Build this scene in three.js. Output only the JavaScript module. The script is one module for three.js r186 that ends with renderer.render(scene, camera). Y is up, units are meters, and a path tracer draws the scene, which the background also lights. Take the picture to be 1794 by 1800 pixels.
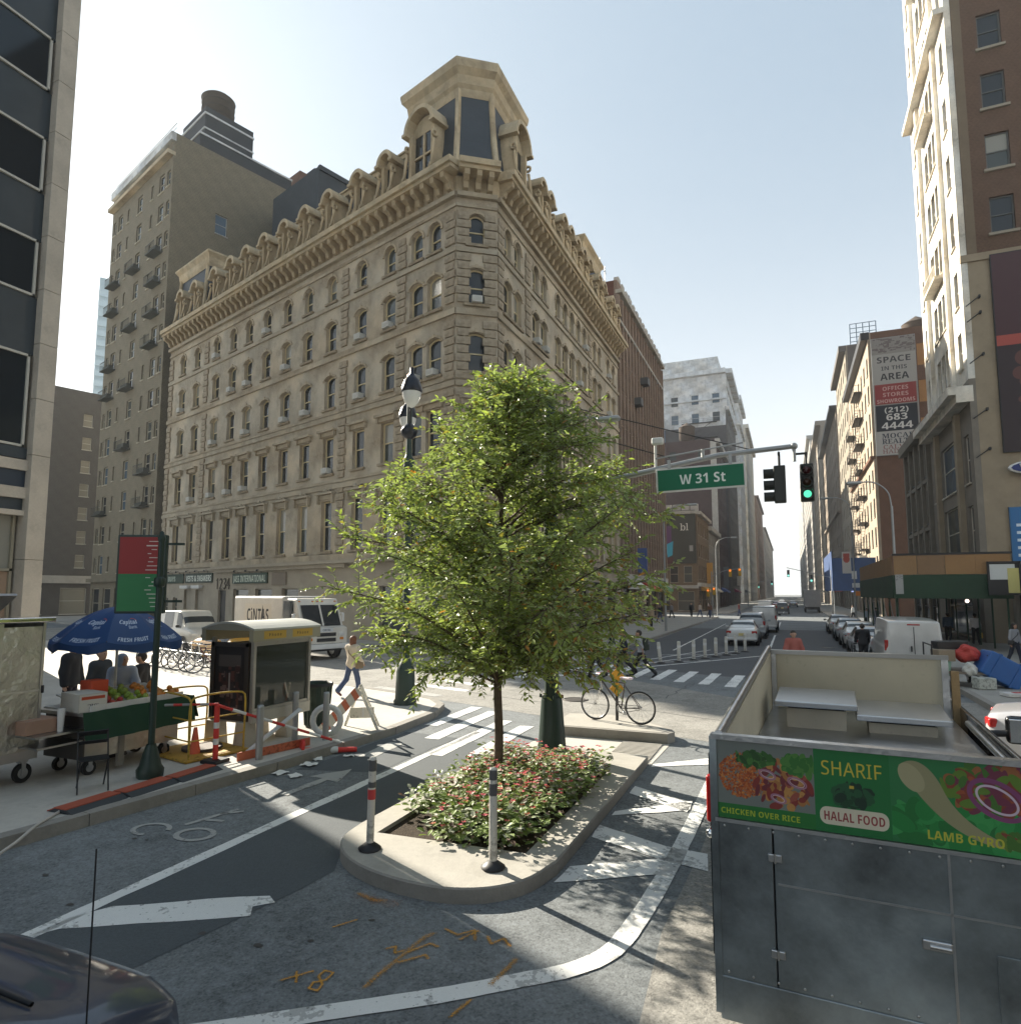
import * as THREE from 'three';
import { mergeGeometries, mergeVertices, toCreasedNormals } from 'three/addons/utils/BufferGeometryUtils.js';
import { RoundedBoxGeometry } from 'three/addons/geometries/RoundedBoxGeometry.js';
import { FontLoader } from 'three/addons/loaders/FontLoader.js';
import { TextGeometry } from 'three/addons/geometries/TextGeometry.js';

// ---------- camera, sky, sun, exposure ----------
const PI = Math.PI, rad = d => d * PI / 180;
const scene = new THREE.Scene();
const camera = new THREE.PerspectiveCamera(2 * Math.atan(900 / 1150) * 180 / PI, 1020 / 1024, 0.1, 3000);
camera.rotation.order = 'YXZ';
camera.position.set(0, 3, 0);
camera.rotation.set(rad(5.5), rad(22.95), 0);
camera.setViewOffset(1020, 1024, 0, -19, 1020, 1024);
const SUN_AZ = rad(24.3), SUN_EL = rad(27);
const sunDir = new THREE.Vector3(-Math.cos(SUN_AZ) * Math.cos(SUN_EL), Math.sin(SUN_EL), -Math.sin(SUN_AZ) * Math.cos(SUN_EL));
{ // clear hazy morning sky: pale blue overhead, white towards the horizon, brighter round the sun
  const W = 1024, Hh = 512, d = new Float32Array(W * Hh * 4), v = new THREE.Vector3();
  const zen = [0.112, 0.157, 0.208], hor = [0.6, 0.605, 0.59], glow = [0.42, 0.41, 0.38];
  for (let j = 0; j < Hh; j++) for (let i = 0; i < W; i++) {
    const lat = ((j + 0.5) / Hh - 0.5) * PI, lon = ((i + 0.5) / W - 0.5) * 2 * PI;
    v.set(Math.cos(lat) * Math.cos(lon), Math.sin(lat), Math.cos(lat) * Math.sin(lon));
    const e = Math.max(0, v.y), t = Math.pow(1 - e, 3.6), a = Math.acos(Math.min(1, Math.max(-1, v.dot(sunDir))));
    const g = 1.1 * Math.exp(-a / 0.36) + 0.05 * Math.exp(-a * a / 2.2), k = 4 * (j * W + i);
    for (let c = 0; c < 3; c++) d[k + c] = zen[c] + (hor[c] - zen[c]) * t + glow[c] * g;
    d[k + 3] = 1;
  }
  const sky = new THREE.DataTexture(d, W, Hh, THREE.RGBAFormat, THREE.FloatType);
  sky.mapping = THREE.EquirectangularReflectionMapping; sky.magFilter = sky.minFilter = THREE.LinearFilter; sky.needsUpdate = true;
  scene.background = sky; scene.environment = sky;
}
const sun = new THREE.DirectionalLight(new THREE.Color(1, 0.92, 0.78), 5);
sun.position.copy(sunDir).multiplyScalar(150).add(new THREE.Vector3(-6, 0, -20));
sun.target.position.set(-6, 0, -20); sun.castShadow = true;
Object.assign(sun.shadow.camera, { left: -120, right: 120, top: 120, bottom: -120, near: 1, far: 500 });
sun.shadow.mapSize.set(4096, 4096);
scene.add(sun, sun.target);
const renderer = new THREE.WebGLRenderer({ antialias: true });
renderer.setSize(1020, 1024);
renderer.toneMapping = THREE.LinearToneMapping;
renderer.toneMappingExposure = 2.9;
renderer.shadowMap.enabled = true;

// ---------- helpers ----------
let seed = 7;
const rnd = () => { seed |= 0; seed = seed + 0x6D2B79F5 | 0; let t = Math.imul(seed ^ seed >>> 15, 1 | seed); t = t + Math.imul(t ^ t >>> 7, 61 | t) ^ t; return ((t ^ t >>> 14) >>> 0) / 4294967296; };
const rr = (a, b) => a + (b - a) * rnd();
const pick = a => a[Math.floor(rnd() * a.length)];
const V3 = (x, y, z) => new THREE.Vector3(x, y, z);
const M4 = (x = 0, y = 0, z = 0, rx = 0, ry = 0, rz = 0, order = 'YXZ') => new THREE.Matrix4().makeRotationFromEuler(new THREE.Euler(rx, ry, rz, order)).setPosition(x, y, z);
const flat = g => { const a = g.index ? g.toNonIndexed() : g; for (const k of Object.keys(a.attributes)) if (!['position', 'normal', 'uv', 'color'].includes(k)) a.deleteAttribute(k); if (!a.attributes.normal) a.computeVertexNormals(); return a; };
function muv(g) { // uv in metres, by the way each face points
  const p = g.attributes.position, n = g.attributes.normal, uv = new Float32Array(p.count * 2);
  const A = V3(), B = V3(), C = V3();
  for (let i = 0; i < p.count; i += 3) {
    A.fromBufferAttribute(p, i); B.fromBufferAttribute(p, i + 1).sub(A); C.fromBufferAttribute(p, i + 2).sub(A); B.cross(C);
    const ax = Math.abs(B.x), ay = Math.abs(B.y), az = Math.abs(B.z);
    for (let k = i; k < i + 3; k++) {
      const x = p.getX(k), y = p.getY(k), z = p.getZ(k);
      if (ay >= ax && ay >= az) { uv[2 * k] = x; uv[2 * k + 1] = z; } else if (ax >= az) { uv[2 * k] = z; uv[2 * k + 1] = y; } else { uv[2 * k] = x; uv[2 * k + 1] = y; }
    }
  }
  g.setAttribute('uv', new THREE.BufferAttribute(uv, 2)); return g;
}
function join(gs, keepUV) {
  const list = (Array.isArray(gs) ? gs.flat(3) : [gs]).map(g => flat(g.clone()));
  if (!keepUV) for (const g of list) muv(g); 
  const hasC = list.every(g => g.attributes.color); if (!hasC) list.forEach(g => g.deleteAttribute('color'));
  return list.length === 1 ? list[0] : mergeGeometries(list);
}
const taken = {};
const numbered = n => { const k = taken[n] = (taken[n] ?? -1) + 1; return k ? n + '_' + String(k).padStart(3, '0') : n; };
function part(name, gs, m, parent, o = {}) {
  const g = gs.isBufferGeometry && o.ready ? gs : join(gs, o.uv);
  const e = new THREE.Mesh(g, m); e.name = parent ? name : numbered(name); e.castShadow = e.receiveShadow = true;
  if (o.pos) e.position.set(...o.pos); if (o.rot) { e.rotation.order = 'YXZ'; e.rotation.set(...o.rot); }
  if (o.label) e.userData.label = o.label; if (o.kind) e.userData.kind = o.kind;
  (parent || scene).add(e); return e;
}
function tag(e, label, category, group) { e.userData.label = label; e.userData.category = category; if (group) e.userData.group = group; return e; }
function thing(name, label, category, [x, y, z] = [0, 0, 0], ry = 0, group) {
  const o = new THREE.Group(); o.name = numbered(name); o.position.set(x, y, z); o.rotation.y = ry; scene.add(o); return tag(o, label, category, group);
}
function one(name, gs, m, label, category, [x, y, z] = [0, 0, 0], ry = 0, group, o = {}) {
  const e = part(name, gs, m, null, o); e.position.set(x, y, z); e.rotation.y = ry; return tag(e, label, category, group);
}
function struct(name, gs, m, parent, o) { const e = part(name, gs, m, parent, o); if (!parent) e.userData.kind = 'structure'; return e; }
function dup(src, [x, y, z], ry, label, group) {
  const c = src.clone(); c.name = numbered(src.name.replace(/_\d{3}$/, '')); c.userData = { ...src.userData }; if (label) c.userData.label = label; if (group) c.userData.group = group;
  c.position.set(x, y, z); c.rotation.y = ry; scene.add(c); return c;
}
const put = (g, x = 0, y = 0, z = 0, rx = 0, ry = 0, rz = 0) => g.applyMatrix4(M4(x, y, z, rx, ry, rz));
const box = (w, h, d, x = 0, y = 0, z = 0, rx = 0, ry = 0, rz = 0) => put(new THREE.BoxGeometry(w, h, d), x, y, z, rx, ry, rz);
const rbox = (w, h, d, r, x = 0, y = 0, z = 0, rx = 0, ry = 0, rz = 0) => put(new RoundedBoxGeometry(w, h, d, 2, r), x, y, z, rx, ry, rz);
const bx = (x0, x1, y0, y1, z0, z1) => box(x1 - x0, y1 - y0, z1 - z0, (x0 + x1) / 2, (y0 + y1) / 2, (z0 + z1) / 2);
const cyl = (r0, r1, h, x = 0, y = 0, z = 0, n = 12, rx = 0, ry = 0, rz = 0) => put(new THREE.CylinderGeometry(r1, r0, h, n), x, y, z, rx, ry, rz); // r0 bottom
const ball = (r, x = 0, y = 0, z = 0, n = 12, sx = 1, sy = 1, sz = 1) => { const g = new THREE.SphereGeometry(r, n, Math.max(6, n * 0.7 | 0)); g.scale(sx, sy, sz); g.translate(x, y, z); return g; };
const lathe = (pts, n = 16) => new THREE.LatheGeometry(pts.map(p => new THREE.Vector2(p[0], p[1])), n);
function rod(a, b, r, n = 6, r2 = r) { const A = V3(...a), B = V3(...b), d = B.clone().sub(A), L = d.length(); const g = new THREE.CylinderGeometry(r2, r, L, n); g.applyQuaternion(new THREE.Quaternion().setFromUnitVectors(V3(0, 1, 0), d.normalize())); g.translate((A.x + B.x) / 2, (A.y + B.y) / 2, (A.z + B.z) / 2); return g; }
const tube = (pts, r, n = 24, m = 6, closed = false) => new THREE.TubeGeometry(new THREE.CatmullRomCurve3(pts.map(p => V3(...p)), closed, 'centripetal'), n, r, m, closed);
const shapeOf = pts => { const s = new THREE.Shape(); pts.forEach((p, i) => i ? s.lineTo(p[0], p[1]) : s.moveTo(p[0], p[1])); s.closePath(); return s; };
const ext = (pts, d, bev = 0) => new THREE.ExtrudeGeometry(pts instanceof THREE.Shape ? pts : shapeOf(pts), bev ? { depth: d - 2 * bev, bevelEnabled: true, bevelSize: bev, bevelThickness: bev, bevelSegments: 1, bevelOffset: -bev, curveSegments: 8 } : { depth: d, bevelEnabled: false, curveSegments: 8 });
const slab = (pts, y0, y1) => put(ext(pts.map(p => [p[0], -p[1]]), y1 - y0), 0, y0, 0, -PI / 2); // polygon in x,z
const sheet = (pts, y) => { const g = new THREE.ShapeGeometry(pts instanceof THREE.Shape ? pts : shapeOf(pts.map(p => [p[0], -p[1]]))); g.rotateX(-PI / 2); g.translate(0, y, 0); return g; };
const smooth = (g, a = 0.7) => toCreasedNormals(g, a);

// ---------- textures and materials ----------
function noiseTile(N, base, oct, gain = 0.5) {
  const out = new Float32Array(N * N); let amp = 1, tot = 0;
  for (let o = 0, f = base; o < oct && f <= N; o++, f *= 2) {
    const L = new Float32Array(f * f).map(() => rnd());
    for (let j = 0; j < N; j++) { const y = j / N * f, y0 = y | 0, fy = y - y0, sy = fy * fy * (3 - 2 * fy), y1 = (y0 + 1) % f;
      for (let i = 0; i < N; i++) { const x = i / N * f, x0 = x | 0, fx = x - x0, sx = fx * fx * (3 - 2 * fx), x1 = (x0 + 1) % f;
        const a = L[y0 * f + x0], b = L[y0 * f + x1], c = L[y1 * f + x0], d = L[y1 * f + x1];
        out[j * N + i] += amp * (a + (b - a) * sx + (c - a) * sy + (a - b - c + d) * sx * sy); } }
    tot += amp; amp *= gain;
  }
  for (let i = 0; i < out.length; i++) out[i] /= tot; return out;
}
const nA = noiseTile(512, 4, 7, 0.6), nB = noiseTile(512, 8, 6, 0.55), nC = noiseTile(512, 64, 3, 0.7), nD = noiseTile(512, 256, 2, 0.8), nE = noiseTile(512, 3, 4, 0.5);
function dtex(fn, metres, srgb = true, N = 512) { // fn(i, k) -> [r,g,b] 0..1
  const d = new Uint8Array(N * N * 4);
  for (let j = 0; j < N; j++) for (let i = 0; i < N; i++) { const k = j * N + i, c = fn(k, i, j); for (let q = 0; q < 3; q++) d[4 * k + q] = 255 * Math.pow(Math.min(1, Math.max(0, c[q])), srgb ? 1 / 2.2 : 1); d[4 * k + 3] = 255; }
  const t = new THREE.DataTexture(d, N, N); t.wrapS = t.wrapT = THREE.RepeatWrapping; t.magFilter = THREE.LinearFilter; t.minFilter = THREE.LinearMipmapLinearFilter; t.generateMipmaps = true;
  if (srgb) t.colorSpace = THREE.SRGBColorSpace; t.repeat.set(1 / metres, 1 / metres); t.needsUpdate = true; return t;
}
const gray = v => [v, v, v];
const T = {
  asphalt: dtex(k => { const v = 0.74 + 0.36 * (nA[k] - 0.5) + 0.3 * (nC[k] - 0.5) + (nD[k] > 0.7 ? 0.2 : nD[k] < 0.3 ? -0.24 : 0) + (nB[k] > 0.64 ? -0.1 : 0) + (nE[k] > 0.62 ? -0.07 : 0); return [v, v * 0.99, v * 0.965]; }, 5.3),
  asphaltBump: dtex(k => gray(0.5 + 0.6 * (nD[k] - 0.5) + 0.3 * (nC[k] - 0.5)), 2.1, false),
  newAsphalt: dtex(k => { const v = 0.8 + 0.14 * (nA[k] - 0.5) + 0.3 * (nD[k] - 0.5); return [v * 0.97, v * 0.99, v]; }, 3.7),
  concrete: dtex(k => { const v = 0.8 + 0.3 * (nA[k] - 0.5) + 0.12 * (nC[k] - 0.5) + 0.08 * (nD[k] - 0.5) + (nB[k] > 0.64 ? -0.05 : 0); return [v, v * 0.985, v * 0.95]; }, 4.1),
  stone: dtex(k => { const a = nA[k] - 0.5 + 0.45 * (nB[((k >> 9 >> 3) << 9) + (k & 511)] - 0.5), b = nE[k] - 0.5, v = 0.79 + 0.85 * a + 0.12 * (nC[k] - 0.5) + (nB[k] > 0.63 ? -0.1 : 0); return [v + 0.13 * b, v, v - 0.17 * b]; }, 6.3),
  stoneBump: dtex((k, i, j) => gray(0.55 + 0.35 * (nB[k] - 0.5) + 0.2 * (nD[k] - 0.5)), 2.6, false),
  brick: dtex((k, i, j) => { const row = j >> 4, off = row & 1 ? 16 : 0, bi = ((i + off) >> 5) & 15, h = ((row * 37 + bi * 101) * 7919 % 97) / 97, mort = (j & 15) < 2 || ((i + off) & 31) < 2; const v = mort ? 0.86 : 0.68 + 0.24 * h + 0.14 * (nC[k] - 0.5); const w = v * (0.86 + 0.34 * (nA[k] - 0.2)); return [w, w * 0.98, w * 0.95]; }, 2.15),
  wear: dtex(k => { const s = nB[k] * 0.55 + nC[k] * 0.45, c = nA[k]; let v = 0.93 + 0.1 * (nD[k] - 0.5) + 0.12 * (c - 0.5); if (s > 0.6) v -= 0.25 + 0.2 * (nD[k]); if (nC[k] > 0.8) v -= 0.3; return [v, v, v * 0.98]; }, 2.7),
  grime: dtex(k => { const v = 0.86 + 0.3 * (nA[k] - 0.5) + 0.14 * (nB[k] - 0.5) + (nC[k] > 0.75 ? -0.08 : 0); return gray(v); }, 3.1),
  metalBump: dtex(k => gray(0.5 + 0.7 * (nE[k] - 0.5) + 0.25 * (nB[k] - 0.5)), 1.7, false),
  blotch: dtex(k => { const v = 0.62 + 1.1 * (nE[k] - 0.5) + 0.5 * (nA[k] - 0.5) + 0.1 * (nC[k] - 0.5); return [v * 0.98, v, v * 1.01]; }, 1.9),
  spray: dtex(k => { const m = nC[k] * 0.6 + nD[k] * 0.4 > 0.52; return m ? [0.62, 1.15, 2.4] : [1, 0.95, 0.9]; }, 0.6),
  dent: dtex(k => gray(0.5 + 1.1 * (nA[k] - 0.5)), 0.9, false),
  ply: dtex((k, i, j) => { const g = Math.sin((nB[k] * 2 + i / 512) * 60) * 0.06, v = 0.82 + g + 0.22 * (nA[k] - 0.5); return [v, v * 0.97, v * 0.9]; }, 2.4),
  bark: dtex((k, i, j) => { const v = 0.7 + 0.5 * (nC[(j >> 2) * 512 + i] - 0.5) + 0.3 * (nA[k] - 0.5); return [v, v * 0.96, v * 0.9]; }, 0.8),
  soil: dtex(k => { const v = 0.6 + 0.9 * (nC[k] - 0.5) + 0.4 * (nD[k] - 0.5); return [v, v * 0.92, v * 0.82]; }, 0.9),
};
const rgb = c => Array.isArray(c) ? new THREE.Color().setRGB(...c) : new THREE.Color(c);
const mat = (c, rough = 0.8, o = {}) => new THREE.MeshStandardMaterial({ color: rgb(c), roughness: rough, ...o });
const phys = (c, rough, o = {}) => new THREE.MeshPhysicalMaterial({ color: rgb(c), roughness: rough, ...o });
const MT = {
  asphalt: mat([0.235, 0.256, 0.27], 0.92, { map: T.asphalt, bumpMap: T.asphaltBump, bumpScale: 0.006 }),
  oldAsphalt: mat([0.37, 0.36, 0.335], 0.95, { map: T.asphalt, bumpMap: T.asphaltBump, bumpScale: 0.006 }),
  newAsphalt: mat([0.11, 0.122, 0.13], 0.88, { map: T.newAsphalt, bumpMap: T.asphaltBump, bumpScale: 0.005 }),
  sidewalk: mat([0.43, 0.42, 0.395], 0.9, { map: T.concrete, bumpMap: T.asphaltBump, bumpScale: 0.002 }),
  plaza: mat([0.6, 0.58, 0.54], 0.9, { map: T.concrete, bumpMap: T.asphaltBump, bumpScale: 0.002 }),
  kerb: mat([0.36, 0.345, 0.32], 0.9, { map: T.concrete, bumpMap: T.asphaltBump, bumpScale: 0.004 }),
  island: mat([0.5, 0.48, 0.44], 0.9, { map: T.concrete, bumpMap: T.asphaltBump, bumpScale: 0.003 }),
  paint: mat([0.8, 0.8, 0.79], 0.75, { map: T.wear }),
  paintOld: mat([0.4, 0.4, 0.39], 0.85, { map: T.wear }),
  stone: mat([0.53, 0.45, 0.335], 0.9, { map: T.stone, bumpMap: T.stoneBump, bumpScale: 0.02 }),
  belt: mat([0.48, 0.4, 0.285], 0.88, { map: T.stone, bumpMap: T.stoneBump, bumpScale: 0.01 }),
  trim: mat([0.6, 0.48, 0.31], 0.85, { map: T.stone, bumpMap: T.stoneBump, bumpScale: 0.01 }),
  slate: mat([0.05, 0.062, 0.075], 0.6, { map: T.grime }),
  winFrame: mat([0.6, 0.5, 0.3], 0.7),
  glass: phys([0.022, 0.028, 0.032], 0.05, { specularIntensity: 1 }),
  glassMid: phys([0.06, 0.072, 0.068], 0.07),
  glassPale: phys([0.27, 0.26, 0.22], 0.12),
  glassBlue: phys([0.06, 0.1, 0.14], 0.05),
  steel: mat([0.66, 0.65, 0.62], 0.32, { metalness: 1, map: T.grime, bumpMap: T.dent, bumpScale: 0.02 }),
  steelPlain: mat([0.6, 0.6, 0.6], 0.3, { metalness: 1, map: T.grime }),
  chrome: mat([0.8, 0.8, 0.8], 0.12, { metalness: 1 }),
  black: mat([0.015, 0.015, 0.017], 0.5),
  rubber: mat([0.022, 0.022, 0.023], 0.85),
  green: mat([0.016, 0.04, 0.03], 0.45, { map: T.grime }),
  galv: mat([0.42, 0.43, 0.43], 0.5, { metalness: 0.7, map: T.grime }),
  white: mat([0.78, 0.78, 0.76], 0.5, { map: T.grime }),
  orange: mat([0.6, 0.16, 0.08], 0.6, { map: T.wear }),
  yellow: mat([0.65, 0.4, 0.03], 0.5, { map: T.wear }),
};
function canvasTex(w, h, draw) {
  const c = document.createElement('canvas'); c.width = w; c.height = h; const g = c.getContext('2d'); draw(g, w, h);
  const t = new THREE.CanvasTexture(c); t.colorSpace = THREE.SRGBColorSpace; t.magFilter = THREE.LinearFilter; return t;
}
const panelUV = g => g; // keeps 0..1 uv of a plane
const plane = (w, h, x = 0, y = 0, z = 0, rx = 0, ry = 0, rz = 0) => put(new THREE.PlaneGeometry(w, h), x, y, z, rx, ry, rz);
// flat printed sheet with a thin backing; u across, v up
function print(name, w, h, tex, parent, pos, rot, o = {}) {
  return part(name, plane(w, h), mat('#ffffff', o.rough ?? 0.6, { map: tex }), parent, { uv: true, pos, rot, label: o.label });
}
// ---------- ground, roads, pavements ----------
const D2 = V3(-0.9548, 0, -0.2972), N2 = V3(-0.2972, 0, 0.9548); // along the side street (away), and towards its north side
const along = (x, z, s, n = 0) => [x + D2.x * s + N2.x * n, z + D2.z * s + N2.z * n];
struct('ground', sheet([[-900, 200], [900, 200], [900, -2500], [-900, -2500]], -0.03), mat([0.2, 0.195, 0.18], 1));
const road = struct('road', sheet([[-170, 60], [60, 60], [60, -900], [-170, -900]], 0), MT.asphalt);
const H_K = 0.15;
function pavement(name, pts, m) { return struct(name, slab(pts, -0.02, H_K), m); }
function kerbRun(pts, w = 0.2, owner) { // granite kerb stones along a line, each a piece of its own
  const vs = pts.map(p => V3(p[0], 0, p[1]));
  for (let i = 0; i + 1 < vs.length; i++) {
    const d = vs[i + 1].clone().sub(vs[i]), L = d.length(), n = Math.max(1, Math.round(L / 1.8)), a = Math.atan2(-d.z, d.x);
    for (let k = 0; k < n; k++) { const c = vs[i].clone().addScaledVector(d, (k + 0.5) / n); part('kerb_stone', box(L / n - 0.012, H_K + 0.025, w), MT.kerb, owner, { pos: [c.x, (H_K - 0.01) / 2, c.z], rot: [0, a, 0] }); }
  }
}
const ne = [[-8.85, 40], [-8.75, -4.5], [-8.2, -9], [-7.98, -12.3], [-8.1, -14.2], [-8.45, -15.3], [-9.1, -16.0], [-10, -16.4], along(-10, -16.4, 100)];
const plaza = pavement('plaza_pavement', [...ne, [-110, 40]], MT.plaza); kerbRun(ne.slice(1, 8), 0.2, plaza); kerbRun([along(-10, -16.4, 0), along(-10, -16.4, 30)], 0.2, plaza);
const se0 = [-10.4, -25.9], se = [[-8.4, -88], [-8.4, -28.6], [-8.7, -27.1], [-9.4, -26.2], se0, along(...se0, 100)];
const seP = pavement('east_sidewalk', [...se, along(...se0, 100, -40), [-60, -110]], MT.sidewalk); kerbRun([[-8.4, -70], ...se.slice(1, 5), along(...se0, 40)], 0.2, seP);
pavement('far_sidewalk', [[-8.4, -104.5], [-8.4, -700], [-120, -700], [-120, -140]], MT.sidewalk);
const sw = [[4.75, -78], [4.75, -20], [4.95, -18.4], [5.7, -17.4], [7, -16.9], [60, -0.4]];
const swP = pavement('west_sidewalk', [...sw, [60, -60]], MT.sidewalk); kerbRun(sw.slice(0, 5), 0.2, swP);
pavement('west_sidewalk', [[4.75, -96], [4.75, -700], [80, -700], [80, -72]], MT.sidewalk);
pavement('west_sidewalk', [[4.75, 40], [4.75, -6.5], [5.4, -5.4], [60, 11], [60, 40]], MT.sidewalk);

// planted traffic island and the small island behind it
{
  const nose = new THREE.CatmullRomCurve3([[-5.05, -7.1], [-4.97, -6.65], [-4.72, -6.3], [-4.3, -6.04], [-3.7, -5.9], [-3.15, -5.92], [-2.78, -6.1], [-2.53, -6.42], [-2.4, -6.95]].map(p => V3(p[0], 0, p[1]))).getPoints(36).map(p => [p.x, p.z]), out = [[-5.05, -11.5], ...nose, [-2.4, -11.9], [-3.8, -12.05]];
  const bed = [[-4.66, -6.9], [-2.78, -7.0], [-2.8, -10.75], [-4.76, -10.4]];
  const inset = (pts, d) => { const c = [pts.reduce((s, p) => s + p[0], 0) / pts.length, pts.reduce((s, p) => s + p[1], 0) / pts.length]; return pts.map(p => { const dx = c[0] - p[0], dz = c[1] - p[1], l = Math.hypot(dx, dz); return [p[0] + dx / l * d, p[1] + dz / l * d]; }); };
  const sh = shapeOf(inset(out, 0.02).map(p => [p[0], -p[1]])), hole = new THREE.Path(); bed.forEach((p, i) => i ? hole.lineTo(p[0], -p[1]) : hole.moveTo(p[0], -p[1])); hole.closePath(); sh.holes.push(hole);
  const isl = struct('traffic_island', put(ext(sh, 0.17), 0, -0.02, 0, -PI / 2), MT.island);
  const ring = shapeOf(out.map(p => [p[0], -p[1]])), h2 = new THREE.Path(); inset(out, 0.2).forEach((p, i) => i ? h2.lineTo(p[0], -p[1]) : h2.moveTo(p[0], -p[1])); h2.closePath(); ring.holes.push(h2);
  part('kerb_edge', put(ext(ring, 0.178, 0.012), 0, -0.02, 0, -PI / 2), MT.kerb, isl);
  part('soil', sheet(bed, 0.1), mat([0.1, 0.075, 0.05], 1, { map: T.soil, bumpMap: T.soil, bumpScale: 0.03 }), isl);
  const small = [[-4.95, -13.55], [-2.35, -13.62], [-2.25, -13.9], [-2.45, -14.35], [-3.1, -14.95], [-4.0, -15.35], [-5.0, -15.1]];
  const si = struct('traffic_island', slab(small, -0.02, 0.2), MT.kerb);
  part('top_slab', slab(inset(small, 0.16), 0.19, 0.206), MT.island, si);
  const ramp = struct('crossing_slab', sheet([[-4.95, -12.1], [-2.35, -11.95], [-2.3, -13.6], [-4.9, -13.55]], 0.006), MT.plaza);
  const gr = tag(part('drain_grate', box(0.78, 0.02, 1.5), mat([0.22, 0.21, 0.19], 0.8)), 'slotted grey metal grate set in the paving between the two islands', 'grate'); gr.position.set(-2.82, 0.004, -12.75);
  for (let i = 0; i < 15; i++) part('bar', box(0.78, 0.012, 0.05), mat([0.42, 0.4, 0.36], 0.8), gr, { pos: [0, 0.016, -0.7 + i * 0.1] });
}
// ---------- paint on the road ----------
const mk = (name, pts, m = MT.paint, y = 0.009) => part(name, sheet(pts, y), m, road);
const jag = (pts, step = 0.35, amp = 0.012) => { const o = []; pts.forEach((p, i) => { const q = pts[(i + 1) % pts.length], L = Math.hypot(q[0] - p[0], q[1] - p[1]), n = Math.max(1, Math.round(L / step)); for (let k = 0; k < n; k++) { const t = k / n; o.push([p[0] + (q[0] - p[0]) * t + (k ? rr(-amp, amp) : 0), p[1] + (q[1] - p[1]) * t + (k ? rr(-amp, amp) : 0)]); } }); return o; };
const strip = (a, b, w) => { const dx = b[0] - a[0], dz = b[1] - a[1], l = Math.hypot(dx, dz), nx = -dz / l * w / 2, nz = dx / l * w / 2; return jag([[a[0] + nx, a[1] + nz], [b[0] + nx, b[1] + nz], [b[0] - nx, b[1] - nz], [a[0] - nx, a[1] - nz]]); };
const curved = (pts, n) => new THREE.CatmullRomCurve3(pts.map(p => V3(p[0], 0, p[1]))).getPoints(n).map(p => [p.x, p.z]);
const ribbon = (pts, w) => { const L = [], R = []; pts.forEach((p, i) => { const a = pts[Math.max(0, i - 1)], b = pts[Math.min(pts.length - 1, i + 1)], dx = b[0] - a[0], dz = b[1] - a[1], l = Math.hypot(dx, dz); const ww = w * rr(0.96, 1.03) / 2; L.push([p[0] - dz / l * ww, p[1] + dx / l * ww]); R.unshift([p[0] + dz / l * ww, p[1] - dx / l * ww]); }); return [...L, ...R]; };
mk('asphalt_patch', jag([[-6.28, -12.4], [-6.2, -3], [-5.6, 0], [-4.75, -2.2], [-4.97, -3.93], [-4.78, -5.09], [-4.66, -6.1], [-5.0, -6.7], [-5.06, -8], [-5.06, -11.9]], 0.5, 0.05), MT.newAsphalt, 0.004);
mk('asphalt_patch', jag([[-7.9, -9.2], [-6.5, -9.6], [-6.5, -12.5], [-7.8, -12.6]], 0.5, 0.04), MT.newAsphalt, 0.004);
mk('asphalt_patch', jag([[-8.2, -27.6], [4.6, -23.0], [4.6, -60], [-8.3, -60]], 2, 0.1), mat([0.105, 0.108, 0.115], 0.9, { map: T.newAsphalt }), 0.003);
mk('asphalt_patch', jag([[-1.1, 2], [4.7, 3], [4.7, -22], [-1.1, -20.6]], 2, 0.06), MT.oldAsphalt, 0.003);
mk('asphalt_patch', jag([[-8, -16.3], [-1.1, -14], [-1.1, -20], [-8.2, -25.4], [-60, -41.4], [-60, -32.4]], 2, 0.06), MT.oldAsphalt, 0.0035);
mk('lane_line', strip([-6.2, 4], [-6.36, -13.2], 0.17));
mk('chevron_mark', jag([[-6.26, -4.3], [-6.1, -4.6], [-4.87, -5.36], [-4.72, -5.27], [-4.86, -5.12], [-4.74, -4.97], [-6.14, -4.12], [-6.26, -3.9]], 0.3, 0.02));
mk('edge_line', ribbon(curved([[-5.2, -2.6], [-3.9, -3.55], [-3.2, -4.08], [-2.5, -4.61], [-2.05, -5.0], [-1.72, -5.3], [-1.5, -5.66], [-1.4, -6.3], [-1.33, -7.4], [-1.28, -9], [-1.25, -11.5], [-1.22, -13.4]], 60), 0.19));
for (const q of [[[-2.33, -9.2], [-1.4, -10.1], [-1.38, -9.65], [-2.33, -9.02]], [[-2.38, -8.6], [-1.46, -8.2], [-0.98, -8.15], [-0.92, -7.66], [-1.45, -7.78], [-2.36, -8.15]], [[-2.37, -6.75], [-2.34, -7.2], [-1.4, -7.85], [-1.42, -7.36]], [[-2.32, -11.95], [-1.4, -12.8], [-1.4, -12.3], [-2.32, -11.74]], [[-2.33, -10.5], [-1.4, -9.95], [-1.4, -9.55], [-2.33, -10.1]]]) mk('hatch_bar', jag(q, 0.25, 0.015));
for (const [x, z0, z1] of [[-7.65, -13.4, -16.0], [-6.95, -12.2, -15.6], [-6.2, -11.0, -14.6], [-5.5, -11.4, -14.2], [-7.3, -10.4, -11.6]]) mk('crosswalk_bar', strip([x, z0], [x - 0.1, z1], 0.33), x === -7.3 ? MT.paintOld : MT.paint);
for (let k = 0; k < 7; k++) { const [x, z] = along(-9.6, -17.3, 0, -k * 1.25); mk('crosswalk_bar', strip([x, z], along(x, z, 2.9), 0.38), k % 3 ? MT.paint : MT.paintOld); }
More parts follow.
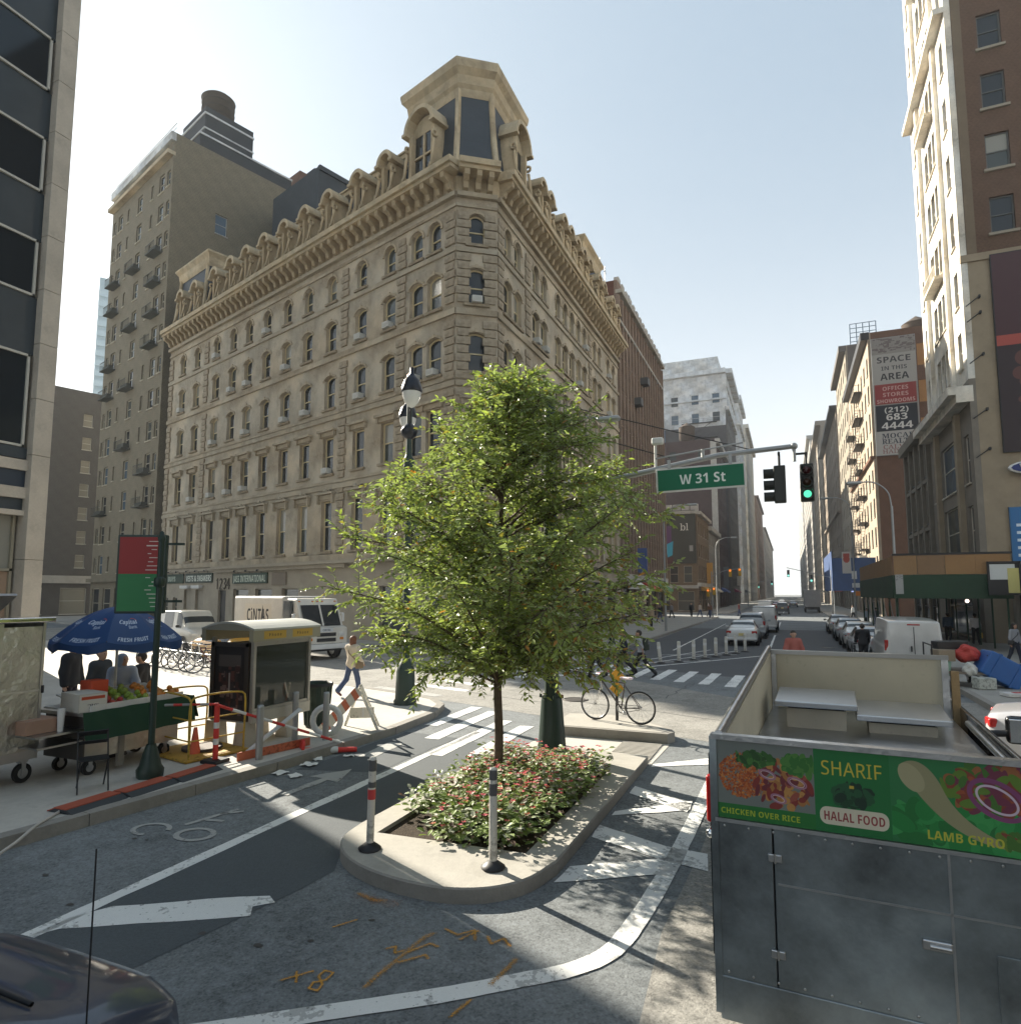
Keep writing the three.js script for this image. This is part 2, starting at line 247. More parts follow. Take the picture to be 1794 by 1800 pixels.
for (let k = -4; k < 9; k++) { const x = -5.31 + 0.86 * k, z = -23.76 + 0.34 * k * 0.86; if (x < 4.4) mk('crosswalk_bar', strip([x, z], [x + 0.1, z - 3.3], 0.36)); }
for (const [a, b, w] of [[[-6.6, -25.6], [-1.2, -34.6], 0.14], [[-6.3, -27.5], [-2.6, -37], 0.1], [[-6.2, -30], [-4.0, -37], 0.1], [[-6.1, -28.8], [-3.4, -31.2], 0.1], [[-6.0, -33], [-2.5, -34.6], 0.1], [[-5.8, -36], [-6.0, -70], 0.1], [[-1.1, -36], [-1.05, -52], 0.12], [[-1.0, -58], [-0.95, -76], 0.12], [[-0.95, -110], [-0.9, -130], 0.13], [[-0.9, -140], [-0.9, -190], 0.13]]) mk('lane_line', strip(a, b, w));
{ // faded bicycle symbol and arrow in the cycle lane
  const ringAt = (x, z, r0, r1, a0, a1) => { const p = []; for (let i = 0; i <= 18; i++) { const a = a0 + (a1 - a0) * i / 18; p.push([x + r1 * Math.cos(a) * 1.0, z + r1 * Math.sin(a) * 0.8]); } for (let i = 18; i >= 0; i--) { const a = a0 + (a1 - a0) * i / 18; p.push([x + r0 * Math.cos(a), z + r0 * Math.sin(a) * 0.8]); } return p; };
  mk('bicycle_mark', ringAt(-7.62, -6.22, 0.2, 0.27, 1.2, 6.0), MT.paintOld); mk('bicycle_mark', ringAt(-6.95, -6.3, 0.2, 0.28, 0, 6.28), MT.paintOld);
  for (const [a, b] of [[[-7.35, -6.5], [-7.2, -7.25]], [[-7.25, -6.75], [-7.0, -6.8]], [[-7.28, -7.0], [-7.05, -7.2]]]) mk('bicycle_mark', strip(a, b, 0.07), MT.paintOld);
  mk('arrow_mark', jag([[-7.15, -8.0], [-7.0, -8.0], [-6.98, -8.9], [-6.75, -8.85], [-7.02, -9.6], [-7.38, -8.95], [-7.12, -8.95]], 0.2, 0.02), MT.paintOld);
}
{ // utility spray marks
  const ST = [[[[-3.1, -4.45], [-3.09, -4.7], [-3.05, -5.28], [-3.0, -5.36]], 0.05], [[[-3.06, -5.0], [-2.95, -5.2], [-2.86, -5.18]], 0.03], [[[-3.04, -4.85], [-2.9, -5.03], [-2.84, -4.98]], 0.03], [[[-3.25, -4.98], [-3.2, -5.05], [-3.15, -4.95], [-3.1, -5.02]], 0.025], [[[-2.95, -5.47], [-2.8, -5.42], [-2.7, -5.55], [-2.62, -5.4]], 0.03], [[[-2.75, -5.36], [-2.66, -5.56]], 0.03], [[[-2.55, -5.5], [-2.47, -5.4], [-2.4, -5.52], [-2.3, -5.42]], 0.03], [[[-2.23, -4.86], [-2.2, -5.07], [-2.18, -5.27]], 0.045], [[[-2.33, -4.4], [-2.28, -4.64]], 0.03], [[[-3.75, -4.28], [-3.66, -4.4], [-3.6, -4.48]], 0.025], [[[-3.72, -4.42], [-3.62, -4.3]], 0.02], [[[-3.5, -4.35], [-3.43, -4.42], [-3.44, -4.52], [-3.52, -4.52], [-3.52, -4.44], [-3.42, -4.36], [-3.4, -4.28], [-3.48, -4.28], [-3.5, -4.36]], 0.02], [[[-3.9, -5.1], [-3.78, -5.3]], 0.025], [[[-4.1, -5.75], [-3.85, -5.68], [-3.75, -5.72]], 0.06]], x0 = -4.3, z0 = -5.95, w = 2.4, d = 1.75, S = 560;
  const tex = canvasTex(w * S, d * S, (g, W, H) => { g.clearRect(0, 0, W, H); const dab = (X, Z, r, n, c) => { for (let k = 0; k < n; k++) { const a = rnd() * 6.28, q = r * Math.sqrt(-Math.log(1 - rnd() * 0.95)) * 0.6; g.fillStyle = `rgba(${c},${(0.12 + rnd() * 0.34).toFixed(2)})`; const s = 1 + rnd() * 3; g.fillRect((X - x0) * S + q * S * Math.cos(a), (Z - z0) * S + q * S * Math.sin(a), s, s); } };
    for (const [p, sw] of ST) for (let i = 0; i + 1 < p.length; i++) { const L = Math.hypot(p[i + 1][0] - p[i][0], p[i + 1][1] - p[i][1]); for (let t = 0; t < L; t += 0.008) dab(p[i][0] + (p[i + 1][0] - p[i][0]) * t / L, p[i][1] + (p[i + 1][1] - p[i][1]) * t / L, sw * 0.8, 34, '196,142,58'); }
    for (let i = 0; i < 60; i++) dab(-4.1 + rnd() * 0.5, -5.75 + rnd() * 0.12, 0.06, 20, '186,110,40'); });
  part('spray_mark', put(new THREE.PlaneGeometry(w, d), x0 + w / 2, 0.012, z0 + d / 2, -PI / 2), mat('#ffffff', 0.95, { map: tex, transparent: true }), road, { uv: true });
  for (let i = 0; i < 16; i++) { const x = rr(-7.6, -1), z = rr(-4, -6), r = rr(0.02, 0.07); const p = []; for (let k = 0; k < 9; k++) p.push([x + r * rr(0.5, 1.2) * Math.cos(k * 0.7), z + r * rr(0.4, 0.8) * Math.sin(k * 0.7)]); mk('tar_spot', p, mat([0.06, 0.055, 0.05], 0.7), 0.006); }
}
// manhole lids and tar-filled cracks in the roadway
{ const iron = mat([0.12, 0.11, 0.1], 0.55, { metalness: 0.4, map: T.grime });
  for (const [x, z, r] of [[0.6, -19.3, 0.38], [-5.7, -18.2, 0.36], [1.9, -41, 0.38], [-2.9, -55, 0.38]]) { const lid = part('manhole_cover', cyl(r, r, 0.016, 0, 0, 0, 28), iron, road, { pos: [x, 0.008, z] }); part('rim', put(new THREE.TorusGeometry(r * 0.93, 0.012, 5, 28), 0, 0.008, 0, PI / 2), iron, lid); }
  const tar = mat([0.035, 0.035, 0.036], 0.6); for (const [a, b] of [[[-1.1, -16.5], [-7.6, -18.6]], [[0.8, -4], [1.1, -21]], [[-3.4, -19.5], [-3.1, -23]], [[-5.9, -17.2], [-12, -19.4]]]) { const n = 12, p = []; for (let i = 0; i <= n; i++) p.push([a[0] + (b[0] - a[0]) * i / n + rr(-0.07, 0.07), a[1] + (b[1] - a[1]) * i / n + rr(-0.07, 0.07)]); mk('crack_seal', ribbon(p, 0.035), tar, 0.0062); } }
// ---------- buildings ----------
const archHole = (x, y, w, h, rise = 0) => { const p = new THREE.Path(); p.moveTo(x - w / 2, y); p.lineTo(x + w / 2, y); p.lineTo(x + w / 2, y + h - rise); if (rise) { const R = (w * w / 4 + rise * rise) / (2 * rise), cy = y + h - R, a = Math.asin(Math.min(1, w / 2 / R)); const a0 = PI / 2 - a; for (let i = 1; i <= 8; i++) { const t = a0 + (2 * a) * i / 8; p.lineTo(x + R * Math.cos(t), cy + R * Math.sin(t)); } } else p.lineTo(x - w / 2, y + h); p.closePath(); return p; };
// frame of a facade: local x along (left to right as seen), y up, z outwards
const FR = (x, z, nx, nz) => ({ x, z, ry: Math.atan2(nx, nz) });
const frM = f => M4(f.x, 0, f.z, 0, f.ry, 0);
const onF = (f, x, y, z = 0) => { const v = V3(x, y, z).applyMatrix4(frM(f)); return [v.x, v.y, v.z]; };
function wallOf(root, f, len, y0, y1, holes, t, m, name = 'wall', x0 = 0) {
  const s = shapeOf([[x0, y0], [len, y0], [len, y1], [x0, y1]]); for (const h of holes) s.holes.push(archHole(h.x, h.y, h.w, h.h, h.rise));
  const g = ext(s, t); g.translate(0, 0, -t); return part(name, muv(flat(g)).applyMatrix4(frM(f)), m, root, { uv: true });
}
const gcache = {};
const cached = (k, fn) => gcache[k] ||= join(fn());
// sash window: frame, two panes, sill, hood
function sash(root, f, h, o = {}) {
  const k = [h.w, h.h, h.rise || 0].join(), fw = o.fw ?? 0.09, rise = h.rise || 0;
  const gF = cached('f' + k + fw, () => { const s = new THREE.Shape(archHole(0, 0, h.w, h.h, rise).getPoints()); s.holes.push(archHole(0, fw, h.w - 2 * fw, h.h - 2 * fw, Math.max(0, rise - (rise ? 0.02 : 0)))); const g = ext(s, 0.12); g.translate(0, 0, -0.06); return [g, box(h.w - fw, 0.07, 0.1, 0, (h.h - rise * 0.4) * 0.5, 0)]; });
  const mid = (h.h - rise * 0.4) * 0.5;
  const gU = cached('u' + k, () => { const p = archHole(0, 0, h.w - 0.04, h.h - 0.03, rise).getPoints().map(q => [q.x, Math.max(q.y, mid)]); return ext(p, 0.02); });
  const gL = cached('l' + k, () => box(h.w - 0.04, mid, 0.02, 0, mid / 2, -0.02));
  const w = part('window', gF, o.frame || MT.winFrame, root, { ready: true, pos: onF(f, h.x, h.y, -(o.deep ?? 0.3)), rot: [0, f.ry, 0] });
  const r = rnd(), g1 = o.glass || (r < 0.66 ? MT.glass : r < 0.86 ? MT.glassMid : MT.glassPale), g2 = o.glass || (r < 0.75 ? MT.glass : MT.glassMid);
  part('pane', gU, g1, w, { ready: true }); part('pane', gL, g2, w, { ready: true });
  const dz = (o.deep ?? 0.3) + 0.0;
  if (o.sill !== false) part('sill', cached('s' + k + dz, () => box(h.w + 0.3, 0.16, dz + 0.16, 0, -0.09, dz / 2 + 0.08)), o.trim || MT.trim, w, { ready: true });
  if (o.hood === 'arch') part('hood', cached('ha' + k + dz, () => { const e = 0.13, A = [], B = [], W = h.w / 2, R = (W * W + rise * rise) / (2 * rise), cy = h.h - R, am = Math.asin(Math.min(1, W / R)); for (let i = 0; i <= 10; i++) { const t = PI / 2 - am + 2 * am * i / 10; A.push([(R + e + 0.03) * Math.cos(t), cy + (R + e + 0.03) * Math.sin(t)]); B.unshift([(R + 0.03) * Math.cos(t), cy + (R + 0.03) * Math.sin(t)]); } const g = ext([...A, ...B], 0.07); g.translate(0, 0, dz); return [g, box(0.16, 0.12, 0.08, W + 0.1, h.h - rise - 0.04, dz + 0.04), box(0.16, 0.12, 0.08, -W - 0.1, h.h - rise - 0.04, dz + 0.04), box(0.16, 0.24, 0.1, 0, h.h + 0.11, dz + 0.04)]; }), o.trim || MT.trim, w, { ready: true });
  if (o.hood === 'flat') part('hood', cached('hf' + k + dz, () => [box(h.w + 0.7, 0.16, 0.34, 0, h.h + 0.42, dz + 0.17), box(h.w + 0.45, 0.28, 0.12, 0, h.h + 0.2, dz + 0.06), box(0.18, 0.34, 0.22, -h.w / 2 - 0.18, h.h + 0.18, dz + 0.11), box(0.18, 0.34, 0.22, h.w / 2 + 0.18, h.h + 0.18, dz + 0.11)]), o.trim || MT.trim, w, { ready: true });
  if (o.hood === 'crest') part('hood', cached('hc' + k + dz, () => [box(h.w + 0.8, 0.14, 0.34, 0, h.h + 0.5, dz + 0.17), box(h.w + 0.5, 0.3, 0.1, 0, h.h + 0.26, dz + 0.05), box(0.16, 0.6, 0.22, -h.w / 2 - 0.22, h.h + 0.14, dz + 0.11), box(0.16, 0.6, 0.22, h.w / 2 + 0.22, h.h + 0.14, dz + 0.11), ball(0.16, 0, h.h + 0.68, dz + 0.12, 8), put(new THREE.TorusGeometry(0.18, 0.06, 5, 8, PI), -0.32, h.h + 0.57, dz + 0.12), put(new THREE.TorusGeometry(0.18, 0.06, 5, 8, PI), 0.32, h.h + 0.57, dz + 0.12)]), o.trim || MT.trim, w, { ready: true });
  if (o.ac) { const a = part('air_conditioner', cached('ac', () => [rbox(0.6, 0.38, 0.5, 0.02), box(0.5, 0.02, 0.04, 0, 0.08, 0.25), box(0.5, 0.02, 0.04, 0, 0, 0.25), box(0.5, 0.02, 0.04, 0, -0.08, 0.25)]), mat([0.5, 0.5, 0.47], 0.6), w, { ready: true, pos: [0, 0.2, 0.4] }); }
  return w;
}
// plain window for buildings farther off: pane set back in its opening, with a frame bar
function plainWin(root, f, h, m, deep = 0.18, fr) {
  const k = [h.w, h.h, h.rise || 0].join(), g = cached('p' + k, () => h.rise ? ext(archHole(0, 0, h.w + 0.02, h.h + 0.01, h.rise).getPoints().map(q => [q.x, q.y]), 0.03) : box(h.w + 0.04, h.h + 0.04, 0.03, 0, h.h / 2, 0));
  const w = part('window', g, m || pick([MT.glass, MT.glass, MT.glassMid, MT.glassBlue]), root, { ready: true, pos: onF(f, h.x, h.y, -deep), rot: [0, f.ry, 0] });
  if (fr) part('sash_frame', cached('pf' + k, () => [box(h.w, 0.06, 0.05, 0, h.h / 2, 0.03), box(0.06, h.h, 0.05, -h.w / 2 + 0.03, h.h / 2, 0.03), box(0.06, h.h, 0.05, h.w / 2 - 0.03, h.h / 2, 0.03), box(h.w, 0.07, 0.05, 0, h.h - 0.035, 0.03), box(h.w + 0.14, 0.09, 0.32, 0, -0.05, 0.14)]), fr, w, { ready: true });
  return w;
}
function gridHoles(len, cols, rows, y0, dy, w, h, m0 = null, rise = 0) { const out = [], mm = m0 ?? len / cols / 2; for (let r = 0; r < rows; r++) for (let c = 0; c < cols; c++) out.push({ x: mm + (len - 2 * mm) * (cols > 1 ? c / (cols - 1) : 0.5), y: y0 + r * dy, w, h, rise }); return out; }
// box of a building: side walls without openings, roof, parapet
const LIMESTONE = mat([0.5, 0.46, 0.39], 0.9, { map: T.stone }), TANBRICK = mat([0.3, 0.23, 0.16], 0.92, { map: T.brick }), REDBRICK = mat([0.16, 0.075, 0.055], 0.92, { map: T.brick }), GREYB = mat([0.2, 0.19, 0.18], 0.9, { map: T.brick }), WHITEST = mat([0.72, 0.72, 0.7], 0.85, { map: T.stone }), DARKB = mat([0.09, 0.08, 0.075], 0.9, { map: T.brick }), PALE = mat([0.5, 0.48, 0.44], 0.9, { map: T.grime });

// --- corner hotel ---
const HA = V3(-16.933, 0, -31.97), HB = V3(-15, 0, -33.393), HL31 = 38.6, HLB = 29.5;
{
  const root = thing('corner_hotel', 'tan stone hotel with mansard roof and corner tower at the crossing', 'building', [HB.x, 0, HB.z]);
  const a31 = Math.atan2(N2.x, N2.z), o31 = HA.clone().addScaledVector(D2, HL31).sub(HB);
  const F31 = { x: o31.x, z: o31.z, ry: a31 }, FB = { x: 0, z: 0, ry: PI / 2 }, chW = HA.distanceTo(HB), nb = N2.clone().add(V3(1, 0, 0)).normalize(), FC = { x: HA.x - HB.x, z: HA.z - HB.z, ry: Math.atan2(nb.x, nb.z) };
  const s31 = s => HL31 - s; // distance from the corner to local x
  const cols31 = [1.8, 3.4, 5.95, 8.85, 12.2, 15.1, 17.9, 20.8, 23.6, 26.2, 29.1, 32.8, 35.7].map(s31);
  const colsB = [1.6, 3.2, 6.4, 8.0, 11.0, 12.7, 14.4, 16.1, 17.8, 20.9, 22.5, 25.6, 27.6];
  const ROWS = [{ y: 5.85, h: 3.4, w: 1.2, rise: 0, hood: 'crest' }, { y: 11.1, h: 2.55, w: 1.22, rise: 0, hood: 'flat' }, { y: 15.65, h: 2.3, w: 1.22, rise: 0.22, hood: 'arch' }, { y: 19.65, h: 2.15, w: 1.2, rise: 0.24, hood: 'arch' }, { y: 23.25, h: 1.85, w: 1.05, rise: 0.5, hood: 'arch' }];
  const facade = (f, len, cols, nm) => {
    const holes = []; for (const r of ROWS) for (const x of cols) holes.push({ x, y: r.y, w: r.w, h: r.h, rise: r.rise, hood: r.hood });
    wallOf(root, f, len, 5.3, 26.1, holes, 0.5, MT.stone);
    for (const h of holes) sash(root, f, h, { hood: h.hood, deep: 0.3, trim: MT.belt, ac: h.y > 6 && rnd() < 0.3 });
  };
  facade(F31, HL31, cols31); facade(FB, HLB, colsB); facade(FC, chW, [chW / 2]);
  // hollow core behind the walls, roof deck
  const back = 14, p0 = V3(0, 0, 0), pA = HA.clone().sub(HB), pL = o31.clone(), pS = V3(0, 0, -HLB);
  const inPoly = [pA.clone().addScaledVector(N2, -0.52).add(V3(0.1, 0, -0.3)), pL.clone().addScaledVector(N2, -0.52), pL.clone().addScaledVector(N2, -back), V3(-26, 0, -HLB + 0.1), V3(-0.52, 0, -HLB + 0.02), V3(-0.52, 0, -0.2)].map(p => [p.x, p.z]);
  part('core', slab(inPoly, 0, 27.6), mat([0.16, 0.14, 0.12], 0.95, { map: T.brick }), root);
  // belts, cornice with brackets, frieze
  const run = (f, len, y0, y1, d, x0 = 0) => box(len - x0, y1 - y0, d + 0.3, (len + x0) / 2, (y0 + y1) / 2, d / 2 - 0.15).applyMatrix4(frM(f));
  const belt = (y0, y1, d, m = MT.belt) => part('belt_course', [run(F31, HL31 + d * 0.3, y0, y1, d), run(FC, chW, y0, y1, d), run(FB, HLB, y0, y1, d)], m, root);
  belt(5.22, 5.6, 0.26); belt(10.0, 10.3, 0.13); belt(10.42, 10.6, 0.08); belt(14.75, 15.05, 0.14); belt(15.15, 15.3, 0.08); belt(18.95, 19.3, 0.13); belt(22.7, 22.98, 0.13); belt(25.45, 25.62, 0.1); belt(26.02, 26.3, 0.26);
  part('frieze', [run(F31, HL31, 26.1, 27.35, 0.05), run(FC, chW, 26.1, 27.35, 0.05), run(FB, HLB, 26.1, 27.35, 0.05)], MT.trim, root);
  part('cornice', [run(F31, HL31 + 0.4, 27.3, 27.52, 0.95), run(FC, chW, 27.3, 27.52, 0.95), run(FB, HLB, 27.3, 27.52, 0.95), run(F31, HL31 + 0.5, 27.52, 27.86, 1.12), run(FC, chW, 27.52, 27.86, 1.12), run(FB, HLB + 0.1, 27.52, 27.86, 1.12)], MT.trim, root);
  const brk = join(put(ext([[0, 0], [0.32, 0.1], [0.42, 0.42], [0.82, 0.62], [0.85, 0.95], [0, 0.95]], 0.3), 0.15, 0, 0, 0, -PI / 2));
  const brackets = (f, len, step, x0) => { for (let x = x0; x < len; x += step) part('bracket', brk, MT.trim, root, { ready: true, pos: onF(f, x, 26.35, 0.04), rot: [0, f.ry, 0] }); };
  brackets(F31, HL31, 0.86, 0.4); brackets(FB, HLB, 0.86, 0.4); brackets(FC, chW, 0.72, 0.48);
  // quoin piers: alternate long and short blocks
  const qa = join(rbox(0.86, 0.44, 0.14, 0.03)), qb = join(rbox(0.66, 0.44, 0.12, 0.03));
  const pier = (f, x) => { const hs = []; for (let y = 5.9, k = 0; y < 25.2; y += 0.5, k++) { if ([10.3, 14.95, 19.1, 22.85].some(b => Math.abs(y - b) < 0.36)) continue; part('quoin', k % 2 ? qa : qb, MT.stone, root, { ready: true, pos: onF(f, x, y, 0.05), rot: [0, f.ry, 0] }); } };
  for (const s of [4.72, 10.6, 30.9, 38.1]) pier(F31, s31(s)); pier(F31, HL31 - 0.46); pier(FC, 0.42); pier(FC, chW - 0.42); pier(FB, 0.46); pier(FB, 4.8); pier(FB, 19.35);
  // ground floor storefront
  const sm = mat([0.43, 0.375, 0.29], 0.8, { map: T.grime }), doorM = mat([0.36, 0.32, 0.25], 0.7, { map: T.grime });
  const gh = [{ x: 1.6, y: 1.0, w: 0.9, h: 1.7 }, { x: 3.5, y: 1.0, w: 0.9, h: 1.7 }, { x: 6.0, y: 0.25, w: 1.5, h: 3.1 }, { x: 8.2, y: 0.25, w: 1.5, h: 3.1 }, { x: 12.2, y: 0.1, w: 1.3, h: 3.2 }, { x: 15.2, y: 0.3, w: 2.4, h: 3.1 }, { x: 18.6, y: 0.3, w: 2.4, h: 3.1 }, { x: 22.2, y: 0.3, w: 2.2, h: 3.1 }, { x: 33.5, y: 0.3, w: 2.6, h: 3.2 }, { x: 36.8, y: 0.3, w: 1.8, h: 3.2 }];
  wallOf(root, F31, HL31, 0, 5.3, gh, 0.5, sm);
  gh.forEach((h, i) => { if (i < 2 || i > 4) plainWin(root, F31, h, MT.glassMid, 0.25, sm); else { const d = part('door', [box(h.w, h.h, 0.08, 0, h.h / 2, 0), box(h.w * 0.7, h.h * 0.4, 0.03, 0, h.h * 0.7, 0.05), box(h.w * 0.7, h.h * 0.25, 0.03, 0, h.h * 0.25, 0.05)], i === 4 ? MT.black : doorM, root, { pos: onF(F31, h.x, h.y, -0.25), rot: [0, F31.ry, 0] }); part('handle', rod([h.w * 0.35, h.h * 0.4, 0.08], [h.w * 0.35, h.h * 0.52, 0.08], 0.02), MT.steelPlain, d); } });
  const bw = []; for (let k = 0; k < 6; k++) bw.push({ x: 2.6 + k * 4.7, y: 0.4, w: 3.4, h: 3.6 });
  wallOf(root, FB, HLB, 0, 5.3, bw, 0.5, sm); bw.forEach(h => plainWin(root, FB, h, MT.glass, 0.3, MT.black)); wallOf(root, FC, chW, 0, 5.3, [{ x: chW / 2, y: 0.1, w: 1.4, h: 3.2 }], 0.5, sm); plainWin(root, FC, { x: chW / 2, y: 0.1, w: 1.4, h: 3.2 }, MT.glass, 0.3, MT.black);
  part('shopfront_cornice', [run(F31, HL31, 4.98, 5.2, 0.5, 11), run(F31, 29, 4.72, 4.98, 0.3, 11), run(F31, 10.9, 4.9, 5.15, 0.2)], sm, root);
  for (const x of [5.9, 8.1]) part('awning_lamp', [box(1.5, 0.22, 0.35), box(1.4, 0.05, 0.3, 0, -0.13, 0)], MT.white, root, { pos: onF(F31, x, 3.62, 0.2), rot: [0, F31.ry, 0] });
  const sign = (txt, w, h, x, y, bg, fg, font, o = {}) => { const b = part('shop_sign', box(w, h, 0.1), mat(bg, 0.6), root, { pos: onF(F31, x, y, 0.06 + (o.z || 0)), rot: [0, F31.ry, 0] }); print('lettering', w - 0.06, h - 0.06, canvasTex(512, Math.round(512 * h / w), (g, W, H) => { g.fillStyle = bg; g.fillRect(0, 0, W, H); g.fillStyle = fg; g.font = font; g.textAlign = 'center'; g.textBaseline = 'middle'; g.fillText(txt, W / 2, H * 0.54, W * 0.94); }), b, [0, 0, 0.053]); for (let i = -1; i <= 1; i++) part('sign_lamp', [rod([i * w / 3, h / 2, 0], [i * w / 3, h / 2 + 0.25, 0.12], 0.018), rod([i * w / 3, h / 2 + 0.25, 0.12], [i * w / 3, h / 2 + 0.2, 0.35], 0.018), cyl(0.09, 0.03, 0.14, i * w / 3, h / 2 + 0.16, 0.38, 8)], MT.black, b); };
  sign('BUYS', 4.6, 0.82, 2.9, 4.35, '#1d3a2c', '#b9c4b4', 'bold 70px sans-serif'); sign('VESTS & SNEAKERS', 5.0, 0.82, 8.1, 4.35, '#1c3329', '#dfe3d8', 'bold 76px sans-serif'); sign('JASS INTERNATIONAL', 5.2, 0.8, 16.6, 4.2, '#1f3d2f', '#cfd8c8', 'bold 76px sans-serif', { z: 0 });
  part('house_number', join((() => { const g = []; for (const [i, dx] of [[0, -0.9], [1, -0.3], [2, 0.3], [3, 0.9]]) g.push(...NUM(i, dx)); return g; })()), mat([0.1, 0.09, 0.07], 0.6, { metalness: 0.6 }), root, { pos: onF(F31, 12.35, 3.8, 0.06), rot: [0, F31.ry, 0] });
  part('notice_board', rbox(1.9, 0.9, 0.08, 0.02), mat([0.28, 0.23, 0.18], 0.8, { map: T.grime }), root, { pos: onF(F31, 20.8, 4.1, 0.05), rot: [0, F31.ry, 0] });
  // mansard roof: sloped slate with cap rail and post mouldings
  const slope = (f, x0, x1, y0, y1, d0, d1, m, nm) => part(nm, (() => { const g = new THREE.BufferGeometry(); const c = (x, y, z) => onF(f, x, y, z); const q = [c(x0, y0, d0), c(x1, y0, d0), c(x1, y1, d1), c(x0, y1, d1), c(x0, y0, d0 - 0.4), c(x1, y0, d0 - 0.4), c(x1, y1, d1 - 0.4), c(x0, y1, d1 - 0.4)]; const id = [0, 1, 2, 0, 2, 3, 5, 4, 7, 5, 7, 6, 3, 2, 6, 3, 6, 7, 1, 5, 6, 1, 6, 2, 4, 0, 3, 4, 3, 7]; g.setAttribute('position', new THREE.Float32BufferAttribute(id.flatMap(i => q[i]), 3)); g.computeVertexNormals(); return g; })(), m, root);
  slope(F31, 0, HL31 - 5.2, 27.8, 31.7, -0.25, -1.5, MT.slate, 'mansard_slope'); slope(FB, 5.2, HLB, 27.8, 31.7, -0.25, -1.5, MT.slate, 'mansard_slope');
  part('roof_deck', slab([onF(F31, HL31 - 5, 0, -1.4), onF(F31, 0.2, 0, -1.4), onF(F31, 0.2, 0, -13), onF(FB, HLB - 0.2, 0, -14), onF(FB, HLB - 0.2, 0, -1.4), onF(FB, 5, 0, -1.4)].map(q => [q[0], q[2]]), 31.3, 31.6), MT.slate, root);
  const cap = (f, x0, x1) => part('roof_cap', [box(x1 - x0, 0.3, 0.5, (x0 + x1) / 2, 31.85, -1.3), box(x1 - x0, 0.12, 0.66, (x0 + x1) / 2, 32.06, -1.26)].map(g => g.applyMatrix4(frM(f))), MT.trim, root);
  cap(F31, 0, HL31 - 5.2); cap(FB, 5.2, HLB);
  // dormers
  const dormGeo = (w, h, big) => { const R = w / 2 + 0.22; const hood = new THREE.Shape(); hood.absarc(0, 0, R, 0, PI, false); hood.lineTo(-R + 0.2, 0); const inner = []; for (let i = 0; i <= 12; i++) inner.push([-(R - 0.24) * Math.cos(PI * i / 12), (R - 0.24) * Math.sin(PI * i / 12)]); const outer = []; for (let i = 0; i <= 14; i++) outer.push([R * Math.cos(PI * i / 14), R * Math.sin(PI * i / 14)]); const sh = shapeOf([...outer, ...inner]);
    return { hood: join([put(ext(sh, 1.35), 0, h - 0.1, -0.75), box(0.4, 0.18, 1.4, -R + 0.08, h - 0.18, -0.05), box(0.4, 0.18, 1.4, R - 0.08, h - 0.18, -0.05)]), front: join([bx(-w / 2 - 0.02, -w / 2 + 0.24, 0, h - 0.2, -1.2, 0.3), bx(w / 2 - 0.24, w / 2 + 0.02, 0, h - 0.2, -1.2, 0.3), bx(-w / 2, w / 2, -0.05, 0.26, -1, 0.42), put(ext(shapeOf([...Array(13)].map((_, i) => [(w / 2) * Math.cos(PI * i / 12), (w / 2) * Math.sin(PI * i / 12)])), 0.3), 0, h - 0.25, -0.3)]), pane: join(box(w - 0.4, h - 0.3, 0.04, 0, h / 2 - 0.05, -0.05)), scroll: join([put(new THREE.TorusGeometry(0.17, 0.09, 6, 10), 0, h * 0.72, 0.38, 0, PI / 2), put(new THREE.TorusGeometry(0.26, 0.1, 6, 10), 0, 0.35, 0.5, 0, PI / 2), rod([0, h * 0.62, 0.42], [0, 0.6, 0.62], 0.1, 6)]), side: join(bx(-w / 2, w / 2, 0.1, h, -1.9, -0.3)) }; };
  const DG = { s: dormGeo(1.08, 2.75), b: dormGeo(2.2, 3.6) };
  const dormer = (f, x, kind = 's') => { const g = DG[kind], w = kind === 's' ? 1.08 : 2.2, d = part('dormer', g.front, MT.trim, root, { ready: true, pos: onF(f, x, 27.86, 0.1), rot: [0, f.ry, 0] }); part('pane', g.pane, MT.glass, d, { ready: true }); part('hood', g.hood, MT.trim, d, { ready: true }); part('cheek', g.side, MT.slate, d, { ready: true }); for (const k of [-1, 1]) part('scroll', g.scroll, MT.trim, d, { ready: true, pos: [k * (w / 2 + 0.12), 0, -0.05] }); if (kind === 'b') part('mullion', [box(0.14, 3.2, 0.12, 0, 1.7, 0.02), box(1.9, 0.12, 0.12, 0, 1.9, 0.02)], MT.trim, d); };
  cols31.slice(2).forEach(x => dormer(F31, x)); colsB.slice(2).forEach((x, i) => dormer(FB, x));
  const postG = join([bx(-0.13, 0.13, 0, 3.9, -1.5, -0.05)].map(g => { const p = g.attributes.position; for (let i = 0; i < p.count; i++) { const y = p.getY(i); p.setZ(i, p.getZ(i) > -1 ? -0.02 - y * 0.32 : -0.5 - y * 0.32); } g.computeVertexNormals(); return g; }));
  for (const s of [6.9, 7.5, 10.3, 10.9, 13.6, 16.5, 19.3, 22.2, 24.9, 27.6, 30.6, 31.3, 34.2, 37.4]) part('roof_post', postG, MT.trim, root, { ready: true, pos: onF(F31, s31(s), 27.86, 0), rot: [0, F31.ry, 0] });
  for (const x of [9.5, 11.8, 13.5, 15.2, 17, 19.3, 24, 26.6]) part('roof_post', postG, MT.trim, root, { ready: true, pos: onF(FB, x, 27.86, 0), rot: [0, FB.ry, 0] });
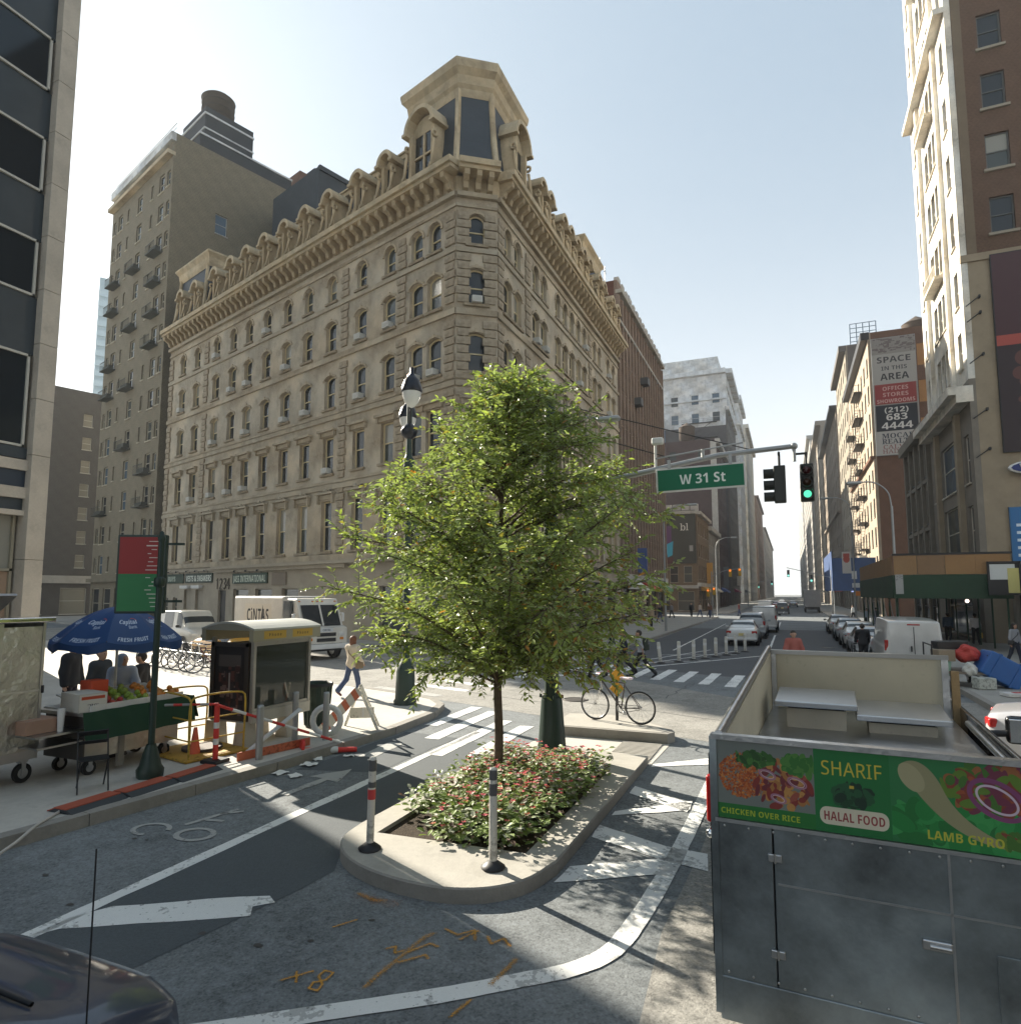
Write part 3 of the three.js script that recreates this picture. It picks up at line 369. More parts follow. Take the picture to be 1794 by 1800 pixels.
  // pavilions that rise over the mansard
  const pav = (f, x0, x1, top, d = 0.15) => { const q = [[x0, d], [x1, d], [x1, -6], [x0, -6]], cx = (x0 + x1) / 2, ring = (k, y) => q.map(([x, z]) => onF(f, cx + (x - cx) * k, y, z > -1 ? d - (1 - k) * 3 : z)); const loft = (rings) => { const P = []; for (let r = 0; r + 1 < rings.length; r++) for (let i = 0; i < 4; i++) { const a = rings[r][i], b = rings[r][(i + 1) % 4], c = rings[r + 1][(i + 1) % 4], e = rings[r + 1][i]; P.push(...a, ...b, ...c, ...a, ...c, ...e); } const t = rings[rings.length - 1]; P.push(...t[0], ...t[1], ...t[2], ...t[0], ...t[2], ...t[3]); const g = new THREE.BufferGeometry(); g.setAttribute('position', new THREE.Float32BufferAttribute(P, 3)); g.computeVertexNormals(); return g; };
    part('pavilion_roof', loft([ring(1, 27.8), ring(0.9, 28.8), ring(0.84, top - 1)]), MT.slate, root); part('pavilion_cornice', loft([ring(0.86, top - 1.3), ring(0.9, top - 1), ring(0.92, top - 0.5), ring(1.0, top - 0.15), ring(1.0, top)]), MT.trim, root);
    const P2 = onF(f, 0, 0, 0); for (const e of [x0 + (x1 - x0) * 0.05, x1 - (x1 - x0) * 0.05]) { const a = onF(f, e, 27.8, d + 0.05), b = onF(f, cx + (e - cx) * 0.88, top - 1.1, d - 0.38); part('corner_moulding', rod(a, b, 0.16, 6), MT.trim, root); } };
  pav(F31, s31(38.2), s31(31.4), 34.0); pav(FB, 17.9, 24.2, 33.6); 
  // corner tower
  { const q = [onF(F31, HL31 - 5.3, 0, 0.05), onF(F31, HL31 - 0.1, 0, 0.05), onF(FB, 0.1, 0, 0.05), onF(FB, 5.3, 0, 0.05), onF(FB, 5.3, 0, -5), onF(F31, HL31 - 5.3, 0, -5)].map(p => [p[0], p[2]]);
    const c = [q.reduce((s, p) => s + p[0], 0) / 6, q.reduce((s, p) => s + p[1], 0) / 6], ring = (k, y) => q.map(p => [c[0] + (p[0] - c[0]) * k, y, c[1] + (p[1] - c[1]) * k]);
    const loft = rings => { const P = []; for (let r = 0; r + 1 < rings.length; r++) for (let i = 0; i < 6; i++) { const a = rings[r][i], b = rings[r][(i + 1) % 6], e = rings[r + 1][(i + 1) % 6], d = rings[r + 1][i]; P.push(...a, ...b, ...e, ...a, ...e, ...d); } const t = rings[rings.length - 1]; for (let i = 1; i < 5; i++) P.push(...t[0], ...t[i], ...t[i + 1]); const g = new THREE.BufferGeometry(); g.setAttribute('position', new THREE.Float32BufferAttribute(P, 3)); g.computeVertexNormals(); return g; };
    part('tower_roof', loft([ring(0.99, 27.8), ring(0.93, 28.6), ring(0.86, 30), ring(0.78, 33.6)]), MT.slate, root);
    part('tower_cornice', loft([ring(0.8, 33.0), ring(0.82, 33.5), ring(0.86, 33.7), ring(0.88, 34.2), ring(0.96, 34.5), ring(0.98, 34.85), ring(0.98, 35)]), MT.trim, root);
    const K = [[0.995, 27.85], [0.935, 28.6], [0.865, 30], [0.8, 32], [0.785, 33.4]];
    for (const i of [1, 2]) { for (let r = 0; r + 1 < K.length; r++) ; const pts = K.map(([k, y]) => ring(k, y)[i]); part('tower_rib', tube(pts, 0.2, 12, 6), MT.trim, root); for (const [j, t] of [[i === 1 ? 2 : 1, 0.0]]) ; }
    part('tower_sill', loft([ring(1.03, 27.84), ring(1.03, 28.12)]), MT.trim, root);
    dormer(F31, HL31 - 2.7, 'b'); dormer(FB, 2.7, 'b'); }
  part('railing', [...Array(6)].map((_, i) => rod([-9 - i * 0.6, 31.6, -14], [-9 - i * 0.6, 32.7, -14], 0.03)).concat([rod([-9, 32.7, -14], [-12, 32.7, -14], 0.03)]), mat([0.5, 0.5, 0.46], 0.6), root);
}
function NUM(i, dx) { const W = 0.05, b = (a, c) => rod([dx + a[0], a[1], 0], [dx + c[0], c[1], 0], W * 0.8, 5); const S = [[[[0, -0.4], [0, 0.45]], [[0, 0.45], [-0.14, 0.28]]], [[[-0.2, 0.3], [0, 0.45]], [[0, 0.45], [0.2, 0.25]], [[0.2, 0.25], [-0.2, -0.4]], [[-0.2, -0.4], [0.22, -0.4]]], [[[-0.18, 0.38], [0.1, 0.45]], [[0.1, 0.45], [0.2, 0.22]], [[0.2, 0.22], [-0.02, 0.05]], [[-0.02, 0.05], [0.22, -0.15]], [[0.22, -0.15], [0.05, -0.42]], [[0.05, -0.42], [-0.2, -0.3]]], [[[0.12, -0.42], [0.12, 0.45]], [[0.12, 0.45], [-0.22, -0.12]], [[-0.22, -0.12], [0.25, -0.12]]]]; return S[i].map(s => b(s[0], s[1])); }
// --- other buildings: local box x0..x1, z0 (front, +z) .. z1 (back), faces pz / px / nx with openings ---
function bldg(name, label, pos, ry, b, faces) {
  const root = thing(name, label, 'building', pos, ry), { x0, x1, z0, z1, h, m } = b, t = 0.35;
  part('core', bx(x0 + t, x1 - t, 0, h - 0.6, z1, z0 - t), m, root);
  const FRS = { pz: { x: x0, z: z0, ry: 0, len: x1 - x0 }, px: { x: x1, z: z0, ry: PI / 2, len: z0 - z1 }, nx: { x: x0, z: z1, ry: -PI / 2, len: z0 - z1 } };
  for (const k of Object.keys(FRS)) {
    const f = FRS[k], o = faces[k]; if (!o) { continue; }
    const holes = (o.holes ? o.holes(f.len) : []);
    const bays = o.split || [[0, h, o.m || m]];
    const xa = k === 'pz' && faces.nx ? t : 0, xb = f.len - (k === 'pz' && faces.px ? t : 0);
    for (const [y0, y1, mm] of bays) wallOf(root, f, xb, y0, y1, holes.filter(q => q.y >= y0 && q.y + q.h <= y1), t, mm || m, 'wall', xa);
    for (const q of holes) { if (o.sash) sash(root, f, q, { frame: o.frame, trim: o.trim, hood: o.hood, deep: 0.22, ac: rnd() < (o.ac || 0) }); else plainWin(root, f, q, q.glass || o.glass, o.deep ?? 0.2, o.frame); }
    for (const [y0, y1, d, mm] of o.belts || []) part(d > 0.45 ? 'cornice' : 'belt_course', box(f.len + 0.026, y1 - y0, d + 0.2, f.len / 2, (y0 + y1) / 2, d / 2 - 0.1).applyMatrix4(frM(f)), mm || o.trim || m, root);
    for (const [x, w, d, y0, y1, mm] of o.piers || []) part('pier', box(w, y1 - y0, d + 0.1, x, (y0 + y1) / 2, d / 2 - 0.05).applyMatrix4(frM(f)), mm || m, root);
    f.root = root;
  }
  root.userData.F = undefined; delete root.userData.F;
  return { root, F: FRS };
}
const a31 = Math.atan2(N2.x, N2.z);
function fireEscape(root, f, x, ys, w = 3.2) { const m = mat([0.03, 0.03, 0.032], 0.6); ys.forEach((y, i) => { const g = [box(w, 0.05, 1.0, 0, 0, 0.5), box(w, 0.04, 0.04, 0, 0.95, 0.98), box(w, 0.04, 0.04, 0, 0.5, 0.98), box(0.04, 0.04, 1, -w / 2, 0.95, 0.5), box(0.04, 0.04, 1, w / 2, 0.95, 0.5)]; for (let k = 0; k <= 8; k++) g.push(box(0.025, 0.95, 0.025, -w / 2 + w * k / 8, 0.48, 0.98)); if (ys[i + 1]) { const H = ys[i + 1] - y; for (const dz of [0.3, 0.75]) g.push(rod([-w * 0.35, 0, dz], [w * 0.35, H, dz], 0.03, 4)); for (let k = 1; k < 10; k++) g.push(box(0.2, 0.02, 0.45, -w * 0.35 + w * 0.7 * k / 10, H * k / 10, 0.52)); } part('fire_escape', g, m, root, { pos: onF(f, x, y, 0.02), rot: [0, f.ry, 0] }); }); }

// glass-fronted tower with pale piers at the plaza
{
  const dark = mat([0.05, 0.062, 0.07], 0.3, { map: T.grime }), fr = mat([0.5, 0.48, 0.42], 0.5), pierM = mat([0.62, 0.56, 0.48], 0.8, { map: T.concrete, bumpMap: T.stoneBump, bumpScale: 0.01 });
  const root = thing('office_tower', 'dark glass office tower with pale stone corner pier beside the plaza', 'building', [-27.8, 0, -16.95]);
  const f = { x: 0, z: 40, ry: PI / 2 }, len = 40;
  part('core', bx(-22, -0.6, 0, 62, 0.3, 40), dark, root);
  const bays = []; for (let k = 0; k < 9; k++) bays.push(len - 0.75 - 3.9 / 2 - 0.1 - k * 4.45);
  const rows = [[8.85, 3.8], [15.1, 2.4]]; for (let y = 19.6; y < 56; y += 4.5) rows.push([y, 2.4]);
  const winG = {}; 
  for (const [y, h] of rows) for (const x of bays) { if (x > len - 14 || y < 20) { const w = part('window', [box(3.9, 0.09, 0.14, 0, 0.045, 0), box(3.9, 0.09, 0.14, 0, h - 0.045, 0), box(0.09, h, 0.14, -1.9, h / 2, 0), box(0.09, h, 0.14, 1.9, h / 2, 0)], fr, root, { pos: onF(f, x, y, -0.18), rot: [0, f.ry, 0] }); part('pane', box(3.8, h - 0.1, 0.04, 0, h / 2, -0.03), MT.glass, w); } }
  for (let i = 0; i < rows.length - 1; i++) { const y0 = rows[i][0] + rows[i][1], y1 = rows[i + 1][0]; part('spandrel', box(len - 0.7, y1 - y0 - 0.02, 0.3, len / 2 - 0.35, (y0 + y1) / 2, -0.35).applyMatrix4(frM(f)), dark, root); }
  part('spandrel', box(len - 0.7, 0.45, 0.3, len / 2 - 0.35, 8.6, -0.3).applyMatrix4(frM(f)), dark, root);
  part('spandrel', box(len - 0.7, 0.66, 0.3, len / 2 - 0.35, 7.56, -0.3).applyMatrix4(frM(f)), mat([0.03, 0.042, 0.06], 0.3), root);
  for (const [a, b] of [[7.9, 8.32], [6.78, 7.22], [6.1, 6.3]]) part('stone_band', box(len - 0.7, b - a, 0.4, len / 2 - 0.35, (a + b) / 2, -0.24).applyMatrix4(frM(f)), pierM, root);
  part('fascia', box(len - 0.7, 0.46, 0.3, len / 2 - 0.35, 6.55, -0.36).applyMatrix4(frM(f)), dark, root);
  for (let k = 0; k < 9; k++) part('mullion', box(0.5, 62, 0.4, len - 5.0 - k * 4.45, 31, -0.3).applyMatrix4(frM(f)), dark, root);
  // street level: panels in frames
  for (let k = 0; k < 4; k++) { const x = len - 2.0 - k * 2.45; const w = part('shop_window', [box(0.1, 5.9, 0.2, -1.2, 3.0, 0), box(0.1, 5.9, 0.2, 1.15, 3.0, 0), box(2.4, 0.1, 0.2, 0, 3.8, 0)], mat([0.3, 0.27, 0.2], 0.5), root, { pos: onF(f, x, 0.15, -0.5), rot: [0, f.ry, 0] }); part('pane', box(2.3, 2.1, 0.04, 0, 4.9, -0.04), MT.glassPale, w); part('panel', box(2.3, 3.7, 0.06, 0, 1.88, -0.04), mat([0.36, 0.25, 0.17], 0.7, { map: T.grime }), w); }
  // corner pier in blocks
  for (let y = 0.15, k = 0; y < 62; y += k > 1 ? 2.3 : 4.2, k++) part('pier_block', rbox(0.7, (k > 0 ? 2.3 : 4.2) - 0.015 + (k === 1 ? 1.9 : 0), 0.9, 0.015, len - 0.36, y + ((k > 0 ? 2.3 : 4.2) + (k === 1 ? 1.9 : 0)) / 2, -0.25).applyMatrix4(frM(f)), pierM, root);
}
// tall brick building behind the hotel
{
  const tan = mat([0.25, 0.22, 0.16], 0.95, { map: T.brick }), dk = mat([0.05, 0.055, 0.06], 0.8, { map: T.grime });
  const p = HA.clone().addScaledVector(D2, 41.5);
  const { root, F } = bldg('brick_tower', 'tall brown brick apartment building with rooftop water tank behind the hotel', [p.x, 0, p.z], a31, { x0: -16.6, x1: 0, z0: -0.4, z1: -24, h: 50.4, m: tan }, {
    pz: { holes: l => [...gridHoles(l, 3, 13, 5.2, 3.3, 1.3, 2.0, 2.6), ...gridHoles(l, 2, 13, 5.4, 3.3, 0.6, 1.6, 5.0), ...gridHoles(l, 2, 13, 5.3, 3.3, 0.8, 1.7, 0.9), ...gridHoles(l, 5, 1, 0.4, 3, 2.2, 3.2)], frame: mat([0.5, 0.45, 0.35], 0.8), belts: [[4.3, 4.7, 0.5], [47.9, 48.3, 0.6, MT.trim], [49.5, 50.4, 0.3, WHITEST]] },
    px: { holes: () => [{ x: 5.2, y: 41.5, w: 1.3, h: 2.2 }, { x: 5.2, y: 37.2, w: 1.3, h: 2.2 }, { x: 5.2, y: 33.4, w: 1.3, h: 2.2 }, { x: 8, y: 34, w: 1, h: 1.8 }], frame: WHITEST },
    nx: {} });
  const f = F.pz; for (let r = 2; r < 11; r++) for (const x of [2.6, 8.3, 14]) if (rnd() < 0.62) part('balcony', [box(2.2, 0.12, 0.9, 0, 0, 0.45), ...[...Array(8)].map((_, i) => box(0.03, 0.85, 0.03, -1.05 + i * 0.3, 0.45, 0.88)), box(2.2, 0.05, 0.05, 0, 0.88, 0.88), box(1.8, rr(0.2, 0.6), 0.5, 0, 0.3, 0.4)], mat([0.06, 0.065, 0.055], 0.8), root, { pos: onF(f, x, 5.0 + r * 3.3, 0), rot: [0, 0, 0] });
  part('penthouse', [bx(-7.8, -0.6, 49.6, 52.2, -14, -3.2)], dk, root); part('penthouse', [bx(-7.0, -1.4, 52.2, 56.2, -9.5, -4)], dk, root);
  part('stone_band', [bx(-7.9, -0.5, 52.15, 52.35, -14.1, -3.1), bx(-7.1, -1.3, 55.3, 55.5, -9.6, -3.9), bx(-7.1, -1.3, 53.6, 53.75, -9.6, -3.9)], WHITEST, root);
  part('stair_head', bx(-6.5, -0.4, 49.6, 54, -22, -15), mat([0.17, 0.1, 0.075], 0.9, { map: T.brick }), root); part('stair_head', bx(-5.2, -1.2, 54, 56, -21, -17.5), dk, root);
  part('roof_railing', [rod([-16.6, 51.5, -0.6], [0, 51.5, -0.6], 0.04), rod([-16.6, 51.0, -0.6], [0, 51.0, -0.6], 0.03), ...[...Array(17)].map((_, i) => rod([-16.5 + i, 50.3, -0.6], [-19 + i, 51.5, -0.6], 0.03))], mat([0.55, 0.55, 0.5], 0.6), root);
  const tank = part('water_tank', lathe([[0, 0], [1.75, 0], [1.75, 3.4], [1.85, 3.45], [1.5, 3.75], [0.15, 3.95], [0, 4.0]], 24), mat([0.1, 0.085, 0.07], 0.95, { map: T.bark }), root, { pos: [-4.2, 56.2, -6.6] });
  for (const y of [0.4, 1.2, 2.0, 2.8]) part('hoop', put(new THREE.TorusGeometry(1.77, 0.03, 5, 24), 0, y, 0, PI / 2), MT.black, tank);
}
{ // plain dark block behind the mansard
  const p = HA.clone().addScaledVector(D2, 30).addScaledVector(N2, -10);
  const m = mat([0.055, 0.065, 0.075], 0.85, { map: T.grime });
  bldg('slate_block', 'plain dark grey blank-walled block behind the hotel roof', [p.x, 0, p.z], a31, { x0: -8.8, x1: 0, z0: 0, z1: -13, h: 46.6, m }, { pz: {}, px: { belts: [[46.2, 46.7, 0.2]] }, nx: {} });
}
{ // grey building closing the side street, and the pale glass tower beyond it
  const g = mat([0.14, 0.135, 0.13], 0.95, { map: T.brick });
  const c = V3(-96, 0, -62);
  bldg('grey_block', 'grey brick building with one column of pale windows far along the side street', [-87, 0, -58.6], rad(72.7), { x0: -26, x1: 7.4, z0: 0, z1: -14, h: 30.5, m: g }, { pz: { holes: l => [...gridHoles(l, 1, 7, 6.5, 3.2, 1.1, 1.7, 25.5).map(q => ({ ...q, x: 25.5 })), { x: 20, y: 0.4, w: 3, h: 3.4 }, { x: 25, y: 0.4, w: 3, h: 3.4 }, { x: 30, y: 0.4, w: 3, h: 3.4 }], glass: MT.glassPale, frame: mat([0.6, 0.58, 0.52], 0.7), belts: [[4.4, 5.4, 0.35, PALE]] } });
  const gl = mat([0.32, 0.42, 0.46], 0.3), w2 = mat([0.45, 0.55, 0.58], 0.2, { metalness: 0.3 });
  const root = thing('glass_tower', 'pale blue glass tower showing as a sliver behind the brick building', 'building', [-195.2, 0, -131], rad(55));
  part('core', bx(0, 22, 0, 102, -20, 0), gl, root); for (let i = 0; i < 30; i++) part('window', box(22.1, 1.9, 0.2, 11, 4 + i * 3.2, 0.15), w2, root);
}
// --- Broadway, east side beyond the hotel ---
{
  const m = mat([0.29, 0.21, 0.165], 0.92, { map: T.brick });
  const h2 = l => { const o = []; for (let r = 0; r < 8; r++) for (let c = 0; c < 16; c++) o.push({ x: 0.9 + c * (l - 1.8) / 15, y: 5.6 + r * 3.6, w: 0.85, h: 2.35 }); for (let c = 0; c < 5; c++) o.push({ x: 2.4 + c * 4.8, y: 0.4, w: 3.6, h: 3.4 }); return o; };
  const { root, F } = bldg('loft_building', 'reddish tan loft building with close narrow windows beyond the hotel', [-15, 0, -63.3], 0, { x0: -20, x1: 0, z0: 0, z1: -25, h: 35, m }, { px: { holes: h2, frame: mat([0.25, 0.19, 0.14], 0.8), belts: [[4.3, 5.0, 0.3, LIMESTONE], [30.6, 30.9, 0.25, LIMESTONE], [33.6, 34.0, 0.5, LIMESTONE]], piers: [...Array(17)].map((_, c) => [0.05 + c * (25 - 0.1) / 16, 0.34, 0.22, 5, 33.4, mat([0.33, 0.25, 0.2], 0.9, { map: T.brick })]) }, pz: { m: REDBRICK } });
  for (const [x, y] of [[11, 27.5], [7, 24]]) part('air_conditioner', [rbox(1.3, 0.8, 0.9, 0.03)], mat([0.1, 0.1, 0.1], 0.7), root, { pos: onF(F.px, x, y, 0.5), rot: [0, PI / 2, 0] });
  part('antenna', [rod([-2, 35, -1], [-2, 38.3, -1], 0.05), rod([-2, 35, -3], [-2, 38.3, -3], 0.05), rod([-2, 37.6, -0.6], [-2, 37.6, -3.4], 0.04), rod([-2, 36.4, -0.6], [-2, 36.4, -3.4], 0.04)], MT.galv, root);
  for (const z of [-9, -9.8, -10.6]) part('vent_pipe', rod([-1, 35, z], [-1, rr(36.4, 38), z], 0.18, 8), MT.galv, root);
  for (let i = 0; i < 14; i++) part('parapet_block', box(0.5, 0.55, 0.9, -0.2, 35.27, -0.9 - i * 1.8), PALE, root);
}
const shopRow = (l, n, w = 3) => [...Array(n)].map((_, c) => ({ x: l * (c + 0.5) / n, y: 0.4, w, h: 3.2, glass: MT.glass }));
{
  const m = mat([0.2, 0.15, 0.1], 0.92, { map: T.brick });
  const { root, F } = bldg('poster_building', 'low brown corner building with a dark poster on its side wall', [-13.2, 0, -108], 0, { x0: -22, x1: 0, z0: 0, z1: -16, h: 16.3, m }, { px: { holes: l => [...gridHoles(l, 5, 3, 5.4, 3.6, 1.2, 2.2), ...shopRow(l, 4, 2.8)], frame: LIMESTONE, belts: [[4.2, 4.8, 0.4, LIMESTONE], [15.8, 16.3, 0.6, LIMESTONE]] }, pz: { holes: l => [{ x: 18.2, y: 4.9, w: 1.3, h: 2.6 }, { x: 20.4, y: 4.9, w: 1.3, h: 2.6 }, { x: 16, y: 0.4, w: 3, h: 3 }, { x: 20, y: 0.4, w: 2.6, h: 3 }], frame: LIMESTONE, belts: [[3.9, 4.4, 0.3, LIMESTONE], [15.9, 16.4, 0.4, LIMESTONE]] } });
  const bd = part('billboard', box(4.9, 8.6, 0.2), MT.black, root, { pos: [-2.7, 12.2, 0.15] });
  print('poster', 4.8, 8.5, canvasTex(256, 450, (g, W, H) => { g.fillStyle = '#3b3a33'; g.fillRect(0, 0, W, H); g.fillStyle = '#57375c'; g.fillRect(0, 130, 55, 180); g.fillStyle = '#3d93ad'; g.beginPath(); g.moveTo(5, 290); g.lineTo(70, 260); g.lineTo(62, 380); g.lineTo(20, 400); g.fill(); g.fillStyle = '#4c2a26'; g.fillRect(0, 400, 70, 50); g.fillStyle = '#d9d6cc'; g.font = '78px serif'; g.fillText('bl', 130, 170); g.fillStyle = '#8d8b86'; g.fillRect(205, 300, 30, 50); }), bd, [0, 0, 0.105]);
  for (let i = 0; i < 4; i++) part('parapet_block', box(1.2, 1.2, 0.6, -4.6 + i * 1.4, 16.9, -0.3), PALE, root);
  bldg('grey_low_building', 'low pale grey building just past the poster wall', [-13.2, 0, -124.2], 0, { x0: -20, x1: 0, z0: 0, z1: -18, h: 15.4, m: mat([0.3, 0.29, 0.27], 0.9, { map: T.grime }) }, { px: { holes: l => [...gridHoles(l, 6, 3, 5.2, 3.4, 1.1, 2), ...shopRow(l, 4)], frame: PALE, belts: [[14.6, 15.4, 0.6, PALE]] }, pz: {} });
  bldg('maroon_building', 'dark maroon brick building with a pale corner strip above the low roofs', [-13.2, 0, -143], 0, { x0: -30, x1: 0, z0: 0, z1: -22, h: 36, m: mat([0.095, 0.062, 0.06], 0.92, { map: T.brick }) }, { px: { holes: l => [...gridHoles(l, 6, 9, 5, 3.3, 1.2, 2.1), ...shopRow(l, 5)], belts: [[35, 36, 0.8, PALE]] }, pz: { holes: l => gridHoles(l, 5, 2, 28.5, 3.4, 1.4, 1.9), glass: MT.glassMid, piers: [[29.5, 1.2, 0.15, 4, 35.5, PALE]] } });
  { const { root } = bldg('white_topped_tower', 'tall dark tower with a white cornice storey and blue rooftop sign box', [-13.2, 0, -176], 0, { x0: -32, x1: 0, z0: 0, z1: -30, h: 62, m: mat([0.11, 0.1, 0.095], 0.92, { map: T.brick }) }, {
    px: { split: [[0, 52, mat([0.13, 0.12, 0.11], 0.92, { map: T.brick })], [52, 62, WHITEST]], holes: l => [...gridHoles(l, 7, 12, 5, 3.9, 1.3, 2.2), ...gridHoles(l, 7, 2, 53, 4.2, 1.5, 2.4), ...shopRow(l, 5)], belts: [[51, 52, 0.6, WHITEST], [60.8, 62, 1.6, WHITEST], [57, 57.3, 0.3, WHITEST]] },
    pz: { split: [[0, 47, mat([0.1, 0.095, 0.1], 0.92, { map: T.brick })], [47, 62, WHITEST]], holes: l => [...gridHoles(l, 6, 2, 48.2, 5, 1.9, 2.6), ...gridHoles(l, 5, 4, 26, 4.4, 1.6, 2.2)], frame: WHITEST, belts: [[60.8, 62, 1.2, WHITEST], [54, 54.4, 0.4, WHITEST]] } });
    part('sign_box', bx(-30, -21, 62, 69, -6, 0.2), mat([0.04, 0.06, 0.11], 0.5), root); part('roof_house', bx(-20, -2, 62, 66, -20, -1), WHITEST, root); part('tarp', bx(-30, -16, 40.5, 47, 0.05, 0.4), mat([0.1, 0.19, 0.31], 0.7), root); part('duct', [bx(-22, -16, 47, 50, 0.4, 3), bx(-26, -17, 38, 39.4, 0.4, 4)], MT.white, root);
    fireEscape(root, { x: -7, z: 0, ry: 0 }, 0, [24, 28, 32, 36, 40, 44, 48], 9); fireEscape(root, { x: -16, z: 0, ry: 0 }, 0, [30, 34, 38], 6); }
  bldg('pale_tower', 'slim pale stone tower with a small crown down the avenue', [-13.2, 0, -222], 0, { x0: -12, x1: 0, z0: 0, z1: -26, h: 68, m: WHITEST }, { px: { holes: l => [...gridHoles(l, 6, 15, 6, 4, 1.5, 2.4), ...shopRow(l, 4)], belts: [[58, 58.6, 0.7], [66.5, 68, 1.1]] }, pz: { holes: l => gridHoles(l, 3, 14, 8, 4, 1.6, 2.4), belts: [[58, 58.6, 0.7], [66.5, 68, 1.1]] } });
  bldg('stone_tower', 'stepped pale stone tower just beyond the slim one', [-13.2, 0, -262], 0, { x0: -20, x1: 0, z0: 0, z1: -60, h: 68, m: LIMESTONE }, { px: { holes: l => [...gridHoles(l, 10, 15, 6, 4, 1.7, 2.5), ...shopRow(l, 6)], belts: [[66.5, 68, 1.2]] }, pz: { holes: l => gridHoles(l, 4, 14, 8, 4, 1.8, 2.4) } });
  bldg('brown_block', 'brown brick block further down the east side of the avenue', [-13.2, 0, -345], 0, { x0: -25, x1: 0, z0: 0, z1: -80, h: 52, m: mat([0.2, 0.14, 0.11], 0.92, { map: T.brick }) }, { px: { holes: l => gridHoles(l, 16, 11, 6, 4, 2, 2.5), belts: [[51, 52, 1]] }, pz: { holes: l => gridHoles(l, 5, 11, 6, 4, 2, 2.4) } });
  bldg('grey_terrace', 'grey building row near the end of the avenue, east side', [-13.2, 0, -450], 0, { x0: -30, x1: 0, z0: 0, z1: -240, h: 46, m: mat([0.3, 0.29, 0.28], 0.92, { map: T.grime }) }, { px: { holes: l => gridHoles(l, 24, 8, 6, 4.8, 4, 3), belts: [[45, 46, 1]] }, pz: { holes: l => gridHoles(l, 5, 8, 6, 4.6, 2.4, 2.6) } });
}
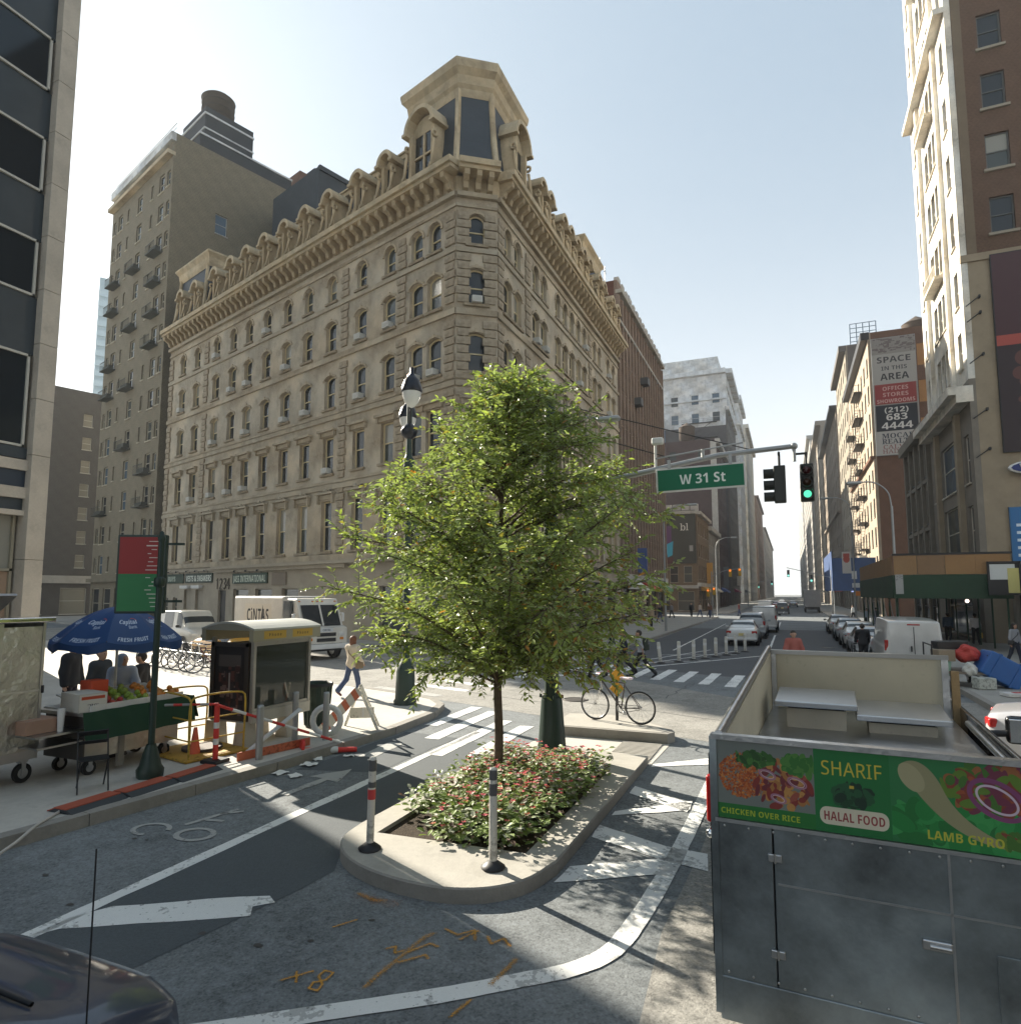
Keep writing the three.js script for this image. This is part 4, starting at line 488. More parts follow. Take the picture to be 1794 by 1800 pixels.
// --- Broadway, west side ---
{
  const br = mat([0.15, 0.09, 0.06], 0.92, { map: T.brick }), lm = mat([0.85, 0.78, 0.66], 0.85, { map: T.stone }), st = mat([0.36, 0.29, 0.2], 0.92, { map: T.grime });
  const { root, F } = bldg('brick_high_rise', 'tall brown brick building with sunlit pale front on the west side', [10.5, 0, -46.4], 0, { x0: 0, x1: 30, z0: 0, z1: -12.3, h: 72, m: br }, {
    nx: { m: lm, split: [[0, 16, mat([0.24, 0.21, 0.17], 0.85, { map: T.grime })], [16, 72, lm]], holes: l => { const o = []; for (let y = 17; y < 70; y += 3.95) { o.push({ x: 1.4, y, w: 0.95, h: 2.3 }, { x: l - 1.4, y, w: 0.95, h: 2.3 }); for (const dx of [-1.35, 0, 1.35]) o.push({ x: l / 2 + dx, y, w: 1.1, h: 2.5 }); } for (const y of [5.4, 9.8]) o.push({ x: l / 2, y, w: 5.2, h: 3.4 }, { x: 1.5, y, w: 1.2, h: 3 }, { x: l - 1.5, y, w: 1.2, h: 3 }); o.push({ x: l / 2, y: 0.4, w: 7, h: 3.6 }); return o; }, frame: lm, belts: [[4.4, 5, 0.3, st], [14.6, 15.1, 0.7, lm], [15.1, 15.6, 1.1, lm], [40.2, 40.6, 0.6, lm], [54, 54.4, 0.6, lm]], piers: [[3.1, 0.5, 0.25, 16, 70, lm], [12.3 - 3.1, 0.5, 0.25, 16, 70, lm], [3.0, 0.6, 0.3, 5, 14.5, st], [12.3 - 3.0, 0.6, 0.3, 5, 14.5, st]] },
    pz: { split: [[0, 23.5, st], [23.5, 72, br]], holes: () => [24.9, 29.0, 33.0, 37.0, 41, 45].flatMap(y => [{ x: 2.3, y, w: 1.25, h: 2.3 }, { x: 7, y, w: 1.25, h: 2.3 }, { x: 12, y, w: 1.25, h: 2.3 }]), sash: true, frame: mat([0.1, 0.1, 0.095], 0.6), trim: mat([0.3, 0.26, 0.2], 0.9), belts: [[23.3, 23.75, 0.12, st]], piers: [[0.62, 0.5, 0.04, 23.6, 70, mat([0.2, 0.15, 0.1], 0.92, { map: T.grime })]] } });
  for (let y = 16.9 + 3.95, k = 0; y < 68; y += 3.95, k++) if (k % 3 === 1) part('balcony', [box(3.9, 0.2, 0.6, 0, 0, 0.3), box(3.9, 0.08, 0.06, 0, 0.8, 0.58), ...[...Array(12)].map((_, i) => box(0.05, 0.8, 0.05, -1.9 + i * 0.345, 0.4, 0.57))], lm, root, { pos: onF(F.nx, 6.15, y - 0.3, 0), rot: [0, -PI / 2, 0] });
  const po = part('wall_poster', box(6.2, 12.2, 0.15), MT.black, root, { pos: [4.55, 17.4, 0.1] });
  print('poster_print', 6.1, 12.1, canvasTex(320, 640, (g, W, H) => { g.fillStyle = '#45282c'; g.fillRect(0, 0, W, H); g.fillStyle = '#2e1f22'; g.fillRect(0, 300, W, 340); g.fillStyle = '#a1473c'; g.fillRect(0, 268, W, 34); g.fillStyle = '#5d3a33'; for (let i = 0; i < 40; i++) { g.beginPath(); g.arc(40 + rnd() * 240, 330 + rnd() * 280, 6 + rnd() * 22, 0, 7); g.fill(); } }), po, [0, 0, 0.08]);
  for (const y of [11.6, 14, 17.4, 20, 21]) part('wall_anchor', [box(0.1, 0.16, 0.3, 0.8, y, 0.1), rod([0.8, y, 0.2], [0.1, y - 0.5, 0.1], 0.03)], MT.black, root);
  const pb = part('wall_poster', box(3.2, 4.4, 0.12), mat([0.05, 0.15, 0.3], 0.6), root, { pos: [3.1, 5.85, 0.09] });
  print('poster_print', 3.1, 4.3, canvasTex(256, 352, (g, W, H) => { g.fillStyle = '#2c6ba0'; g.fillRect(0, 0, W, H); g.fillStyle = '#9c4a52'; g.font = 'bold 30px sans-serif'; g.fillText('WE', 60, 40); g.fillStyle = '#d5e2ec'; for (let i = 0; i < 7; i++) g.fillRect(20, 76 + i * 36, 90 + rnd() * 110, 14); }), pb, [0, 0, 0.065]);
  const vs = part('blade_sign', put(ext((() => { const s = new THREE.Shape(); s.absellipse(0, 0, 1.5, 0.42, 0, PI * 2); return s; })(), 0.2, 0.03), 0, 0, -0.1), MT.white, root, { pos: [3.0, 10.3, 0.5] });
  part('sign_face', put(ext((() => { const s = new THREE.Shape(); s.absellipse(0, 0, 1.36, 0.33, 0, PI * 2); return s; })(), 0.02), 0, 0, 0.1), mat([0.015, 0.03, 0.16], 0.5), vs);
  part('lettering', [rod([-0.95, 0.2, 0.13], [-0.8, -0.2, 0.13], 0.04), rod([-0.8, -0.2, 0.13], [-0.65, 0.2, 0.13], 0.04)], MT.white, vs); part('bracket', rod([0, 0, -0.1], [0, 0, -0.5], 0.04), MT.black, vs);
  bldg('corner_shop', 'low tan shop building at the corner lot, west side', [11.2, 0, -33], 0, { x0: 0.6, x1: 22, z0: 6, z1: -13, h: 4.0, m: mat([0.3, 0.27, 0.22], 0.9, { map: T.grime }) }, { nx: { holes: l => shopRow(l, 4, 3.6), belts: [[3.5, 4, 0.4, PALE]] }, pz: { holes: l => shopRow(l, 4, 3.4) } });
  const low = mat([0.23, 0.2, 0.155], 0.9, { map: T.grime });
  bldg('low_office', 'four storey grey stone building next to the tall sunlit one', [10.5, 0, -58.9], 0, { x0: 0, x1: 24, z0: 0, z1: -10.8, h: 16.4, m: low }, { nx: { holes: l => [...gridHoles(l, 4, 3, 4.8, 3.8, 1.8, 2.7), ...shopRow(l, 3, 3)], frame: mat([0.12, 0.12, 0.11], 0.7), belts: [[4.0, 4.5, 0.3], [8.0, 8.3, 0.2], [11.8, 12.1, 0.2], [15.6, 16.4, 0.6]], piers: [...Array(5)].map((_, i) => [0.3 + i * 10.2 / 4, 0.45, 0.25, 4.6, 15.6, low]) }, pz: { m: REDBRICK } });
  const sb = mat([0.2, 0.105, 0.065], 0.92, { map: T.brick });
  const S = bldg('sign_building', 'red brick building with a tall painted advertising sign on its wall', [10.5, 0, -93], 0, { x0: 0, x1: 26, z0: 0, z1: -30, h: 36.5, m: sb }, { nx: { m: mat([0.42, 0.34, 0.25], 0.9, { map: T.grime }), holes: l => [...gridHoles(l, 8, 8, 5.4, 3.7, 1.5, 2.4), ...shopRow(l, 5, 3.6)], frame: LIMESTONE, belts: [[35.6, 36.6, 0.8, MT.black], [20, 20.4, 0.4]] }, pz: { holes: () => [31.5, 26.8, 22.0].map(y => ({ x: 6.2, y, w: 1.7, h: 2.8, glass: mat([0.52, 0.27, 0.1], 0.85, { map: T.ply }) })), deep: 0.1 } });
  fireEscape(S.root, S.F.nx, 18, [5.5, 9.2, 12.9, 16.6, 20.3, 24, 27.7, 31.4], 6); fireEscape(S.root, S.F.nx, 7, [9.2, 12.9, 16.6, 20.3, 24, 27.7], 5);
  const sg = part('painted_sign', box(4.9, 15.2, 0.25), MT.galv, S.root, { pos: [2.75, 27.9, 0.16] });
  print('sign_print', 4.8, 15.1, canvasTex(448, 1792, (g, W, H) => { const K = H / 100; g.fillStyle = '#8d8982'; g.fillRect(0, 0, W, H); g.fillStyle = '#6d6360'; for (let i = 0; i < 90; i++) g.fillRect(rnd() * W, rnd() * 12 * K, 10 + rnd() * 50, 6 + rnd() * 20); g.fillStyle = '#a5a29b'; g.fillRect(0, 14 * K, W, 26 * K); g.textAlign = 'center'; const tx = (s, y, f, c, w = 0.86) => { g.fillStyle = c; g.font = f; g.fillText(s, W / 2, y * K, W * w); }; tx('SPACE', 21.5, 'bold 128px sans-serif', '#3a3a3c', 0.8); tx('IN THIS', 28, 'bold 84px sans-serif', '#47474a', 0.6); tx('AREA', 36.5, 'bold 142px sans-serif', '#1f2024', 0.66); g.fillStyle = '#8e2f2c'; g.fillRect(12, 40 * K, W - 24, 17 * K); tx('OFFICES', 45.5, 'bold 84px sans-serif', '#c59e96', 0.6); tx('STORES', 50.7, 'bold 84px sans-serif', '#c59e96', 0.6); tx('SHOWROOMS', 56, 'bold 78px sans-serif', '#c9a49b', 0.88); g.fillStyle = '#1c2028'; g.fillRect(12, 58 * K, W - 24, 22 * K); tx('(212)', 64.3, 'bold 108px sans-serif', '#cfcdc6', 0.6); tx('683', 71, 'bold 136px sans-serif', '#d5d3cc', 0.66); tx('4444', 78.4, 'bold 146px sans-serif', '#d5d3cc', 0.86); g.fillStyle = '#b3b0a9'; g.fillRect(0, 80 * K, W, 20 * K); tx('MOCAL', 86, 'bold 100px serif', '#2a2e3c', 0.74); tx('REALTY', 90.7, 'bold 100px serif', '#2a2e3c', 0.74); tx('CALVIN', 95, '84px serif', '#7e3b38', 0.74); tx('HADDAD', 98.8, '84px serif', '#7e3b38', 0.74); }), sg, [0, 0, 0.13]);
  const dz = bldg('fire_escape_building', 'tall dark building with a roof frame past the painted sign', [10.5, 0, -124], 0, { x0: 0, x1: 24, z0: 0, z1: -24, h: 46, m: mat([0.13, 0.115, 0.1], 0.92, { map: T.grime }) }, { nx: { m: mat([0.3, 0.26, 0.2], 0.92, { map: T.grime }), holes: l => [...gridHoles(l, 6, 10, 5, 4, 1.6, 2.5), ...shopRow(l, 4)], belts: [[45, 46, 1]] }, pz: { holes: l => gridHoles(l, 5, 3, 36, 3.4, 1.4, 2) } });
  part('roof_frame', [...Array(5)].flatMap((_, i) => [rod([1 + i, 46, -1], [1 + i, 50, -1], 0.08), rod([1, 46.8 + i * 0.8, -1], [5, 46.8 + i * 0.8, -1], 0.06)]), MT.glassBlue, dz.root);
  bldg('dark_roofed_block', 'brown block with small dark peaked roof down the west side', [10.5, 0, -152], 0, { x0: 0, x1: 24, z0: 0, z1: -56, h: 43, m: mat([0.27, 0.22, 0.17], 0.92, { map: T.grime }) }, { nx: { holes: l => [...gridHoles(l, 11, 9, 5, 4.1, 2, 2.5), ...shopRow(l, 8)], belts: [[20, 20.5, 0.6], [42, 43, 1.2, MT.black]] }, pz: { holes: l => gridHoles(l, 5, 3, 33, 3.4, 1.5, 2) } });
  bldg('ornate_block', 'pale office block with a rooftop gable past the dark-roofed one', [10.5, 0, -214], 0, { x0: 0, x1: 26, z0: 0, z1: -70, h: 55, m: mat([0.36, 0.31, 0.25], 0.9, { map: T.grime }) }, { nx: { holes: l => gridHoles(l, 13, 12, 5, 4.1, 2, 2.4), belts: [[53.6, 55, 1.4]] }, pz: { holes: l => gridHoles(l, 5, 12, 5, 4.1, 2, 2.4) } });
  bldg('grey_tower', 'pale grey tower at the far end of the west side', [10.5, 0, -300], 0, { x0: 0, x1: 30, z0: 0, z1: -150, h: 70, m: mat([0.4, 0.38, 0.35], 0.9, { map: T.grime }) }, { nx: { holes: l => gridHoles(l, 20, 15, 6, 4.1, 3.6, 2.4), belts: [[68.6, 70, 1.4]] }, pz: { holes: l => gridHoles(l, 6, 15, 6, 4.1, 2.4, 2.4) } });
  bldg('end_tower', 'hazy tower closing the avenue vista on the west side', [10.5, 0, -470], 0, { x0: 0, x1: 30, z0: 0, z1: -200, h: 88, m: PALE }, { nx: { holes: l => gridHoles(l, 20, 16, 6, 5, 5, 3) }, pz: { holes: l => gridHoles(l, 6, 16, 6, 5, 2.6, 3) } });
}
// side street, north side beyond the plaza (it lights and shades the crossing)

// shop signs, awnings and roof tanks along the avenue
{
  const cols = [[0.5, 0.08, 0.06], [0.08, 0.12, 0.3], [0.6, 0.55, 0.45], [0.1, 0.25, 0.12], [0.55, 0.3, 0.06], [0.7, 0.68, 0.62], [0.25, 0.06, 0.1], [0.12, 0.13, 0.14]];
  const names = ['red', 'blue', 'cream', 'green', 'amber', 'white', 'maroon', 'charcoal'];
  const aw = (x, s, z, len, k, where) => { const r = thing('shop_awning', `${names[k]} shop awning ${where}`, 'awning', [x, 3.5, z]); part('canvas', put(ext([[0, 0], [0, 0.9], [s * 1.3, 0.05], [s * 1.3, -0.2], [s * 1.25, -0.2], [s * 1.25, 0.02]], len), 0, 0, -len), mat(cols[k], 0.8), r); };
  const W = ['at the first shop past the hotel', 'beside the loft building entrance', 'under the loft building end piers', 'on the poster building', 'under the grey low building', 'below the maroon building', 'at the foot of the dark tower', 'under the slim pale tower'];
  [-66, -73, -81, -111, -128, -146, -182, -226].forEach((z, i) => aw(i < 3 ? -14.98 : -13.18, 1, z, i < 3 ? 5 : 7, [5, 0, 3, 4, 2, 1, 6, 7][i], W[i]));
  const E2 = ['under the tall sunlit building', 'below the low office', 'at the painted sign building corner', 'below the fire escapes', 'beneath the dark-roofed block', 'below the rooftop gable block'];
  [-50, -60, -96, -112, -156, -220].forEach((z, i) => aw(10.48, -1, z, 6, [3, 7, 4, 1, 0, 2][i], E2[i]));
  const B = ['by the loft building', 'at the poster building corner', 'by the maroon building', 'near the dark tower', 'on the painted sign building front', 'on the fire escape building front', 'on the dark-roofed block'];
  [[-15, 1, -70], [-13.2, 1, -118], [-13.2, 1, -150], [-13.2, 1, -190], [10.5, -1, -104], [10.5, -1, -131], [10.5, -1, -166]].forEach(([x, s, z], i) => { const r = thing('blade_sign', `vertical ${names[(i * 3 + 1) % 8]} blade sign ${B[i]}`, 'sign', [x + s * 0.7, 5.4, z]); part('panel', rbox(1.0, 2.6 + (i % 3), 0.18, 0.03, 0, 1.2, 0), mat(cols[(i * 3 + 1) % 8], 0.6), r); part('bracket', [rod([-s * 0.75, 0.4, 0], [0, 0.4, 0], 0.04), rod([-s * 0.75, 2, 0], [0, 2, 0], 0.04)], MT.black, r); });
  [[-20, -150, 36, 'maroon building'], [-22, -240, 68, 'slim pale tower'], [18, -105, 36.5, 'painted sign building'], [20, -170, 43, 'dark-roofed block'], [19, -240, 55, 'rooftop gable block'], [-24, -370, 52, 'brown block']].forEach(([x, z, y, l]) => { const r = thing('roof_tank', `wooden water tank on the roof of the ${l}`, 'water tank', [x, y - 0.62, z]); part('barrel', lathe([[0, 2.4], [1.7, 2.4], [1.75, 5.2], [1.85, 5.25], [0.1, 6.4], [0, 6.4]], 18), mat([0.12, 0.09, 0.07], 0.95, { map: T.bark }), r); for (const [dx, dz] of [[1.1, 1.1], [-1.1, 1.1], [1.1, -1.1], [-1.1, -1.1]]) part('leg', rod([dx, 0, dz], [dx, 2.45, dz], 0.1, 6), MT.black, r); });
}
// ---------- builders: figures, vehicles, bicycles ----------
function sdfMesh(f, lo, hi, c) {
  const n = [0, 1, 2].map(i => Math.ceil((hi[i] - lo[i]) / c) + 1), [nx, ny, nz] = n, v = new Float32Array(nx * ny * nz), id = new Int32Array(nx * ny * nz).fill(-1), P = [], I = [];
  for (let k = 0, q = 0; k < nz; k++) for (let j = 0; j < ny; j++) for (let i = 0; i < nx; i++, q++) v[q] = f(lo[0] + i * c, lo[1] + j * c, lo[2] + k * c);
  const st = [1, nx, nx * ny], E = [];
  for (let a = 0; a < 8; a++) for (let d = 0; d < 3; d++) if (!(a >> d & 1)) E.push([a, a | 1 << d]);
  const off = a => (a & 1) + (a >> 1 & 1) * nx + (a >> 2 & 1) * nx * ny;
  for (let k = 0; k < nz - 1; k++) for (let j = 0; j < ny - 1; j++) for (let i = 0; i < nx - 1; i++) {
    const q = i + j * nx + k * nx * ny; let s = 0, x = 0, y = 0, z = 0;
    for (const [a, b] of E) { const va = v[q + off(a)], vb = v[q + off(b)]; if (va < 0 !== vb < 0) { const t = va / (va - vb); x += (a & 1) + t * ((b & 1) - (a & 1)); y += (a >> 1 & 1) + t * ((b >> 1 & 1) - (a >> 1 & 1)); z += (a >> 2 & 1) + t * ((b >> 2 & 1) - (a >> 2 & 1)); s++; } }
    if (s) { id[q] = P.length / 3; P.push(lo[0] + (i + x / s) * c, lo[1] + (j + y / s) * c, lo[2] + (k + z / s) * c); }
  }
  for (let k = 1; k < nz - 1; k++) for (let j = 1; j < ny - 1; j++) for (let i = 1; i < nx - 1; i++) {
    const q = i + j * nx + k * nx * ny;
    for (let d = 0; d < 3; d++) { const r = q + st[d]; if (v[q] < 0 === v[r] < 0) continue; const u = st[(d + 1) % 3], w = st[(d + 2) % 3], a = id[q], b = id[q - u], e = id[q - u - w], g = id[q - w]; if (a < 0 || b < 0 || e < 0 || g < 0) continue; if (v[q] < 0) I.push(a, b, e, a, e, g); else I.push(a, e, b, a, g, e); }
  }
  const g = new THREE.BufferGeometry(); g.setAttribute('position', new THREE.Float32BufferAttribute(P, 3)); g.setIndex(I); g.computeVertexNormals(); return g;
}
// tapered capsules joined smoothly; bone = [ax,ay,az,bx,by,bz,ra,rb,zs]
function field(bones, k) { return (x, y, z) => { let s = 0; for (const B of bones) { const zs = B[8] || 1; const px = x - B[0], py = y - B[1], pz = (z - B[2]) * zs, dx = B[3] - B[0], dy = B[4] - B[1], dz = (B[5] - B[2]) * zs; const L = dx * dx + dy * dy + dz * dz; let t = L ? (px * dx + py * dy + pz * dz) / L : 0; t = t < 0 ? 0 : t > 1 ? 1 : t; const ex = px - t * dx, ey = py - t * dy, ez = pz - t * dz, d = Math.sqrt(ex * ex + ey * ey + ez * ez) - (B[6] + (B[7] - B[6]) * t); s += Math.exp(-d / k); } return s > 0 ? -k * Math.log(s) : 1; }; }
function bonesMesh(bones, c, k = 0.02) { const lo = [9, 9, 9], hi = [-9, -9, -9]; for (const B of bones) for (let e = 0; e < 2; e++) for (let i = 0; i < 3; i++) { const r = Math.max(B[6], B[7]) + 0.05; lo[i] = Math.min(lo[i], B[3 * e + i] - r); hi[i] = Math.max(hi[i], B[3 * e + i] + r); } return sdfMesh(field(bones, k), lo, hi, c); }
const SKIN = mat([0.42, 0.25, 0.17], 0.6), SKIN2 = mat([0.2, 0.11, 0.07], 0.6);
// o: legs [[thigh, knee] left, right], arms [[forward, out, elbow, in] left, right], lean, turn of head, colours
function person(label, pos, ry, o) {
  const root = thing('person', label, 'person', pos, ry, o.group), k = (o.h || 1.75) / 1.75, fine = o.far ? 1.7 : 1;
  const lean = o.lean || 0, L = [], R = (p) => { const y = p[1] - 0.95, z = p[2]; return [p[0], 0.95 + y * Math.cos(lean) - z * Math.sin(lean), z * Math.cos(lean) + y * Math.sin(lean)]; };
  const cap = (a, b, ra, rb, zs) => [...a, ...b, ra, rb, zs];
  const legs = (o.legs || [[0.05, 0.05], [-0.05, 0.05]]).map(([t, kn], i) => { const s = i ? -1 : 1, hip = [0.09 * s, 0.92, 0], knee = [hip[0] + 0.01 * s, hip[1] - 0.43 * Math.cos(t), 0.43 * Math.sin(t)], a = t - kn, ank = [knee[0], knee[1] - 0.41 * Math.cos(a), knee[2] + 0.41 * Math.sin(a)]; return { hip, knee, ank, a }; });
  const low = Math.min(...legs.map(l => l.ank[1])), dy = 0.085 - low; // put the lower foot on the ground
  const arms = (o.arms || [[0.1, 0.12, 0.2, 0], [-0.1, 0.12, 0.2, 0]]).map(([f, ab, el, inn], i) => { const s = i ? -1 : 1, sh = [0.185 * s, 1.42, 0], d1 = [Math.sin(ab) * s, -Math.cos(f) * Math.cos(ab), Math.sin(f) * Math.cos(ab)], eb = [sh[0] + d1[0] * 0.28, sh[1] + d1[1] * 0.28, sh[2] + d1[2] * 0.28], f2 = f + el, d2 = [Math.sin(ab * 0.4 - inn) * s, -Math.cos(f2) * Math.cos(inn), Math.sin(f2) * Math.cos(inn)], wr = [eb[0] + d2[0] * 0.25, eb[1] + d2[1] * 0.25, eb[2] + d2[2] * 0.25]; return { s, sh: R(sh), eb: R(eb), wr: R(wr) }; });
  const up = p => [p[0], p[1] + dy, p[2]];
  for (const l of legs) for (const q of ['hip', 'knee', 'ank']) l[q] = up(l[q]); for (const a of arms) for (const q of ['sh', 'eb', 'wr']) a[q] = up(a[q]);
  const pel = up([0, 0.95, 0]), wst = up(R([0, 1.08, 0.005])), chs = up(R([0, 1.3, 0.01])), nk = up(R([0, 1.46, 0])), hd = up(R([0, 1.63, 0.03])), dirF = [Math.sin(o.turn || 0), 0, Math.cos(o.turn || 0)];
  const hp = (x, y, z) => [hd[0] + x * dirF[2] + z * dirF[0], hd[1] + y, hd[2] - x * dirF[0] + z * dirF[2]];
  const torso = e => [cap([pel[0] - 0.06, pel[1], pel[2]], [pel[0] + 0.06, pel[1], pel[2]], 0.115 + e, 0.115 + e, 1.15), cap(wst, chs, 0.125 + e, 0.145 + e, 1.35), cap(pel, wst, 0.125 + e, 0.125 + e, 1.3), cap([arms[1].sh[0] + 0.05, arms[1].sh[1] - 0.01, arms[1].sh[2]], [arms[0].sh[0] - 0.05, arms[0].sh[1] - 0.01, arms[0].sh[2]], 0.075 + e, 0.075 + e)];
  const armB = (e, full = true) => arms.flatMap(a => [cap(a.sh, a.eb, 0.056 + e, 0.045 + e), ...(full ? [cap(a.eb, a.wr, 0.043 + e, 0.032 + e)] : [])]);
  const legB = (e, fl = 0) => legs.flatMap(l => [cap(l.hip, l.knee, 0.085 + e, 0.06 + e), cap(l.knee, l.ank, 0.056 + e, 0.042 + e + fl)]);
  const feet = legs.map(l => { const a = Math.max(-0.2, Math.min(0.8, -l.a)); return cap([l.ank[0], l.ank[1] - 0.045, l.ank[2] - 0.03], [l.ank[0], l.ank[1] - 0.05 - 0.15 * Math.sin(a), l.ank[2] + 0.16 * Math.cos(a)], 0.042, 0.034); });
  const hands = arms.map(a => { const d = [0, 1, 2].map(i => a.wr[i] - a.eb[i]), l = Math.hypot(...d), u = d.map(x => x / l), at = (f, side, fw) => [a.wr[0] + u[0] * f + side * 0.3, a.wr[1] + u[1] * f, a.wr[2] + u[2] * f + side + fw]; const B = [cap(a.wr, at(0.07, 0, 0), 0.03, 0.034)]; [[-0.028, 0.06], [-0.01, 0.075], [0.01, 0.07], [0.027, 0.055]].forEach(([s, ln]) => { B.push(cap(at(0.08, s, 0), at(0.08 + ln * 0.55, s, 0.004), 0.0105, 0.0095), cap(at(0.08 + ln * 0.55, s, 0.004), at(0.08 + ln, s * 0.8, 0.022), 0.0095, 0.008)); }); B.push(cap(at(0.03, 0.03, 0), at(0.07, 0.055, 0.012), 0.012, 0.009)); return B; });
  const head = [cap(hp(0, 0.035, -0.015), hp(0, 0.03, 0.005), 0.088, 0.086), cap(hp(0, -0.06, 0.035), hp(0, -0.02, 0.02), 0.05, 0.066), cap(hp(0, -0.02, 0.095), hp(0, 0.02, 0.085), 0.015, 0.01), cap(hp(0.084, -0.01, -0.005), hp(0.086, 0.02, -0.008), 0.016, 0.018), cap(hp(-0.084, -0.01, -0.005), hp(-0.086, 0.02, -0.008), 0.016, 0.018), cap(hp(0, -0.062, 0.078), hp(0, -0.066, 0.078), 0.016, 0.014), cap(nk, hp(0, -0.05, -0.01), 0.052, 0.05)];
  const body = [bonesMesh([...torso(-0.02), ...armB(-0.014), ...legB(-0.016), ...feet.map(f => f.map((x, i) => i === 6 || i === 7 ? x - 0.012 : x)), cap(chs, nk, 0.09, 0.05), cap(nk, hd, 0.05, 0.05)], 0.024 * fine), bonesMesh(head, 0.012 * fine, 0.012), ...(o.far ? [] : hands.map(h => bonesMesh(h, 0.0075, 0.005)))];
  const sc = g => { g = Array.isArray(g) ? g : [g]; return g.map(q => q.scale(k, k, k)); };
  const skin = o.skin || SKIN, bd = part('body', sc(body), skin, root);
  part('trousers', sc(bonesMesh([...legB(0.012, o.flare || 0.012), cap([pel[0] - 0.06, pel[1] - 0.02, pel[2]], [pel[0] + 0.06, pel[1] - 0.02, pel[2]], 0.125, 0.125, 1.1)], 0.02 * fine)), o.bottom, root);
  part(o.topName || 'shirt', sc(bonesMesh([...torso(o.bulk || 0.012), ...armB((o.bulk || 0.012), o.longSleeves !== false), cap(chs, nk, 0.1, 0.06)], 0.02 * fine)), o.top, root);
  part('shoes', sc(bonesMesh(feet, 0.014 * fine, 0.01)), o.shoes || MT.black, root);
  if (!o.far) for (const s of [-1, 1]) part('eye', sc(ball(0.012, ...hp(s * 0.032, 0.022, 0.082), 8)), MT.black, root);
  if (o.hood) part('hood', sc(bonesMesh([cap(hp(0, 0.04, -0.035), hp(0, 0.02, -0.02), 0.108, 0.11), cap(hp(0, -0.07, -0.05), nk, 0.09, 0.09)], 0.016, 0.02)), o.hood, root);
  else if (o.hair) part('hair', sc(bonesMesh([cap(hp(0, 0.05, -0.025), hp(0, 0.055, -0.005), 0.091, 0.09), cap(hp(0, 0.0, -0.05), hp(0, o.longHair ? -0.09 : -0.02, -0.05), 0.07, o.longHair ? 0.075 : 0.05), ...(o.longHair ? [cap(hp(0.06, 0.03, -0.01), hp(0.07, -0.08, -0.01), 0.04, 0.035), cap(hp(-0.06, 0.03, -0.01), hp(-0.07, -0.08, -0.01), 0.04, 0.035)] : [])], 0.014 * fine, 0.015)), o.hair, root);
  if (o.cap) part('cap', sc([ball(0.1, ...hp(0, 0.06, -0.005), 12, 1, 0.75, 1.1), box(0.15, 0.015, 0.1, ...hp(0, 0.06, 0.13))]), o.cap, root);
  if (o.pack) part('backpack', sc([rbox(0.3, 0.44, 0.17, 0.06, chs[0], chs[1] - 0.04, chs[2] - 0.2), rbox(0.22, 0.2, 0.06, 0.025, chs[0], chs[1] - 0.14, chs[2] - 0.3), tube([[0.1, chs[1] + 0.16, chs[2] - 0.14], [0.11, chs[1] + 0.19, chs[2] + 0.02], [0.12, chs[1], chs[2] + 0.14], [0.12, chs[1] - 0.2, chs[2] - 0.08]], 0.02), tube([[-0.1, chs[1] + 0.16, chs[2] - 0.14], [-0.11, chs[1] + 0.19, chs[2] + 0.02], [-0.12, chs[1], chs[2] + 0.14], [-0.12, chs[1] - 0.2, chs[2] - 0.08]], 0.02)]), o.pack, root);
  if (o.bag) { const x = o.bagSide || -0.24; part('shoulder_bag', sc([rbox(0.1, 0.2, 0.26, 0.03, x, pel[1] - 0.02, 0.02), tube([[-x * 0.5, nk[1] - 0.02, 0], [0, chs[1], -0.16], [x * 0.7, pel[1] + 0.2, -0.14], [x, pel[1] + 0.08, -0.05]], 0.014), tube([[-x * 0.5, nk[1] - 0.02, 0], [0, chs[1], 0.16], [x * 0.7, pel[1] + 0.2, 0.14], [x, pel[1] + 0.08, 0.06]], 0.014)]), o.bag, root); }
  if (o.carry) { const w = arms[1].wr; part('carried_bag', sc([box(0.12, 0.3, 0.26, w[0] - 0.02, w[1] - 0.36, w[2]), tube([[w[0], w[1] - 0.2, w[2] - 0.07], [w[0], w[1] - 0.09, w[2]], [w[0], w[1] - 0.2, w[2] + 0.07]], 0.01)]), o.carry, root); }
  return root;
}
